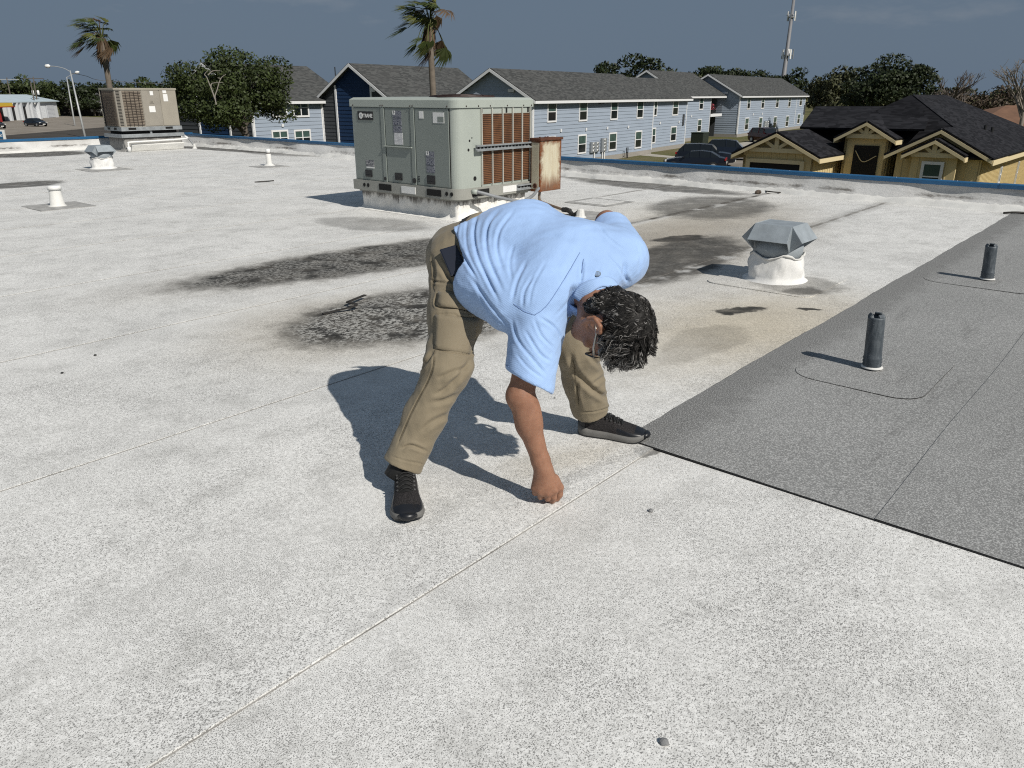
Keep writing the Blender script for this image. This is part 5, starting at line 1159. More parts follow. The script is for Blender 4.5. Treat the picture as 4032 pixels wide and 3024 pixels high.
# far house, fence, banner, cone
fh = thing('house', 'low grey house half hidden behind the fence and trees at the left', 'house'); h0 = gz(430, 452)
MB().box(h0+V(-6, 14, 1.6), (26, 9, 3.2)).build('wall', plain('dull_grey_wall', (.12, .125, .12), .9), fh)
m = MB(); a = h0+V(-20, 9, 3.1); m.add([a, a+V(28, 0, 0), a+V(28, 10, 0), a+V(0, 10, 0), a+V(6, 5, 3.4), a+V(22, 5, 3.4)], [(0,1,5,4),(1,2,5),(2,3,4,5),(3,0,4),(3,2,1,0)]); m.build('roof', plain('dull_shingles', (.10, .10, .10), .9), fh); settle(fh, h0)
fn_ = thing('fence', 'dark wooden fence at the far side of the car park', 'fence'); f0, f1 = gz(*cLv(990, 1060)), gz(*cLv(2300, 1075)); fd = (f1-f0); FLn = fd.length; fd.normalize(); M_FENCE = plain('dark_fence_board', (.035, .03, .026), .9, var=.3, scale=2)
for k in range(int(FLn/.30)): 
    if k < 150: MB().box(f0+fd*(k*.30+.15)+UP*(1.25+.05*math.sin(k*7.1)), (.285, .05, 2.5), fd, V(-fd.y, fd.x, 0), UP).build('fence_board', M_FENCE, fn_)
settle(fn_, f0)
bn = thing('banner', 'white banner with black lettering on the fence, half hidden by the tan unit', 'banner'); b0_, b1_ = at_plane(*cLv(1490, 1000), f0, V(-fd.y, fd.x, 0)), at_plane(*cLv(1760, 955), f0, V(-fd.y, fd.x, 0)); nb = V(fd.y, -fd.x, 0); nb = nb if nb.y < 0 else -nb; cB = (b0_+b1_)/2
MB().box(cB+nb*.09, (abs((b1_-b0_).dot(fd)), .03, b1_.z-b0_.z), fd, nb, UP).build('cloth', M_STICK, bn); text_obj('RESALE', (b1_.z-b0_.z)*.92, cB+nb*.12, fd, UP, M_LAMPB, 'lettering', bn, .01, sx=1.35, bold=.02); settle(bn, V(cB.x, cB.y, GZ))
tcn = thing('traffic_cone', 'small orange cone in front of the dark fence', 'cone'); cc_ = gz(*cLv(1432, 1060)); M_OR = plain('orange_plastic', (.55, .12, .02), .6); MB().lathe(cc_, [(.28, .06), (.2, .3), (.12, 1.1), (.05, 1.35)], 12).build('cone_body', M_OR, tcn); MB().box(cc_+UP*.03, (.7, .7, .06)).build('base', M_OR, tcn); settle(tcn, cc_)
sg_ = thing('street_sign', 'blue sign in a white frame at the left edge beside the parapet', 'sign'); sb = at_d(6, 549, 40); sb.z = GZ; st_ = at_d(6, 530, 40)
MB().box(st_, (.36, .08, .46)).build('frame', M_STICK, sg_); fc_ = MB().box(st_+V(-.06, -.05, -.02), (.28, .03, .36)).build('face', M_BLUE, sg_); text_obj('k', .30, st_+V(0.0, -.07, -.02), V(1, 0, 0), UP, M_STICK, 'letter', sg_, .005); MB().tube([V(st_.x, st_.y+.05, GZ), st_+V(0, .05, 0)], .05, 6).build('post', M_STEEL, sg_); settle(sg_, V(st_.x, st_.y, GZ))
# cell tower
tw = thing('cell_tower', 'tall grey monopole mast with antennas above the trees', 'tower'); dT = 230; t0, t1_, t2_ = at_d(3086, 300, dT), at_d(3098, 210, dT), at_d(3131, -40, dT)
tb0 = t0+(t0-t1_)*((t0.z-GZ)/(t1_.z-t0.z)); MB().tube([tb0, t0, t1_, t2_], [.75, .68, .58, .40], 12).build('mast', plain('mast_grey', (.20, .20, .21), .6), tw, smooth=True)
for (px, py), n_, rr_ in (((3101, 218), 9, 1.5), ((3117, 68), 6, 1.1)):
    c = at_d(px, py, dT); MB().lathe(c, [(rr_*.9, -.1), (rr_, -.1), (rr_, .1), (rr_*.9, .1)], 18).build('antenna_ring', M_STEEL, tw)
    for k in range(n_): a = 2*math.pi*k/n_; MB().box(c+V(math.cos(a)*rr_*1.1, math.sin(a)*rr_*1.1, .3), (.32, .2, 2.6), V(math.cos(a+1.57), math.sin(a+1.57), 0), V(math.cos(a), math.sin(a), 0), UP).build('antenna', M_STICK if k % 2 else M_METER, tw)
MB().lathe(at_d(3106, 204, dT), [(.1, 0), (.75, .35), (.8, .4)], 14, V(1, 0, 0), UP, V(0, -1, 0)).build('dish', M_STICK, tw)
MB().tube([at_d(3096, 60, dT), at_d(3136, 58, dT)], .08, 5).build('crossbar', M_STEEL, tw); settle(tw, tb0)
# brown-roofed house at the right
rh = thing('house', 'brown-roofed house at the right edge behind the yellow house', 'house'); hb0 = at_d(4070, 440, 80); hb0.z = GZ
MB().box(hb0+UP*1.25, (18, 10, 2.5)).build('wall', plain('brick_tan', (.26, .17, .11), .9), rh); m = MB(); a = hb0+V(-10, -6, 2.4); m.add([a, a+V(20, 0, 0), a+V(20, 12, 0), a+V(0, 12, 0), a+V(7, 6, 2.1), a+V(15, 6, 2.1)], [(0,1,5,4),(1,2,5),(2,3,4,5),(3,0,4),(3,2,1,0)]); m.build('roof', plain('brown_shingles', (.16, .085, .05), .9, var=.25, scale=1), rh); settle(rh, hb0)

# ================================================================ TREES
def leafm(name, c, tr=0.15):
    t = NT(name); n = t.noise(t.pos(), 0.9, 4, .65); oi = t.n('ShaderNodeNewGeometry').outputs['Random Per Island']
    col = t.mix(oi, tuple(q*.55 for q in c), tuple(q*1.5 for q in c)); col = t.mix(t.ss(n, .35, .7), tuple(q*.6 for q in c), col)
    return t.done(col, .6, 0, .3)
M_OAK, M_OAK2, M_OLIVE, M_DRYB = leafm('oak_leaves', (.046, .064, .018)), leafm('dark_oak_leaves', (.026, .038, .012)), leafm('olive_leaves', (.055, .060, .024)), leafm('dry_brush', (.085, .062, .042))
M_BARK, M_PALEB = plain('grey_bark', (.10, .085, .07), .95, var=.35, scale=3), plain('pale_dead_wood', (.24, .22, .19), .9, var=.2)
trng = np.random.default_rng(11)
def leaf_cloud(clumps, per, size, mat, name, parent):
    """clumps: (centre, radii) -> leaf quads near the surface and through the volume"""
    VV = []
    for c, r in clumps:
        n = int(1.9*per*max(.3, (r[0]*r[2])**.9)); u_ = trng.normal(size=(n, 3)); u_ /= np.linalg.norm(u_, axis=1, keepdims=True); rad = trng.uniform(.35, 1.05, n)**.55
        p = np.array(c)+u_*rad[:, None]*np.array(r)
        t1 = trng.normal(size=(n, 3)); t1 /= np.linalg.norm(t1, axis=1, keepdims=True); t2 = np.cross(t1, u_+.4*trng.normal(size=(n, 3))); t2 /= np.linalg.norm(t2, axis=1, keepdims=True)+1e-6
        s = .78*size*trng.uniform(.5, 1.4, (n, 1)); VV.append(np.stack([p-t1*s, p-t2*s*.55, p+t1*s, p+t2*s*.55], 1))
    A_ = np.concatenate(VV).reshape(-1, 3); nq = len(A_)//4
    me = bpy.data.meshes.new(name); me.vertices.add(len(A_)); me.vertices.foreach_set('co', A_.ravel()); me.loops.add(nq*4); me.loops.foreach_set('vertex_index', np.arange(nq*4)); me.polygons.add(nq); me.polygons.foreach_set('loop_start', np.arange(nq)*4); me.update(calc_edges=True); me.materials.append(mat)
    return link(name, me, parent)
def limbs(root, base, top, r0, tips, mat=None, name='trunk', lean=None):
    m = MB(); base, top = Vector(base), Vector(top); midp = base.lerp(top, .5)+V(random.uniform(-.3, .3), random.uniform(-.3, .3), 0)
    m.tube(bez([base, midp, top], 4), [r0*(1-.45*k/8) for k in range(9)], 8)
    for t_ in tips:
        t_ = Vector(t_); s = base.lerp(top, random.uniform(.55, .98)); c = s.lerp(t_, .5)+V(random.uniform(-.4, .4), random.uniform(-.4, .4), random.uniform(0, .6)); pts = bez([s, c, t_], 4); m.tube(pts, [r0*.42*(1-.8*k/(len(pts)-1)) for k in range(len(pts))], 6)
    return m.build(name, mat or M_BARK, root, smooth=True)
def px_tree(label, box, dpt, mat, n_cl=14, per=260, leaf=.16, base=None, seed=0, group=None, cat='tree', name='oak_tree', fill=1.0):
    """box = surveyed crown outline (x0, x1, y0, y1) in photo pixels at camera depth dpt"""
    r_ = random.Random(seed); x0, x1, y0, y1 = box; A_ = at_d(x0, (y0+y1)/2, dpt); B_ = at_d(x1, (y0+y1)/2, dpt); T_ = at_d((x0+x1)/2, y0, dpt); Bo = at_d((x0+x1)/2, y1, dpt)
    W2, H2 = (B_-A_).length/2, (T_.z-Bo.z)/2; C_ = (A_+B_)/2; C_.z = (T_.z+Bo.z)/2; b = base or V(C_.x, C_.y, GZ); r = thing(name, label, cat, group)
    cl = []
    for k in range(n_cl):
        a = r_.uniform(0, 6.283); q = math.sqrt(r_.random())*.78; zz = r_.uniform(-.65, .72)*(1-.35*q)
        rr = r_.uniform(.22, .36)*fill; cl.append((C_+V(math.cos(a)*q*W2, math.sin(a)*q*W2*.8, zz*H2), (rr*W2*1.05, rr*W2*.9, rr*min(H2, W2)*.95)))
    for k in range(n_cl//2): a = 6.283*k/(n_cl//2)+r_.random(); cl.append((C_+V(math.cos(a)*W2*.80, math.sin(a)*W2*.6, r_.uniform(-.5, .45)*H2), (W2*.20, W2*.18, min(H2, W2)*.20)))
    cl.append((C_+V(0, 0, H2*.70), (W2*.36, W2*.34, H2*.30)))
    leaf_cloud(cl, per, leaf, mat, 'crown', r)
    limbs(r, b, V((b.x+C_.x)/2, (b.y+C_.y)/2, C_.z-H2*.35), max(.16, W2*.075), [c for c, _ in cl[:7]]); settle(r, b); return r
# the big live oak left of the gabled block
ob = gz(975, 560); ob = at_d(980, 545, 47); ob.z = GZ
ok_ = px_tree('broad wind-shaped live oak with pale dead limbs left of the apartment gable', (650, 1160, 182, 540), 47, M_OAK, 34, 330, .12, V(ob.x, ob.y, GZ), 5)
def px_line(pts, dpt): return bez([at_d(x*.5425, y*.5425, dpt) for x, y in pts], 4)
m = MB()
for pts in ([(1570, 760), (1560, 700), (1575, 655), (1590, 600), (1610, 560), (1640, 540)], [(1600, 570), (1580, 565)], [(1560, 720), (1540, 660), (1520, 610), (1500, 560), (1485, 540), (1510, 510)], [(1530, 640), (1540, 605), (1620, 600)], [(1510, 545), (1545, 515), (1600, 515)]):
    q = px_line(pts, 43.7); m.tube(q, [.038*(1-.6*k/max(1, len(q)-1)) for k in range(len(q))], 6)
dl = m.build('dead_limbs', M_PALEB, None); dl.parent = ok_; dl.location = -Vector(ok_.location); dl['kind'] = 'stuff'
px_tree('dark live oak rising behind the roof of block 5', (2300, 2700, 212, 420), 104, M_OAK2, 18, 60, .34, seed=8)
px_tree('large rounded dark oak behind the yellow house', (3310, 3690, 210, 475), 92, M_OAK2, 30, 95, .26, seed=9)
px_tree('olive-green tree between the far block and the large oak', (3180, 3430, 258, 480), 112, M_OLIVE, 22, 70, .30, seed=10)
px_tree('dark tree in front of the mast behind the far block', (3040, 3240, 262, 420), 150, M_OAK2, 12, 30, .42, seed=12)
gt_ = 'tree line beyond the far block'
for k, (x0, x1, y0) in enumerate(((2620, 2760, 285), (2700, 2880, 262), (2800, 2990, 268), (2920, 3080, 276))): px_tree(['brownish tree just right of the oak behind block 5', 'dark tree above the roof of the rear wing', 'dark tree above the gable of the farthest block', 'dark tree left of the mast foot'][k], (x0-15, x1+15, y0, 390), 185, M_OLIVE if k == 0 else M_OAK2, 14, 24, .5, seed=20+k, group=gt_, fill=1.3)
lf = 'trees behind the white garage'
for k, (x0, x1, y0, y1, mt) in enumerate(((-60, 80, 320, 430, M_OLIVE), (30, 165, 290, 430, M_OAK), (130, 260, 312, 440, M_OAK), (210, 330, 312, 450, M_OAK2), (300, 420, 322, 450, M_OAK2), (400, 520, 312, 440, M_OAK2), (500, 640, 300, 450, M_OAK))):
    px_tree(['olive tree behind the garage roof at the left edge', 'tallest rounded tree behind the white garage', 'tree behind the transformer cans', 'tree behind the two street lamps', 'dark tree behind the fence and low house', 'dark tree behind the tan unit', 'tree between the tan unit and the live oak'][k], (x0-15, x1+15, y0, y1), 205, mt, 14, 22, .5, seed=40+k, group=lf, fill=1.3)
bkg = 'far tree belt on the horizon'
for k, (x0, x1, y0, y1) in enumerate(((-400, -150, 310, 420), (-200, 40, 318, 420), (20, 220, 322, 430), (180, 380, 325, 430), (330, 560, 325, 430), (520, 760, 318, 430), (3180, 3340, 318, 400), (3300, 3500, 330, 400), (3480, 3700, 338, 400), (3660, 3880, 342, 405), (3840, 4060, 340, 410), (4020, 4260, 338, 410))):
    px_tree(['far trees left of the picture edge', 'far dark trees at the left edge', 'far dark trees above the garage roof', 'far dark trees behind the street lamps', 'far dark trees behind the tan unit', 'far dark trees between tan unit and live oak', 'far trees behind the olive tree', 'far trees left behind the large oak', 'far trees right behind the large oak', 'far trees behind the leafless grey tree', 'far trees above the brown thicket', 'far trees at the right edge'][k], (x0, x1, y0, y1), 250, M_OAK2 if k < 9 else M_OLIVE, 11, 13, .62, seed=80+k, group=bkg, fill=1.35)
# dry scrub and bare trees at the right
for k, (x0, x1, y0, y1) in enumerate(((3640, 3870, 345, 490), (3800, 4060, 335, 500), (3960, 4220, 330, 510))): px_tree(['brown leafless thicket right of the large oak', 'brown leafless thicket above the black roof at the right', 'brown leafless thicket at the right edge'][k], (x0, x1, y0, y1), 105, M_DRYB, 22, 40, .26, seed=60+k, group='dry thickets', cat='thicket', name='thicket')
def bare(label, base, topz, r0, spread, seed, mat, n=10):
    rr = random.Random(seed); t = thing('bare_tree', label, 'tree', 'leafless trees'); b = Vector(base); h = topz-b.z; tr_ = MB(); tr_.tube(bez([b, b+V(.2, 0, h*.3), b+V(-.1, 0, h*.62)], 4), [r0*(1-.05*k) for k in range(9)], 8); tr_.build('trunk', mat, t, smooth=True); m = MB()
    def grow(p, d, ln, r, lv):
        q = p+d*ln; c = p.lerp(q, .5)+V(rr.uniform(-.1, .1), rr.uniform(-.1, .1), rr.uniform(-.05, .1))*ln; m.tube([p, c, q], [r, r*.8, r*.6], 5, False)
        if lv > 0:
            for _ in range(3): dd = (d+V(rr.gauss(0, .45), rr.gauss(0, .45), rr.uniform(-.1, .5))).normalized(); grow(p.lerp(q, rr.uniform(.5, 1)), dd, ln*rr.uniform(.55, .8), r*.58, lv-1)
    for k in range(n): a = 6.283*k/n; s = b+V(0, 0, h*rr.uniform(.28, .62)); grow(s, V(math.cos(a)*spread, math.sin(a)*spread, rr.uniform(.5, 1)).normalized(), h*.22, r0*.42, 3)
    o = m.build('branches', mat, t, fix=False); o['kind'] = 'stuff'; settle(t, b)
b1 = at_d(3735, 480, 95); b1.z = GZ; bare('leafless grey tree right of the large oak', b1, at_d(3735, 262, 95).z, .30, .8, 3, plain('twig_grey', (.13, .11, .095), .95))
b2 = at_d(4010, 500, 70); b2.z = GZ; bare('tall leafless tree with pale trunk at the right edge', b2, at_d(4040, 175, 70).z, .22, .45, 4, plain('pale_bark', (.24, .21, .18), .95), 12)

wood = []
for k in range(150):                                  # belt of woodland that closes the horizon either side
    a = R(-120+240*(k+random.random())/150); rr_ = random.uniform(270, 330)
    if abs(math.degrees(a)) < 33: continue
    h_ = random.uniform(3.2, 5.0); wood.append((V(math.sin(a)*rr_, math.cos(a)*rr_, GZ+h_*.9), (random.uniform(6, 10), random.uniform(6, 10), h_)))
wo = leaf_cloud(wood, 3.2, 1.1, M_OAK2, 'distant_woodland', None); tag(wo, 'dark belt of woodland far off on the horizon', 'woodland', kind='stuff')
# palms
M_FROND, M_FROND2, M_DEADF, M_PTRUNK = leafm('palm_fronds', (.055, .075, .018)), leafm('palm_frond_yellow', (.11, .12, .03)), leafm('dead_fronds', (.13, .085, .05)), plain('palm_bark', (.15, .125, .10), .95, var=.3, scale=4)
def palm(label, base, crown_px, dpt, size, seed, rtr=.17):
    rr = random.Random(seed); t = thing('palm_tree', label, 'palm', 'fan palms'); C_ = at_d(*crown_px, dpt); b = Vector(base)
    pts = bez([b, b.lerp(C_, .5)+V(.12, 0, 0), C_], 6); MB().tube(pts, [rtr*(1.15-.35*k/(len(pts)-1)) for k in range(len(pts))], 10).build('trunk', M_PTRUNK, t, smooth=True)
    wind = V(-1.0, 0, .10)
    def frond(d, ln, bl, mat, droop, name='frond'):
        m = MB(); d = d.normalized(); tip = C_+d*ln+V(0, 0, -droop*.4); m.tube(bez([C_, C_+d*(ln*.55)+UP*.1, tip], 3), .018, 4)
        fd_ = (tip-(C_+d*(ln*.55))).normalized(); fd_ = (fd_+wind*.75+V(0, 0, -droop)).normalized(); sd_ = fd_.cross(V(rr.uniform(-.4, .4), rr.uniform(-.6, .1), 1)).normalized(); up_ = sd_.cross(fd_); fan = rr.uniform(34, 80)
        for k in range(17):
            a = R(-fan+2*fan*k/16)*rr.uniform(.85, 1.1); q = (fd_*math.cos(a)+sd_*math.sin(a)).normalized(); l_ = bl*(.70+.30*math.cos(a))*rr.uniform(.85, 1.1); w_ = bl*.055
            n_ = q.cross(up_).normalized(); p1 = tip+q*(l_*.5)+up_*rr.uniform(-.02, .05); p2 = tip+q*l_+wind*(.28*l_)+V(0, 0, -rr.uniform(.08, .3)*l_)
            m.add([tip, p1+n_*w_, p2, p1-n_*w_], [(0, 1, 2, 3)])
        m.build(name, mat, t, fix=False)
    for k in range(34):
        a = rr.uniform(0, 6.283); e = rr.uniform(-1.1, 1.6); d = V(math.cos(a)*.75-.28, math.sin(a)*.6, e+.1); frond(d, size*rr.uniform(.24, .62), size*rr.uniform(.26, .50), M_FROND if (q_ := rr.random()) < .62 else M_FROND2 if q_ < .85 else M_DEADF, rr.uniform(.1, .8))
    m = MB()
    for k in range(420):
        a = rr.uniform(0, 6.283); z0_ = rr.uniform(-.30, .02)*size; r_ = rr.uniform(.05, .26)*size*.55; p = C_+V(math.cos(a)*r_*.9, math.sin(a)*r_*.7, z0_-.05*size); ln = rr.uniform(.22, .52)*size; q = p+V(math.cos(a)*r_*.5-.08*size*rr.random(), math.sin(a)*r_*.5, -ln); s_ = V(-math.sin(a), math.cos(a), 0)*rr.uniform(.012, .035)*size; m.add([p-s_, p+s_, q+s_*.4, q-s_*.4], [(0, 1, 2, 3)])
    o = m.build('dead_skirt', M_DEADF, t, fix=False); o['kind'] = 'stuff'; settle(t, b)
pb1 = at_d(1692, 420, 33); pb1.z = GZ; palm('tall fan palm rising behind the large air conditioner', pb1, (1690, 90), 33, 1.75, 2, .15)
pb2 = at_d(420, 420, 42); pb2.z = GZ; palm('wind-blown fan palm behind the tan unit', pb2, (400, 150), 42, 1.85, 6, .17)
# ================================================================ PERSON
class SDF:
    def __init__(s, lo, hi, h):
        s.lo = np.array(lo, float); s.h = h; s.n = np.ceil((np.array(hi)-s.lo)/h).astype(int)+1
        s.F = np.full(s.n, 1.0, np.float32); s.ax = [s.lo[i] + h*np.arange(s.n[i]) for i in range(3)]
    def sub(s, lo, hi):
        i0 = np.clip(np.floor((np.array(lo)-s.lo)/s.h).astype(int), 0, s.n-1); i1 = np.clip(np.ceil((np.array(hi)-s.lo)/s.h).astype(int)+1, 1, s.n)
        sl = tuple(slice(a, max(a+1, b)) for a, b in zip(i0, i1))
        X, Y, Z = np.meshgrid(*[s.ax[k][sl[k]] for k in range(3)], indexing='ij')
        return sl, np.stack([X, Y, Z], -1)
    def put(s, sl, d, k, op='u'):
        a = s.F[sl]
        if op == 'u':
            h = np.clip(0.5+0.5*(a-d)/k, 0, 1); s.F[sl] = a*(1-h) + d*h - k*h*(1-h)
        else:                                        # subtract
            d = -d; h = np.clip(0.5-0.5*(a-d)/k, 0, 1); s.F[sl] = a*(1-h) + d*h + k*h*(1-h)
        return s
    def cone(s, a, b, ra, rb, k=0.02, op='u', m=0.05):
        a, b = np.array(a, float), np.array(b, float); r = max(ra, rb)+m+k
        sl, P = s.sub(np.minimum(a, b)-r, np.maximum(a, b)+r); ba = b-a
        t = np.clip(((P-a)@ba)/max(ba@ba, 1e-9), 0, 1)
        d = np.linalg.norm(P-a-t[..., None]*ba, axis=-1) - (ra+(rb-ra)*t)
        return s.put(sl, d.astype(np.float32), k, op)
    def chain(s, pts, rs, k=0.02, op='u'):
        for i in range(len(pts)-1): s.cone(pts[i], pts[i+1], rs[i], rs[i+1], k, op)
        return s
    def ell(s, c, r, X=(1,0,0), Y=(0,1,0), Z=(0,0,1), k=0.02, op='u', m=0.05):
        c = np.array(c, float); M = np.array([X, Y, Z], float); r = np.array(r, float); R_ = r.max()+m+k
        sl, P = s.sub(c-R_, c+R_); q = (P-c)@M.T
        k0 = np.linalg.norm(q/r, axis=-1); k1 = np.linalg.norm(q/(r*r), axis=-1)+1e-6
        return s.put(sl, (k0*(k0-1)/k1).astype(np.float32), k, op)
    def ring(s, p0, p1, L0, L1, w0, h0, w1, h1, k=0.03, op='u', m=0.05):
        """tapered elliptical section from p0 to p1, lateral axes L0 -> L1"""
        p0, p1, L0, L1 = [np.array(q, float) for q in (p0, p1, L0, L1)]; r = max(w0, w1, h0, h1)+m+k
        sl, P = s.sub(np.minimum(p0, p1)-r, np.maximum(p0, p1)+r); ba = p1-p0; ln = np.linalg.norm(ba); d_ = ba/ln
        tt = ((P-p0)@d_)/ln; t = np.clip(tt, 0, 1); q = P-p0-(t*ln)[..., None]*d_
        Lv = L0+(L1-L0)*t[..., None]; Lv = Lv-(Lv@d_)[..., None]*d_; Lv /= np.linalg.norm(Lv, axis=-1, keepdims=True)
        Dv = np.cross(d_, Lv); w_ = w0+(w1-w0)*t; h_ = h0+(h1-h0)*t
        l = (q*Lv).sum(-1); dd = (q*Dv).sum(-1); ax = (q@d_)
        rr = np.minimum(w_, h_); e = np.sqrt((l/w_)**2+(dd/h_)**2+(ax/rr)**2)
        return s.put(sl, ((e-1)*rr).astype(np.float32), k, op)
    def plane(s, p, n, k=0.008):                      # keep the side n points away from
        n = np.array(n, float); n /= np.linalg.norm(n); X, Y, Z = np.meshgrid(*s.ax, indexing='ij')
        d = (X-p[0])*n[0]+(Y-p[1])*n[1]+(Z-p[2])*n[2]; a = s.F; d = d.astype(np.float32)
        h = np.clip(0.5-0.5*(a-d)/k, 0, 1); s.F = a*(1-h)+d*h+k*h*(1-h); return s
    def nets(s):
        F = s.F; n = np.array(F.shape)-1; ins = F < 0
        c = [ins[i:i+n[0], j:j+n[1], k:k+n[2]] for i in (0,1) for j in (0,1) for k in (0,1)]
        cnt = sum(x.astype(np.int8) for x in c); act = (cnt > 0) & (cnt < 8)
        I = np.argwhere(act); idx = -np.ones(act.shape, np.int64); idx[tuple(I.T)] = np.arange(len(I))
        acc = np.zeros((len(I), 3)); num = np.zeros(len(I))
        cor = [(i, j, k) for i in (0,1) for j in (0,1) for k in (0,1)]
        val = {q: F[I[:,0]+q[0], I[:,1]+q[1], I[:,2]+q[2]] for q in cor}
        for a_ in cor:
            for ax_ in range(3):
                if a_[ax_] == 0:
                    b_ = tuple(1 if q == ax_ else a_[q] for q in range(3)); va, vb = val[a_], val[b_]; m = (va < 0) != (vb < 0)
                    t = np.where(m, va/(va-vb+1e-12), 0); p = np.array(a_, float)[None]+t[:, None]*np.eye(3)[ax_]
                    acc[m] += p[m]; num[m] += 1
        verts = s.lo+(I+acc/num[:, None])*s.h; faces = []
        for ax_ in range(3):
            o1, o2 = [(1,2),(2,0),(0,1)][ax_]
            a_ = ins; sh = [slice(None)]*3; sh[ax_] = slice(0, n[ax_]); sh2 = [slice(None)]*3; sh2[ax_] = slice(1, None)
            d = a_[tuple(sh)] != a_[tuple(sh2)]; E = np.argwhere(d); E = E[(E[:, o1] > 0) & (E[:, o2] > 0) & (E[:, o1] < n[o1]) & (E[:, o2] < n[o2])]
            e1 = np.eye(3, dtype=int)[o1]; e2 = np.eye(3, dtype=int)[o2]
            q = [idx[tuple((E-x).T)] for x in (e1*0, e1, e1+e2, e2)]; fl = a_[tuple(E.T)]
            f = np.stack(q, -1); f[fl] = f[fl][:, ::-1]; faces.append(f)
        return verts, np.concatenate(faces)[:, ::-1]
def vnormals(v, f):
    n = np.cross(v[f[:,2]]-v[f[:,0]], v[f[:,3]]-v[f[:,1]]); out = np.zeros_like(v)
    for k in range(4): np.add.at(out, f[:,k], n)
    return out/(np.linalg.norm(out, axis=1, keepdims=True)+1e-12)
def smooth_v(v, f, it=1, lam=0.5):
    for _ in range(it):
        a = np.zeros_like(v); c = np.zeros(len(v))
        for k in range(4):
            j = f[:, (k+1)%4]; np.add.at(a, f[:,k], v[j]); np.add.at(c, f[:,k], 1); np.add.at(a, j, v[f[:,k]]); np.add.at(c, j, 1)
        v = v+(a/c[:, None]-v)*lam
    return v
def npmesh(name, v, f, mat, parent=None):
    me = bpy.data.meshes.new(name); me.from_pydata(v.tolist(), [], f.tolist()); 
    me.polygons.foreach_set('use_smooth', [True]*len(me.polygons)); me.materials.append(mat); me.update()
    return link(name, me, parent)
def npproj(v):
    q = v-np.array(EYE); de = q[:,1]*CP-q[:,2]*SP
    return np.stack([2016+F_PX*q[:,0]/de, 1512+F_PX*(-q[:,2]*CP-q[:,1]*SP)/de], 1), de
def cpx(x, y): return 1340+x*0.8439, 750+y*0.8439       # close-up survey sheet -> photo pixel
def creases(v, f, folds, gain=1.0, narrow=1.0):
    """press surveyed folds into the cloth along its normals"""
    n = vnormals(v, f); p, de = npproj(v); view = v-np.array(EYE); face = (n*view).sum(1) < 0
    out = np.zeros(len(v))
    for pts, wd, amp in folds:
        P = np.array([cpx(*q) for q in bez2(pts)]); best = np.full(len(v), 1e9); u = np.zeros(len(v)); L_ = len(P)-1
        for i in range(L_):
            a, b = P[i], P[i+1]; ba = b-a; t = np.clip(((p-a)@ba)/(ba@ba+1e-9), 0, 1); d = np.linalg.norm(p-a-t[:, None]*ba, axis=1)
            m = d < best; best[m] = d[m]; u[m] = ((i+t)/L_)[m]
        wpx = wd*0.8439*narrow; ends = np.clip(np.minimum(u, 1-u)*5+0.15, 0, 1)
        g = np.exp(-(best/wpx)**2) - 0.45*np.exp(-((best-1.9*wpx)/(1.1*wpx))**2)
        out -= amp*g*ends*face*gain
    return v+n*out[:, None]
def bez2(pts, n=5):
    return [(q.x, q.y) for q in bez([V(x, y, 0) for x, y in pts], n)] if len(pts) > 2 else pts
def A3(*v): return np.array(v, float)
def unit(v): v = np.array(v, float); return v/np.linalg.norm(v)

# joints -----------------------------------------------------------------------
R_ANK, R_KNEE, R_HIP = A3(-.412, 2.555, .10), A3(-.235, 2.655, .470), A3(-.195, 2.94, .80)
L_ANK, L_KNEE, L_HIP = A3(.345, 3.075, .10), A3(.250, 2.965, .455), A3(-.02, 3.08, .80)
PELV = A3(-.115, 3.03, .835)
S1, S2, S3, S4 = A3(-.145, 3.03, .845), A3(.035, 2.92, .865), A3(.20, 2.745, .825), A3(.275, 2.665, .785)
R_SH, L_SH = A3(.100, 2.555, .705), A3(.405, 2.80, .835)
R_ELB, R_WR = A3(.028, 2.465, .425), A3(.112, 2.455, .150)
L_ELB, L_WR = A3(.375, 3.07, .925), A3(.245, 3.00, .62)
NECK0, HC = A3(.275, 2.625, .755), A3(.328, 2.483, .682)
LATS = unit(L_SH-R_SH); LATP = unit((.80, .60, 0.02))
HU = unit((.71, -.67, -.20)); HF = unit(np.array([-.10, .05, -1.0])-HU*np.dot([-.10, .05, -1.0], HU)); HR = np.cross(HF, HU)   # head up / face / his right

# skin ------------------------------------------------------------------------
def skin():
    t = NT('tanned_skin'); P = t.pos(); n = t.noise(P, 26, 4, 0.6); n2 = t.noise(P, 110, 3, 0.65)
    c = t.mix(t.ss(n, 0.35, 0.7), (0.295, 0.150, 0.094), (0.235, 0.114, 0.070)); c = t.mix(t.ss(n2, 0.55, 0.75, 0, 0.35), c, (0.20, 0.085, 0.05))
    return t.done(c, 0.55, 0, 0.4, t.bump(n2, 0.25, 0.003), Subsurface_Weight=0.08, Subsurface_Radius=(0.01, 0.004, 0.002), Subsurface_Scale=0.5)
M_SKIN = skin()
g = SDF((-.52, 2.28, -.01), (.62, 3.22, 1.06), 0.005)
g.ring(S1, S2, LATP, (LATP+LATS)/2, .13, .09, .15, .10).ring(S2, S3, (LATP+LATS)/2, LATS, .15, .10, .15, .095).ring(S3, S4, LATS, LATS, .15, .095, .13, .07)
g.chain([R_HIP, R_KNEE, R_ANK], [.07, .048, .036]).chain([L_HIP, L_KNEE, L_ANK], [.07, .048, .036]); g.cone(PELV, R_HIP, .10, .08); g.cone(PELV, L_HIP, .10, .08)
g.cone(R_ANK, R_ANK+A3(.0, -.03, -.05), .030, .015); g.cone(L_ANK, L_ANK+A3(.04, -.01, -.05), .030, .015)
g.cone(S4, NECK0, .07, .064).cone(NECK0, HC-HU*.06-HF*.02, .062, .060)
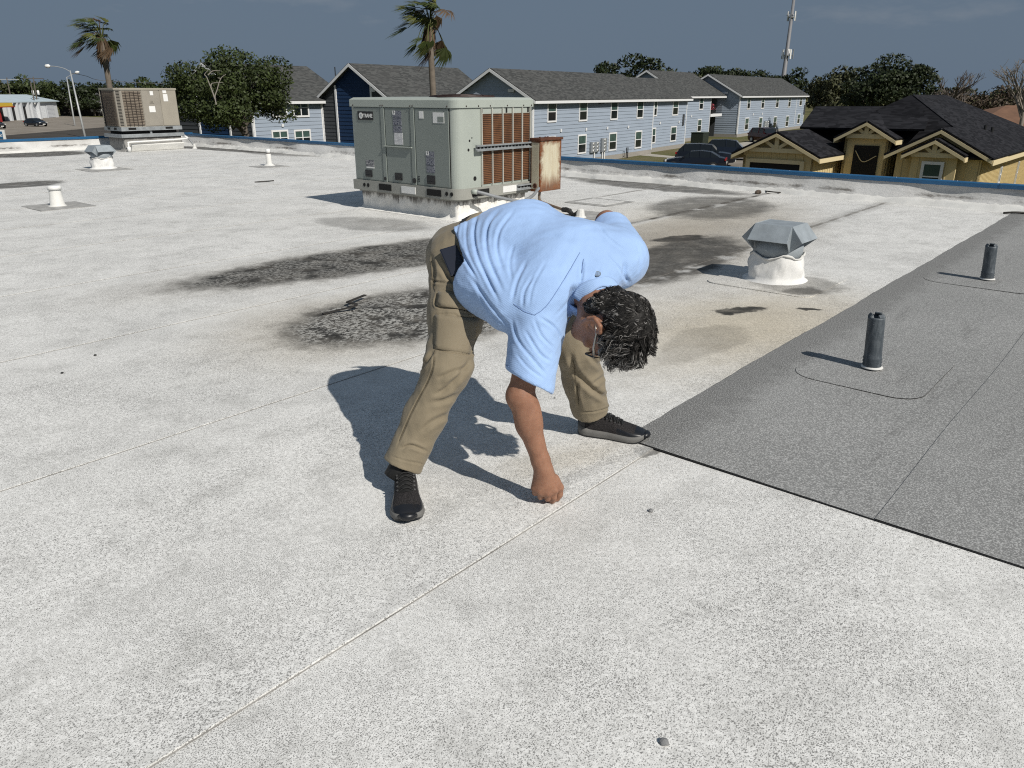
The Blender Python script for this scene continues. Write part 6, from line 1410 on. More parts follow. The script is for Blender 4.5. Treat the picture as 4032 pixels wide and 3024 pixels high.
# right arm, forearm muscle, wrist
mid = R_ELB*.62+R_WR*.38
g.cone(R_SH, R_ELB, .055, .044, .02).chain([R_ELB, mid, R_ELB*.12+R_WR*.88, R_WR], [.043, .043, .031, .030], .02)
g.ell(R_ELB+A3(-.008, .006, .0), (.036, .036, .040), k=.02); g.ell(mid+A3(-.002, -.002, .035), (.044, .042, .080), k=.02)
# right hand
def hp(x, y, d): return np.array(at_d(*cpx(x, y), d))
kn = {'index': hp(1000, 1398, 2.762), 'middle': hp(968, 1412, 2.756), 'ring': hp(934, 1406, 2.757), 'little': hp(908, 1388, 2.765)}
for q in kn.values(): g.cone(R_WR, q, .024, .0155, .018)
g.ell((R_WR+kn['middle'])/2+A3(0, .012, -.005), (.040, .020, .050), k=.018)
tip = {'index': [hp(997, 1432, 2.775), hp(986, 1456, 2.806), A3(.140, 2.487, .010)], 'middle': [hp(966, 1438, 2.775), hp(968, 1436, 2.812), hp(970, 1405, 2.822)],
       'ring': [hp(934, 1430, 2.778), hp(938, 1426, 2.815), hp(942, 1396, 2.822)], 'little': [hp(908, 1410, 2.785), hp(914, 1406, 2.818), hp(920, 1382, 2.825)]}
for nme, pts in tip.items():
    g.cone(kn[nme], pts[0], .0122, .0112, .004).cone(pts[0], pts[1], .0112, .0102, .003).cone(pts[1], pts[2], .0102, .0090, .003)
    g.ell(kn[nme]+A3(0, -.004, .002), (.0135, .0125, .0125), k=.004)
g.chain([hp(1000, 1345, 2.765), hp(1024, 1385, 2.785), hp(1022, 1418, 2.80), hp(1012, 1440, 2.812)], [.018, .014, .0125, .0105], .008)
# left arm and hand on the thigh
g.cone(L_SH, L_ELB, .055, .043, .02).cone(L_ELB, L_WR, .043, .029, .02)
LH = A3(.185, 2.945, .555); g.cone(L_WR, LH, .028, .034, .015)
for k_, dx in enumerate((-.03, -.010, .010, .03)):
    b = LH+A3(dx*.8, dx*.6, 0); g.chain([b, b+A3(-.01, -.05, -.035), b+A3(-.01, -.06, -.085)], [.012, .011, .009], .006)
g.chain([LH, LH+A3(.035, -.02, -.01), LH+A3(.045, -.05, -.045)], [.014, .012, .010], .008)
# head
HSC = 1.08
def hd(r, u, f): return HC+(HR*r+HU*u+HF*f)*HSC
hax = dict(X=HR, Y=HU, Z=HF)
g.ell(hd(0, .045, -.012), (.084, .099, .106), **hax, k=.02); g.ell(hd(0, -.035, .030), (.067, .086, .075), **hax, k=.03)
g.ell(hd(0, -.095, .060), (.040, .032, .038), **hax, k=.025)                                   # chin
g.cone(hd(.045, -.055, .005), hd(.012, -.100, .070), .026, .020, .02).cone(hd(-.045, -.055, .005), hd(-.012, -.100, .070), .026, .020, .02)
g.cone(hd(0, .010, .092), hd(0, -.030, .118), .010, .016, .012); g.ell(hd(.013, -.034, .104), (.010, .009, .011), **hax, k=.006); g.ell(hd(-.013, -.034, .104), (.010, .009, .011), **hax, k=.006)
g.cone(hd(.045, .022, .078), hd(-.045, .022, .078), .012, .012, .014)                              # brow
for sx in (1, -1):
    g.ell(hd(.034*sx, .004, .090), (.015, .011, .012), **hax, k=.008, op='s'); g.ell(hd(.033*sx, .004, .080), (.013, .012, .012), **hax, k=.003)
    g.ell(hd(.045*sx, -.030, .070), (.022, .018, .018), **hax, k=.015)                              # cheek
    # ear: rim, hollow, lobe
    ea = [hd(.082*sx, -.042, .000), hd(.094*sx, -.018, -.024), hd(.102*sx, .012, -.036), hd(.104*sx, .034, -.024), hd(.094*sx, .034, .0), hd(.082*sx, .012, .008)]
    g.chain(ea, [.010, .0085, .008, .008, .007, .007], .004); g.ell(hd(.082*sx, .0, -.014), (.009, .036, .026), **hax, k=.006)
    g.ell(hd(.095*sx, .006, -.010), (.008, .019, .013), **hax, k=.004, op='s')
g.ell(hd(0, -.062, .094), (.022, .006, .010), **hax, k=.005); g.ell(hd(0, -.074, .092), (.019, .006, .010), **hax, k=.005)
v, f = g.nets(); v = smooth_v(v, f, 1, 0.4)
body = npmesh('person', v, f, M_SKIN)
tag(body, 'man in light blue shirt and khaki trousers bending to touch the white roof', 'person')

# shirt ------------------------------------------------------------------------
def cloth(name, col, rough=0.8, weave=900, wst=0.15, var=0.1, sheen=0.2, wr=0.35, diag=True):
    t = NT(name); P = t.pos(); n1 = t.noise(P, 14, 4, 0.6); n2 = t.noise(P, 4, 3)
    c = t.mix(t.ss(n2, 0.35, 0.7, 0, 1), tuple(q*(1-var) for q in col), col)
    wv = t.n('ShaderNodeTexWave', wave_type='BANDS', bands_direction='DIAGONAL'); t.l(P, wv.inputs['Vector']); wv.inputs['Scale'].default_value = weave/6.0; wv.inputs['Distortion'].default_value = 1.5; wv.inputs['Detail'].default_value = 1
    c = t.mix(t.math('MULTIPLY', wv.outputs['Fac'], wst), c, tuple(q*0.72 for q in col))
    nm = t.bump(wv.outputs['Fac'], 0.15, 0.002, t.bump(n1, wr, 0.012))
    return t.done(c, rough, 0, 0.25, nm, Sheen_Weight=sheen)
M_SHIRT = cloth('light_blue_seersucker', (0.345, 0.505, 0.80), weave=420, wst=0.25)
s = SDF((-.34, 2.36, .42), (.64, 3.24, 1.12), 0.005)
LM = unit(LATP*.6+LATS*.4)
s.ring(S1+A3(-.035, .02, -.01), S2, LATP, LM, .178, .128, .200, .150, .05).ring(S2, S3, LM, LATS, .200, .150, .205, .132, .05).ring(S3, S4, LATS, LATS, .205, .132, .165, .085, .05)
s.ell((S2+S3)/2+A3(.02, -.02, -.05), (.15, .15, .12), k=.06)
dr0, dr1, dr2 = [np.array(at_d(*cpx(*q), d_)) for q, d_ in (((590, 300), 2.92), ((690, 430), 2.80), ((800, 520), 2.70))]
s.chain([dr0, dr1, dr2], [.085, .115, .110], .06)                  # loose flank hanging on his right
#                                    # belly / loose front
s.ell(R_SH*.7+S3*.3+A3(0, 0, .02), (.10, .10, .09), k=.06); s.ell(L_SH*.8+S3*.2+A3(.0, 0, .0), (.115, .11, .105), k=.05)
SE = R_SH+(R_ELB-R_SH)*.84
s.cone(R_SH+A3(0, .02, .01), SE+A3(.02,0,0), .096, .090, .04)
LE = L_SH+(L_ELB-L_SH)*.80
s.cone(L_SH, LE, .098, .080, .03)
s.cone(NECK0, NECK0+(HC-NECK0)*.35, .080, .076, .03)
# openings
d = unit(R_ELB-R_SH); s.cone(SE+d*.0, SE+d*.09, .30, .30, .006, 's', 0.02) if False else None
def cut_disc(s, p, n, rad, k=.006):
    p, n = np.array(p), unit(n); sl, P = s.sub(p-rad-.06, p+rad+.06); q = P-p; ax = q@n; lat = np.linalg.norm(q-ax[..., None]*n, axis=-1)
    d = np.maximum(-ax, lat-rad); s.put(sl, d.astype(np.float32), k, 's')
cut_disc(s, SE-d*.012+A3(0,0,0), unit(d+A3(-.30, 0, .0)), .15); s.cone(SE-d*.07+A3(.015,0,0), SE+d*.08+A3(.02,0,0), .066, .078, .004, 's')
dl = unit(L_ELB-L_SH); cut_disc(s, LE-dl*.01, dl, .13); s.cone(LE-dl*.07, LE+dl*.06, .052, .062, .004, 's')
hem_n = unit((-.84, .02, -.50)); HEM = S1+A3(-.035, .02, .02)
cut_disc(s, HEM, hem_n, .34); s.ring(HEM-hem_n*.06, HEM+hem_n*.08, LATP, LATP, .150, .105, .165, .118, .004, 's')
dn = unit(HC-NECK0); NC = NECK0+dn*.032; cut_disc(s, NC, dn, .12); s.cone(NC-dn*.03, NC+dn*.05, .066, .068, .004, 's')
v, f = s.nets(); v = smooth_v(v, f, 2, 0.5)
def wob(v, sc, seed):                                  # soft irregular relief
    r = np.random.default_rng(seed); o = np.zeros(len(v))
    for _ in range(7):
        k = r.normal(size=3)*sc; o += np.sin(v@k+r.uniform(0, 6.3))
    return o/7
n = vnormals(v, f); v = v+n*(0.005*wob(v, 15, 4)+0.0035*wob(v, 38, 5)+0.0022*wob(v, 85, 6))[:, None]
shirt_folds = [
    ([(500, 190), (495, 240), (520, 300), (560, 350)], 9, .007), ([(560, 120), (540, 200), (555, 270), (600, 350), (650, 440)], 12, .011), ([(600, 110), (585, 200), (600, 300), (660, 420)], 9, .006),
    ([(645, 95), (622, 190), (638, 300), (690, 420), (745, 525)], 12, .012), ([(745, 90), (692, 150), (678, 240), (700, 340), (760, 470)], 13, .013),
    ([(810, 95), (745, 180), (730, 270), (760, 380)], 12, .010), ([(600, 390), (660, 480), (720, 560), (790, 640)], 13, .010), ([(640, 480), (700, 570), (770, 640)], 8, .006),
    ([(870, 330), (825, 420), (800, 520)], 12, .009), ([(900, 400), (858, 470), (850, 545)], 10, .008), ([(960, 330), (900, 440), (880, 540)], 10, .005), ([(810, 250), (790, 330), (800, 420)], 11, .006),
    ([(1112, 298), (1045, 415), (965, 535), (905, 580)], 5, .009), ([(905, 580), (860, 565), (810, 530)], 5, .006),
    ([(930, 592), (1000, 640), (1035, 700)], 11, .010), ([(905, 600), (940, 680), (1000, 740)], 10, .008), ([(800, 600), (830, 700), (900, 790), (960, 860)], 12, .009), ([(860, 650), (930, 760), (985, 800)], 11, .010), ([(820, 760), (880, 830), (950, 880)], 9, .007),
    ([(1132, 312), (1125, 400), (1100, 540), (1062, 690)], 10, .012), ([(1215, 350), (1170, 450), (1120, 560)], 9, .008), ([(1090, 440), (1060, 520), (1000, 590)], 9, .006),
    ([(1330, 330), (1325, 390), (1345, 430)], 14, .014), ([(1240, 300), (1290, 350), (1320, 400)], 8, .006), ([(1200, 160), (1260, 230), (1330, 280)], 10, .005), ([(1380, 250), (1400, 310), (1390, 380)], 10, .005),
    ([(900, 230), (980, 210), (1060, 230)], 16, .004), ([(765, 820), (830, 865), (920, 905)], 4, .003)]
v = creases(v, f, shirt_folds, 0.50, 0.62); v = smooth_v(v, f, 1, 0.35)
shirt = npmesh('shirt', v, f, M_SHIRT, body); SHV = (v, f)
# stand-up collar with turned-down leaf
def collar(r0, r1, z0, z1, t0, t1, name, lean=0.0):
    ax = dn; Xc = unit(np.cross(ax, [0, 0, 1])); Yc = np.cross(ax, Xc); m = MB(); K = 48; rows = []
    for j in range(6):
        q = j/5; row = []
        for k in range(K+1):
            t = t0+(t1-t0)*k/K; r = r0+(r1-r0)*q; w_ = 0.004*math.sin(5*t+q*2)
            row.append(Vector(NC+ax*(z0+(z1-z0)*q+w_)+Xc*(r*math.cos(t))+Yc*(r*math.sin(t))))
        rows.append(row)
    for j in range(5):
        for k in range(K): m.quad(rows[j][k], rows[j][k+1], rows[j+1][k+1], rows[j+1][k])
    o = m.build(name, M_SHIRT, shirt, smooth=True, fix=False); md = o.modifiers.new('cloth', 'SOLIDIFY'); md.thickness = 0.004
    return o
collar(.074, .069, -.02, .035, 0, 2*math.pi, 'collar_stand'); collar(.072, .090, .036, .002, 0.2, 2*math.pi-0.2, 'collar')
# stitched seams of the shirt
SHN = vnormals(*SHV); SHP, SHD = npproj(SHV[0])
def surf(x, y, P_, D_, V_, N_, sg=5.0):
    px, py = cpx(x, y); d2 = ((P_-np.array([px, py]))**2).sum(1); i = np.argsort(d2)[:40]; i = i[D_[i] < D_[i].min()+.05]; w_ = np.exp(-d2[i]/(2*sg**2))+1e-9; w_ /= w_.sum(); n_ = (N_[i]*w_[:, None]).sum(0)
    return Vector((V_[i]*w_[:, None]).sum(0)), Vector(n_/np.linalg.norm(n_))
def stitch(pts, P_, D_, V_, N_, mat, parent, r=.0013, off=.0006):
    q = []
    for x, y in bez2(pts, 9): a, b = surf(x, y, P_, D_, V_, N_); q.append(a+b*off)
    MB().tube(q, r, 5).build('seam', mat, parent, smooth=True)
M_THREAD = plain('blue_seam_thread', (0.17, 0.26, 0.46), .8)
for pts in ([(1118, 290), (1045, 415), (965, 535), (908, 582)], [(908, 582), (860, 566), (808, 530)], [(1135, 320), (1122, 420), (1100, 540), (1066, 680)], [(770, 812), (850, 858), (935, 900)]): stitch(pts, SHP, SHD, SHV[0], SHN, M_THREAD, shirt)
# round grey print between the shoulders
def on_shirt(px, py):
    p, de = npproj(SHV[0]); i = np.argsort(((p-np.array([px, py]))**2).sum(1))[:40]; j = i[np.argmin(de[i])]
    return SHV[0][j], vnormals(*SHV)[j]
pt, nn = on_shirt(*cpx(1203, 385)); nn = Vector(nn); pt = Vector(pt)+nn*0.0035
ex = (V(1, 0, 0)-nn*nn.x).normalized(); ey = nn.cross(ex)
M_PRINT = plain('grey_print', (0.20, 0.25, 0.31), 0.7)
em = MB().lathe(pt, [(0.0115, 0.0), (0.0115, 0.0015)], 20, ex, ey, nn).build('emblem', M_PRINT, shirt)
m = MB()
for k in range(3):
    c0 = pt+nn*0.002+ey*(0.005-0.005*k)
    m.box(c0-ex*0.0035, (0.009, 0.0016, 0.0006), (ex-ey*0.45).normalized(), (ey+ex*0.45).normalized(), nn).box(c0+ex*0.0035, (0.009, 0.0016, 0.0006), (ex+ey*0.45).normalized(), (ey-ex*0.45).normalized(), nn)
m.build('emblem_chevrons', M_SHIRT, em)

# trousers ---------------------------------------------------------------------
M_KHAKI = cloth('khaki_twill', (0.245, 0.204, 0.140), weave=700, wst=0.12, var=0.16, sheen=0.1, wr=0.3)
p = SDF((-.54, 2.40, .03), (.50, 3.32, 1.02), 0.005)
p.ring(PELV+A3(-.04, .025, -.03), PELV+A3(.03, -.03, .02), LATP, LATP, .168, .125, .168, .122, .05)
p.ell(R_HIP*.75+PELV*.25+A3(-.045, .06, -.02), (.12, .12, .125), k=.05); p.ell(L_HIP*.8+PELV*.2+A3(-.03, .07, -.02), (.12, .12, .12), k=.05)
cR = R_ANK+unit(R_KNEE-R_ANK)*.012; cL = L_ANK+unit(L_KNEE-L_ANK)*.020
p.chain([R_HIP+A3(-.008, .0, 0), R_HIP*.45+R_KNEE*.55+A3(.004, -.008, 0), R_KNEE+A3(.002, -.012, 0), R_KNEE*.5+R_ANK*.5+A3(.0, .012, 0), cR+A3(0, .006, 0)], [.116, .096, .081, .073, .074], .04)
p.chain([L_HIP, L_HIP*.45+L_KNEE*.55, L_KNEE+A3(.01, -.015, 0), L_KNEE*.5+L_ANK*.5, cL], [.112, .098, .086, .078, .080], .04)
for c_, kk in ((cR, R_KNEE), (cL, L_KNEE)):
    q = unit(c_-kk); cut_disc(p, c_, q, .12); p.cone(c_-q*.05, c_+q*.05, .052, .060, .004, 's')
wn = unit((.80, -.38, .45)); cut_disc(p, PELV+A3(.05, -.03, .04), wn, .30)
v, f = p.nets(); v = smooth_v(v, f, 2, 0.5)
n = vnormals(v, f); v = v+n*(0.005*wob(v, 20, 14)+0.0035*wob(v, 48, 15)+0.002*wob(v, 95, 16))[:, None]
pant_folds = [
    ([(455, 470), (450, 540), (560, 550), (658, 577)], 5, .006), ([(470, 465), (560, 480), (655, 520)], 4, .004), ([(440, 577), (540, 580), (532, 640), (520, 745)], 4, .004), ([(437, 742), (510, 755), (600, 768), (640, 740)], 5, .006),
    ([(612, 780), (570, 850), (500, 920), (440, 960)], 14, .008), ([(435, 745), (400, 800), (350, 850)], 9, .007), ([(600, 820), (520, 850), (450, 880)], 12, .006), ([(442, 745), (422, 860), (335, 1030), (262, 1200)], 4, .004),
    ([(560, 950), (480, 980), (420, 990)], 14, .005), ([(520, 1040), (430, 1080), (370, 1130)], 14, .006), ([(285, 1205), (330, 1190), (405, 1218)], 8, .007), ([(235, 1238), (310, 1262), (400, 1278)], 4, .003), ([(425, 300), (440, 380), (430, 460)], 8, .005),
    ([(460, 340), (520, 420), (600, 440)], 12, .006), ([(420, 415), (470, 430), (540, 425)], 6, .005), ([(620, 600), (640, 680), (620, 750)], 10, .006), ([(540, 590), (590, 600), (650, 590)], 9, .005),
    ([(1075, 760), (1095, 840), (1180, 930), (1272, 985)], 14, .010), ([(1150, 740), (1190, 800), (1245, 830)], 13, .007), ([(1240, 860), (1200, 890), (1180, 900)], 9, .006), ([(1110, 880), (1105, 950), (1120, 1020)], 8, .005), ([(1120, 1035), (1200, 1030), (1280, 1000)], 4, .004), ([(1085, 800), (1100, 900), (1110, 1000)], 4, .003)]
v = creases(v, f, pant_folds, 1.15, 0.85); v = smooth_v(v, f, 1, 0.3)
trousers = npmesh('trousers', v, f, M_KHAKI, body); TRV = (v, f)
def on_tr(x, y, off=0.004):
    px, py = cpx(x, y); p_, de = npproj(TRV[0]); i = np.argsort(((p_-np.array([px, py]))**2).sum(1))[:30]; j = i[np.argmin(de[i])]
    return Vector(TRV[0][j]), Vector(vnormals(*TRV)[j])
TRN = vnormals(*TRV); TRP, TRD = npproj(TRV[0])
def on_trs(x, y):
    px, py = cpx(x, y); d2 = ((TRP-np.array([px, py]))**2).sum(1); i = np.argsort(d2)[:70]; i = i[TRD[i] < TRD[i].min()+.08]; w_ = np.exp(-d2[i]/(2*9.0**2))+1e-9; w_ /= w_.sum()
    n_ = (TRN[i]*w_[:, None]).sum(0); return Vector((TRV[0][i]*w_[:, None]).sum(0)), Vector(n_/np.linalg.norm(n_))
def cloth_panel(name, quad, nu, nv_, off, mat, parent, th=0.004):
    m = MB(); G = []
    for j in range(nv_+1):
        row = []
        for i in range(nu+1):
            a, b = i/nu, j/nv_
            x = (quad[0][0]*(1-a)+quad[1][0]*a)*(1-b)+(quad[3][0]*(1-a)+quad[2][0]*a)*b; y = (quad[0][1]*(1-a)+quad[1][1]*a)*(1-b)+(quad[3][1]*(1-a)+quad[2][1]*a)*b
            q_, n_ = on_trs(x, y); row.append(q_+n_*off)
        G.append(row)
    for j in range(nv_):
        for i in range(nu): m.quad(G[j][i], G[j][i+1], G[j+1][i+1], G[j+1][i])
    o = m.build(name, mat, parent, smooth=True, fix=True); md = o.modifiers.new('cloth', 'SOLIDIFY'); md.thickness = th; md.offset = 0; return o
cloth_panel('pocket_flap', [(462, 475), (650, 515), (655, 572), (455, 538)], 8, 4, .006, M_KHAKI, trousers)
cloth_panel('cargo_pocket', [(446, 580), (640, 600), (600, 762), (440, 738)], 9, 8, .003, M_KHAKI, trousers)
M_KTHREAD = plain('khaki_seam_thread', (0.12, 0.098, 0.062), .8)
for pts in ([(442, 745), (422, 860), (335, 1030), (262, 1200), (245, 1245)], [(232, 1238), (310, 1262), (398, 1277)], [(425, 330), (432, 420), (445, 470)], [(1118, 1032), (1200, 1027), (1276, 998)], [(1085, 790), (1100, 900), (1114, 1020)]): stitch(pts, TRP, TRD, TRV[0], TRN, M_KTHREAD, trousers, .0014)
# belt and phone
M_BELT = plain('dark_belt', (0.03, 0.026, 0.024), 0.6)
bp = SDF((-.40, 2.70, .60), (.2, 3.30, 1.05), 0.006)
bq = PELV+A3(.012, -.012, .008); wd_ = unit((.80, -.38, .45))
bp.ring(bq-wd_*.01, bq+wd_*.02, LATP, LATP, .172, .127, .172, .127, .02); cut_disc(bp, bq+wd_*.022, wd_, .3); cut_disc(bp, bq-wd_*.016, -wd_, .3)
v, f = bp.nets(); npmesh('belt', v, f, M_BELT, trousers)

# shoes ------------------------------------------------------------------------
def knit():
    t = NT('charcoal_knit'); P = t.pos(); n = t.noise(P, 420, 2, 0.6)
    return t.done(t.mix(t.ss(n, 0.4, 0.65), (0.010, 0.0095, 0.010), (0.045, 0.041, 0.042)), 0.85, 0, 0.2, t.bump(n, 0.4, 0.002))
M_KNIT = knit(); M_TOE = plain('black_shoe_leather', (0.010, 0.011, 0.014), 0.38, var=0.2, scale=20); M_SOLE = plain('grey_midsole', (0.145, 0.142, 0.135), 0.7, var=0.15, scale=20); M_LACE = plain('black_lace', (0.008, 0.008, 0.008), 0.7); M_EYE = plain('grey_eyelet', (0.06, 0.06, 0.06), 0.5)
TS = np.linspace(0, 1, 25)
def hw(t, k=1.0): return 1.10*k*np.interp(t, [0, .04, .12, .28, .45, .62, .74, .84, .92, .97, 1.0], [.006, .024, .034, .036, .036, .044, .0485, .047, .038, .025, .006])
def shoe(toe, ang, Ls, label):
    fw = V(math.cos(ang), math.sin(ang), 0); lf = V(-fw.y, fw.x, 0); o = Vector(toe)-fw*Ls
    root = MB(); K = len(TS)
    def P(t, y, z): return o+fw*(t*Ls)+lf*y+UP*z
    def zb(t): return 0.002+0.020*max(0, (t-.78)/.22)**2+0.006*max(0, (.1-t)/.1)
    def zs(t): return 0.042-0.010*t+0.012*max(0, (t-.75)/.25)**2+0.012*max(0, (.2-t)/.2)
    sole = MB(); rows = []
    for t in TS:
        w0, w1 = hw(t, 1.08), hw(t, 1.16); c = [P(t, -w0, zb(t)+.006), P(t, -w1, (zb(t)+zs(t))/2), P(t, -w0*1.0, zs(t)), P(t, w0*1.0, zs(t)), P(t, w1, (zb(t)+zs(t))/2), P(t, w0, zb(t)+.006)]; rows.append(c)
    for i in range(K-1):
        for j in range(5): sole.quad(rows[i][j], rows[i][j+1], rows[i+1][j+1], rows[i+1][j])
    sole.poly(rows[0]); sole.poly(rows[-1][::-1]); so = sole.build('midsole', M_SOLE, None, smooth=True)
    ot = MB(); rows = []
    for t in TS: w0 = hw(t, 1.05); rows.append([P(t, -w0, zb(t)), P(t, w0, zb(t)), P(t, w0*1.04, zb(t)+.008), P(t, -w0*1.04, zb(t)+.008)])
    for i in range(K-1):
        for j in range(4): ot.quad(rows[i][j], rows[i][(j+1)%4], rows[i+1][(j+1)%4], rows[i+1][j])
    ot.poly(rows[0]); ot.poly(rows[-1][::-1])
    def top(t): return np.interp(t, [0, .06, .15, .30, .42, .60, .78, .90, .97, 1.0], [.098, .112, .108, .104, .102, .080, .062, .052, .042, .030])
    up = MB(); rows = []; J = 16
    for t in TS:
        w0, z0, z1 = hw(t, 1.04), zs(t)-.004, top(t); row = []
        for j in range(J+1):
            a = math.pi*j/J; ca, sa = math.cos(a), math.sin(a); e = 0.72
            yy = -w0*math.copysign(abs(ca)**e, ca)*(1-0.22*max(0, sa-.35)*(1 if t < .5 else .4)); row.append(P(t, yy, z0+(z1-z0)*(sa**0.85)))
        rows.append(row)
    for i in range(K-1):
        for j in range(J): up.quad(rows[i][j], rows[i][j+1], rows[i+1][j+1], rows[i+1][j], 1 if (TS[i] > .80 or (TS[i] > .58 and (j < 3 or j > J-4)) or TS[i] < .10) else 0)
    upo = up.build('shoe', [M_KNIT, M_TOE], body, smooth=True)
    so.parent = upo; ot.build('outsole', M_TOE, upo); upo['label'] = label
    # toe bumper, tongue, laces
    bm_ = MB(); bm_.tube([P(t, y, zs(t)*.55+.010) for t, y in ((.955, -.030), (.985, -.016), (.997, 0), (.985, .016), (.955, .030))], [.008, .013, .015, .013, .008], 8); bm_.build('toe_bumper', M_TOE, upo, smooth=True)
    tg = MB(); rr = []
    for t in np.linspace(.30, .66, 8): rr.append([P(t, y, top(t)+.004-abs(y)*.25) for y in (-.020, -.010, 0, .010, .020)])
    for i in range(7):
        for j in range(4): tg.quad(rr[i][j], rr[i][j+1], rr[i+1][j+1], rr[i+1][j])
    tg.build('tongue', M_LACE, upo, smooth=True)
    for k in range(5):
        t = .37+.058*k; s_ = 1 if k % 2 else -1
        MB().tube(bez([P(t, -.027*s_, top(t)-.003), P(t+.012, -.010*s_, top(t+.012)+.007), P(t+.030, .012*s_, top(t+.03)+.007), P(t+.045, .027*s_, top(t+.045)-.003)], 4), .0021, 5).build('lace', M_LACE, upo)
        MB().tube(bez([P(t+.03, -.027*s_, top(t+.03)-.003), P(t+.018, -.010*s_, top(t+.018)+.006), P(t+.006, .012*s_, top(t+.006)+.006), P(t, .027*s_, top(t)-.003)], 4), .0021, 5).build('lace', M_LACE, upo)
        for sy in (-1, 1): MB().tube([P(t, .027*sy, top(t)-.004), P(t, .033*sy, top(t)-.007)], .0035, 5).build('eyelet', M_EYE, upo)
    return upo
shoe(at_z(1607, 2070, 0.004), math.atan2(-.29, .045), 0.305, 'black trainer with grey sole pointing at the camera')
shoe(at_z(2548, 1738, 0.004), math.atan2(-.093, .288), 0.305, 'black trainer with grey sole pointing to the grey roofing')
for ank, kk in ((R_ANK, R_KNEE), (L_ANK, L_KNEE)):
    q = unit(kk-ank); MB().tube([Vector(ank-q*.05+A3(0,0,.01)), Vector(ank), Vector(ank+q*.08)], [.046, .047, .046], 16).build('sock', M_LACE, body, smooth=True)

# hair -------------------------------------------------------------------------
def hairm(name, col, rough=0.45):
    t = NT(name); n = t.noise(t.pos(), 60, 3); return t.done(t.mix(t.ss(n, .35, .7), tuple(c*.6 for c in col), tuple(c*1.35 for c in col)), 0.62, 0, 0.22)
M_H1, M_H2, M_H3 = hairm('black_hair', (0.014, 0.013, 0.012)), hairm('dark_grey_hair', (0.075, 0.070, 0.066)), hairm('silver_hair', (0.30, 0.29, 0.28))
hs = SDF(HC-.19, HC+.19, 0.005)
hs.ell(hd(0, .052, -.014), (.092, .108, .113), **hax, k=.02); hs.ell(hd(0, -.02, -.045), (.082, .074, .076), **hax, k=.02)
hs.ell(hd(0, -.05, .085), (.12, .122, .092), **hax, k=.02, op='s')           # keep the face clear
for sx in (1, -1): hs.ell(hd(.095*sx, -.022, -.008), (.046, .066, .058), **hax, k=.012, op='s')
hs.cone(hd(0, -.09, -.10), hd(0, -.17, -.06), .07, .09, .02, 's')
v, f = hs.nets(); n = vnormals(v, f); v = v+n*(0.004*wob(v, 90, 21))[:, None]
cap = npmesh('hair', v, f, M_H1, body); cap['label'] = 'dark curly hair greying at the temples'
m = MB(); fa = np.array([v[q].mean(0) for q in f]); fn = np.array([n[q].mean(0) for q in f]); ok = ((fa-HC)*fn).sum(1) > 0.02
fa, fn = fa[ok], fn[ok]; crown = hd(0, .14, -.055); hrng = np.random.default_rng(3)
croot = fa[hrng.choice(len(fa), 420)]; nC = len(croot); cph = hrng.uniform(0, 6.3, nC); ctw = hrng.uniform(3.0, 7.5, nC); clift = hrng.uniform(.10, .70, nC); ccd = hrng.choice([-1, 1], nC)*hrng.uniform(.3, 1.2, nC); clen = hrng.uniform(.65, 1.25, nC); cgrey = hrng.normal(0, .18, nC)
for i in hrng.choice(len(fa), 9500):
    p0 = fa[i]-fn[i]*.004; nn_ = fn[i]; j = int(np.argmin(((croot-p0)**2).sum(1))); loc = np.array([(p0-HC)@HR, (p0-HC)@HU, (p0-HC)@HF])
    fl = croot[j]-crown; fl = fl-nn_*(fl@nn_); fl = fl/(np.linalg.norm(fl)+1e-6); sd = np.cross(nn_, fl)
    topness = np.clip((loc[1]-.02)/.08, 0, 1)*np.clip((loc[2]+.06)/.08, 0, 1)
    Ln = (.016+.050*topness)*clen[j]*hrng.uniform(.85, 1.12)
    am = .0085*(0.25+topness); lift = clift[j]*(0.35+topness)*hrng.uniform(.85, 1.15); ph = cph[j]+hrng.normal(0, .18); pull = croot[j]-p0; pull = pull-nn_*(pull@nn_)
    pts = []
    for t in np.linspace(0, 1, 8):
        pts.append(Vector(p0+pull*(.50*t)+fl*(Ln*t*(1-.30*lift*t))+nn_*(Ln*lift*.60*math.sin(t*2.3)+.003+am*.8*t*math.cos(ph+t*ctw[j]))+sd*(am*math.sin(ph+t*ctw[j])+ccd[j]*.016*t*t*topness)))
    grey = np.clip((loc[2]+.01)/.06, 0, 1)*.75+np.clip((abs(loc[0])-.060)/.02, 0, 1)*np.clip((.045-loc[1])/.05, 0, 1)*.9+cgrey[j]+.07
    r_ = hrng.random(); mi = 2 if r_ < grey*.70 else 1 if r_ < grey*.70+.27+.2*np.clip(loc[2]/.05, 0, 1) else 0
    w_ = hrng.uniform(.0006, .0012)
    m.tube(pts, [w_, w_*1.15, w_*1.15, w_*1.1, w_, w_*.85, w_*.6, w_*.15], 3, False, mi)
locks = m.build('hair_locks', [M_H1, M_H2, M_H3], cap, smooth=True, fix=False); locks['kind'] = 'stuff'
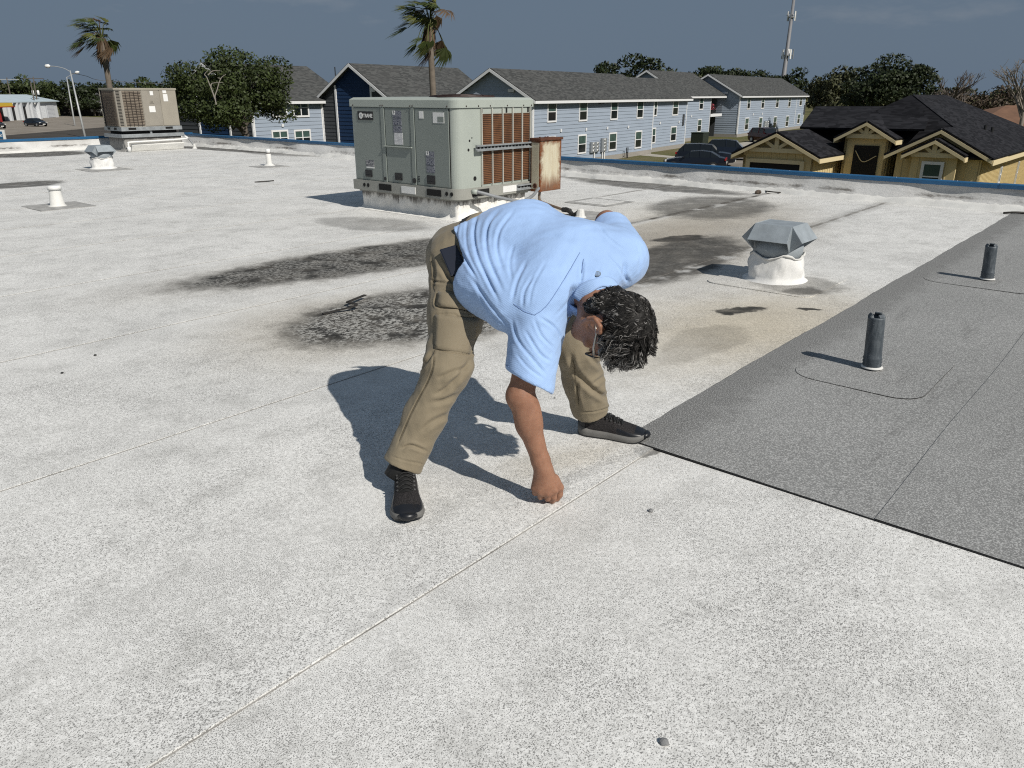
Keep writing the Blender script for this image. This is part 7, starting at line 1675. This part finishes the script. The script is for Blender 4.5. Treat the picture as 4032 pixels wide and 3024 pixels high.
# sideburn and brow are part of the locks mass; glasses
M_FRAME = plain('black_frame', (0.010, 0.010, 0.011), 0.3); M_TEMPLE = plain('silver_temple', (0.42, 0.40, 0.36), 0.3, 0.6)
gt = NT('clear_lens'); M_LENS = gt.done((0.92, 0.94, 0.95), 0.02, 0, 0.5, Transmission_Weight=1.0, IOR=1.1)
gl = MB()
for sx in (1, -1):
    gl.tube(bez([Vector(hd(sx*.062, .012, .100)), Vector(hd(sx*.058, -.022, .104)), Vector(hd(sx*.034, -.030, .110)), Vector(hd(sx*.012, -.020, .112)), Vector(hd(sx*.009, .008, .112))], 5), .0032, 6)
    gl.tube([Vector(hd(sx*.009, .008, .112)), Vector(hd(sx*.030, .014, .108)), Vector(hd(sx*.062, .012, .100))], .0014, 5)
gl.tube([Vector(hd(.009, .004, .113)), Vector(hd(0, .008, .116)), Vector(hd(-.009, .004, .113))], .0018, 5)
glo = gl.build('glasses', M_FRAME, body, smooth=True)
for sx in (1, -1):
    MB().tube([Vector(hd(sx*.064, .012, .099)), Vector(hd(sx*.082, .016, .060)), Vector(hd(sx*.088, .018, .010)), Vector(hd(sx*.086, .004, -.016))], [.0036, .0040, .0034, .0026], 6).build('temple_arm', M_TEMPLE, glo, smooth=True)
    MB().tube([Vector(hd(sx*.060, .012, .101)), Vector(hd(sx*.068, .012, .094))], .0042, 6).build('hinge', M_FRAME, glo)
    MB().prism([Vector(hd(sx*a, b, c_)) for a, b, c_ in ((.060, .010, .100), (.057, -.020, .104), (.034, -.028, .1095), (.013, -.018, .1115), (.010, .007, .1115), (.030, .013, .1075))], Vector(HF*.0012)).build('lens', M_LENS, glo)
# phone clipped at the hip
pq, pn = on_trs(528, 335)
ph_x = (Vector(at_d(*cpx(535, 385), 2.9))-Vector(at_d(*cpx(500, 285), 2.9))).normalized(); ph_x = (ph_x-pn*ph_x.dot(pn)).normalized(); ph_y = pn.cross(ph_x)
pc = Vector(pq)+pn*.010
phn = MB().box((0,0,0), (.120, .066, .010)).build('phone', plain('navy_phone_case', (0.006, 0.009, 0.020), 0.35), None, bevel=.004)
phn.matrix_world = Matrix(((ph_x.x, ph_y.x, pn.x, pc.x), (ph_x.y, ph_y.y, pn.y, pc.y), (ph_x.z, ph_y.z, pn.z, pc.z), (0,0,0,1)))
tag(phn, 'dark navy phone tucked at the back of the man\'s hip', 'phone')
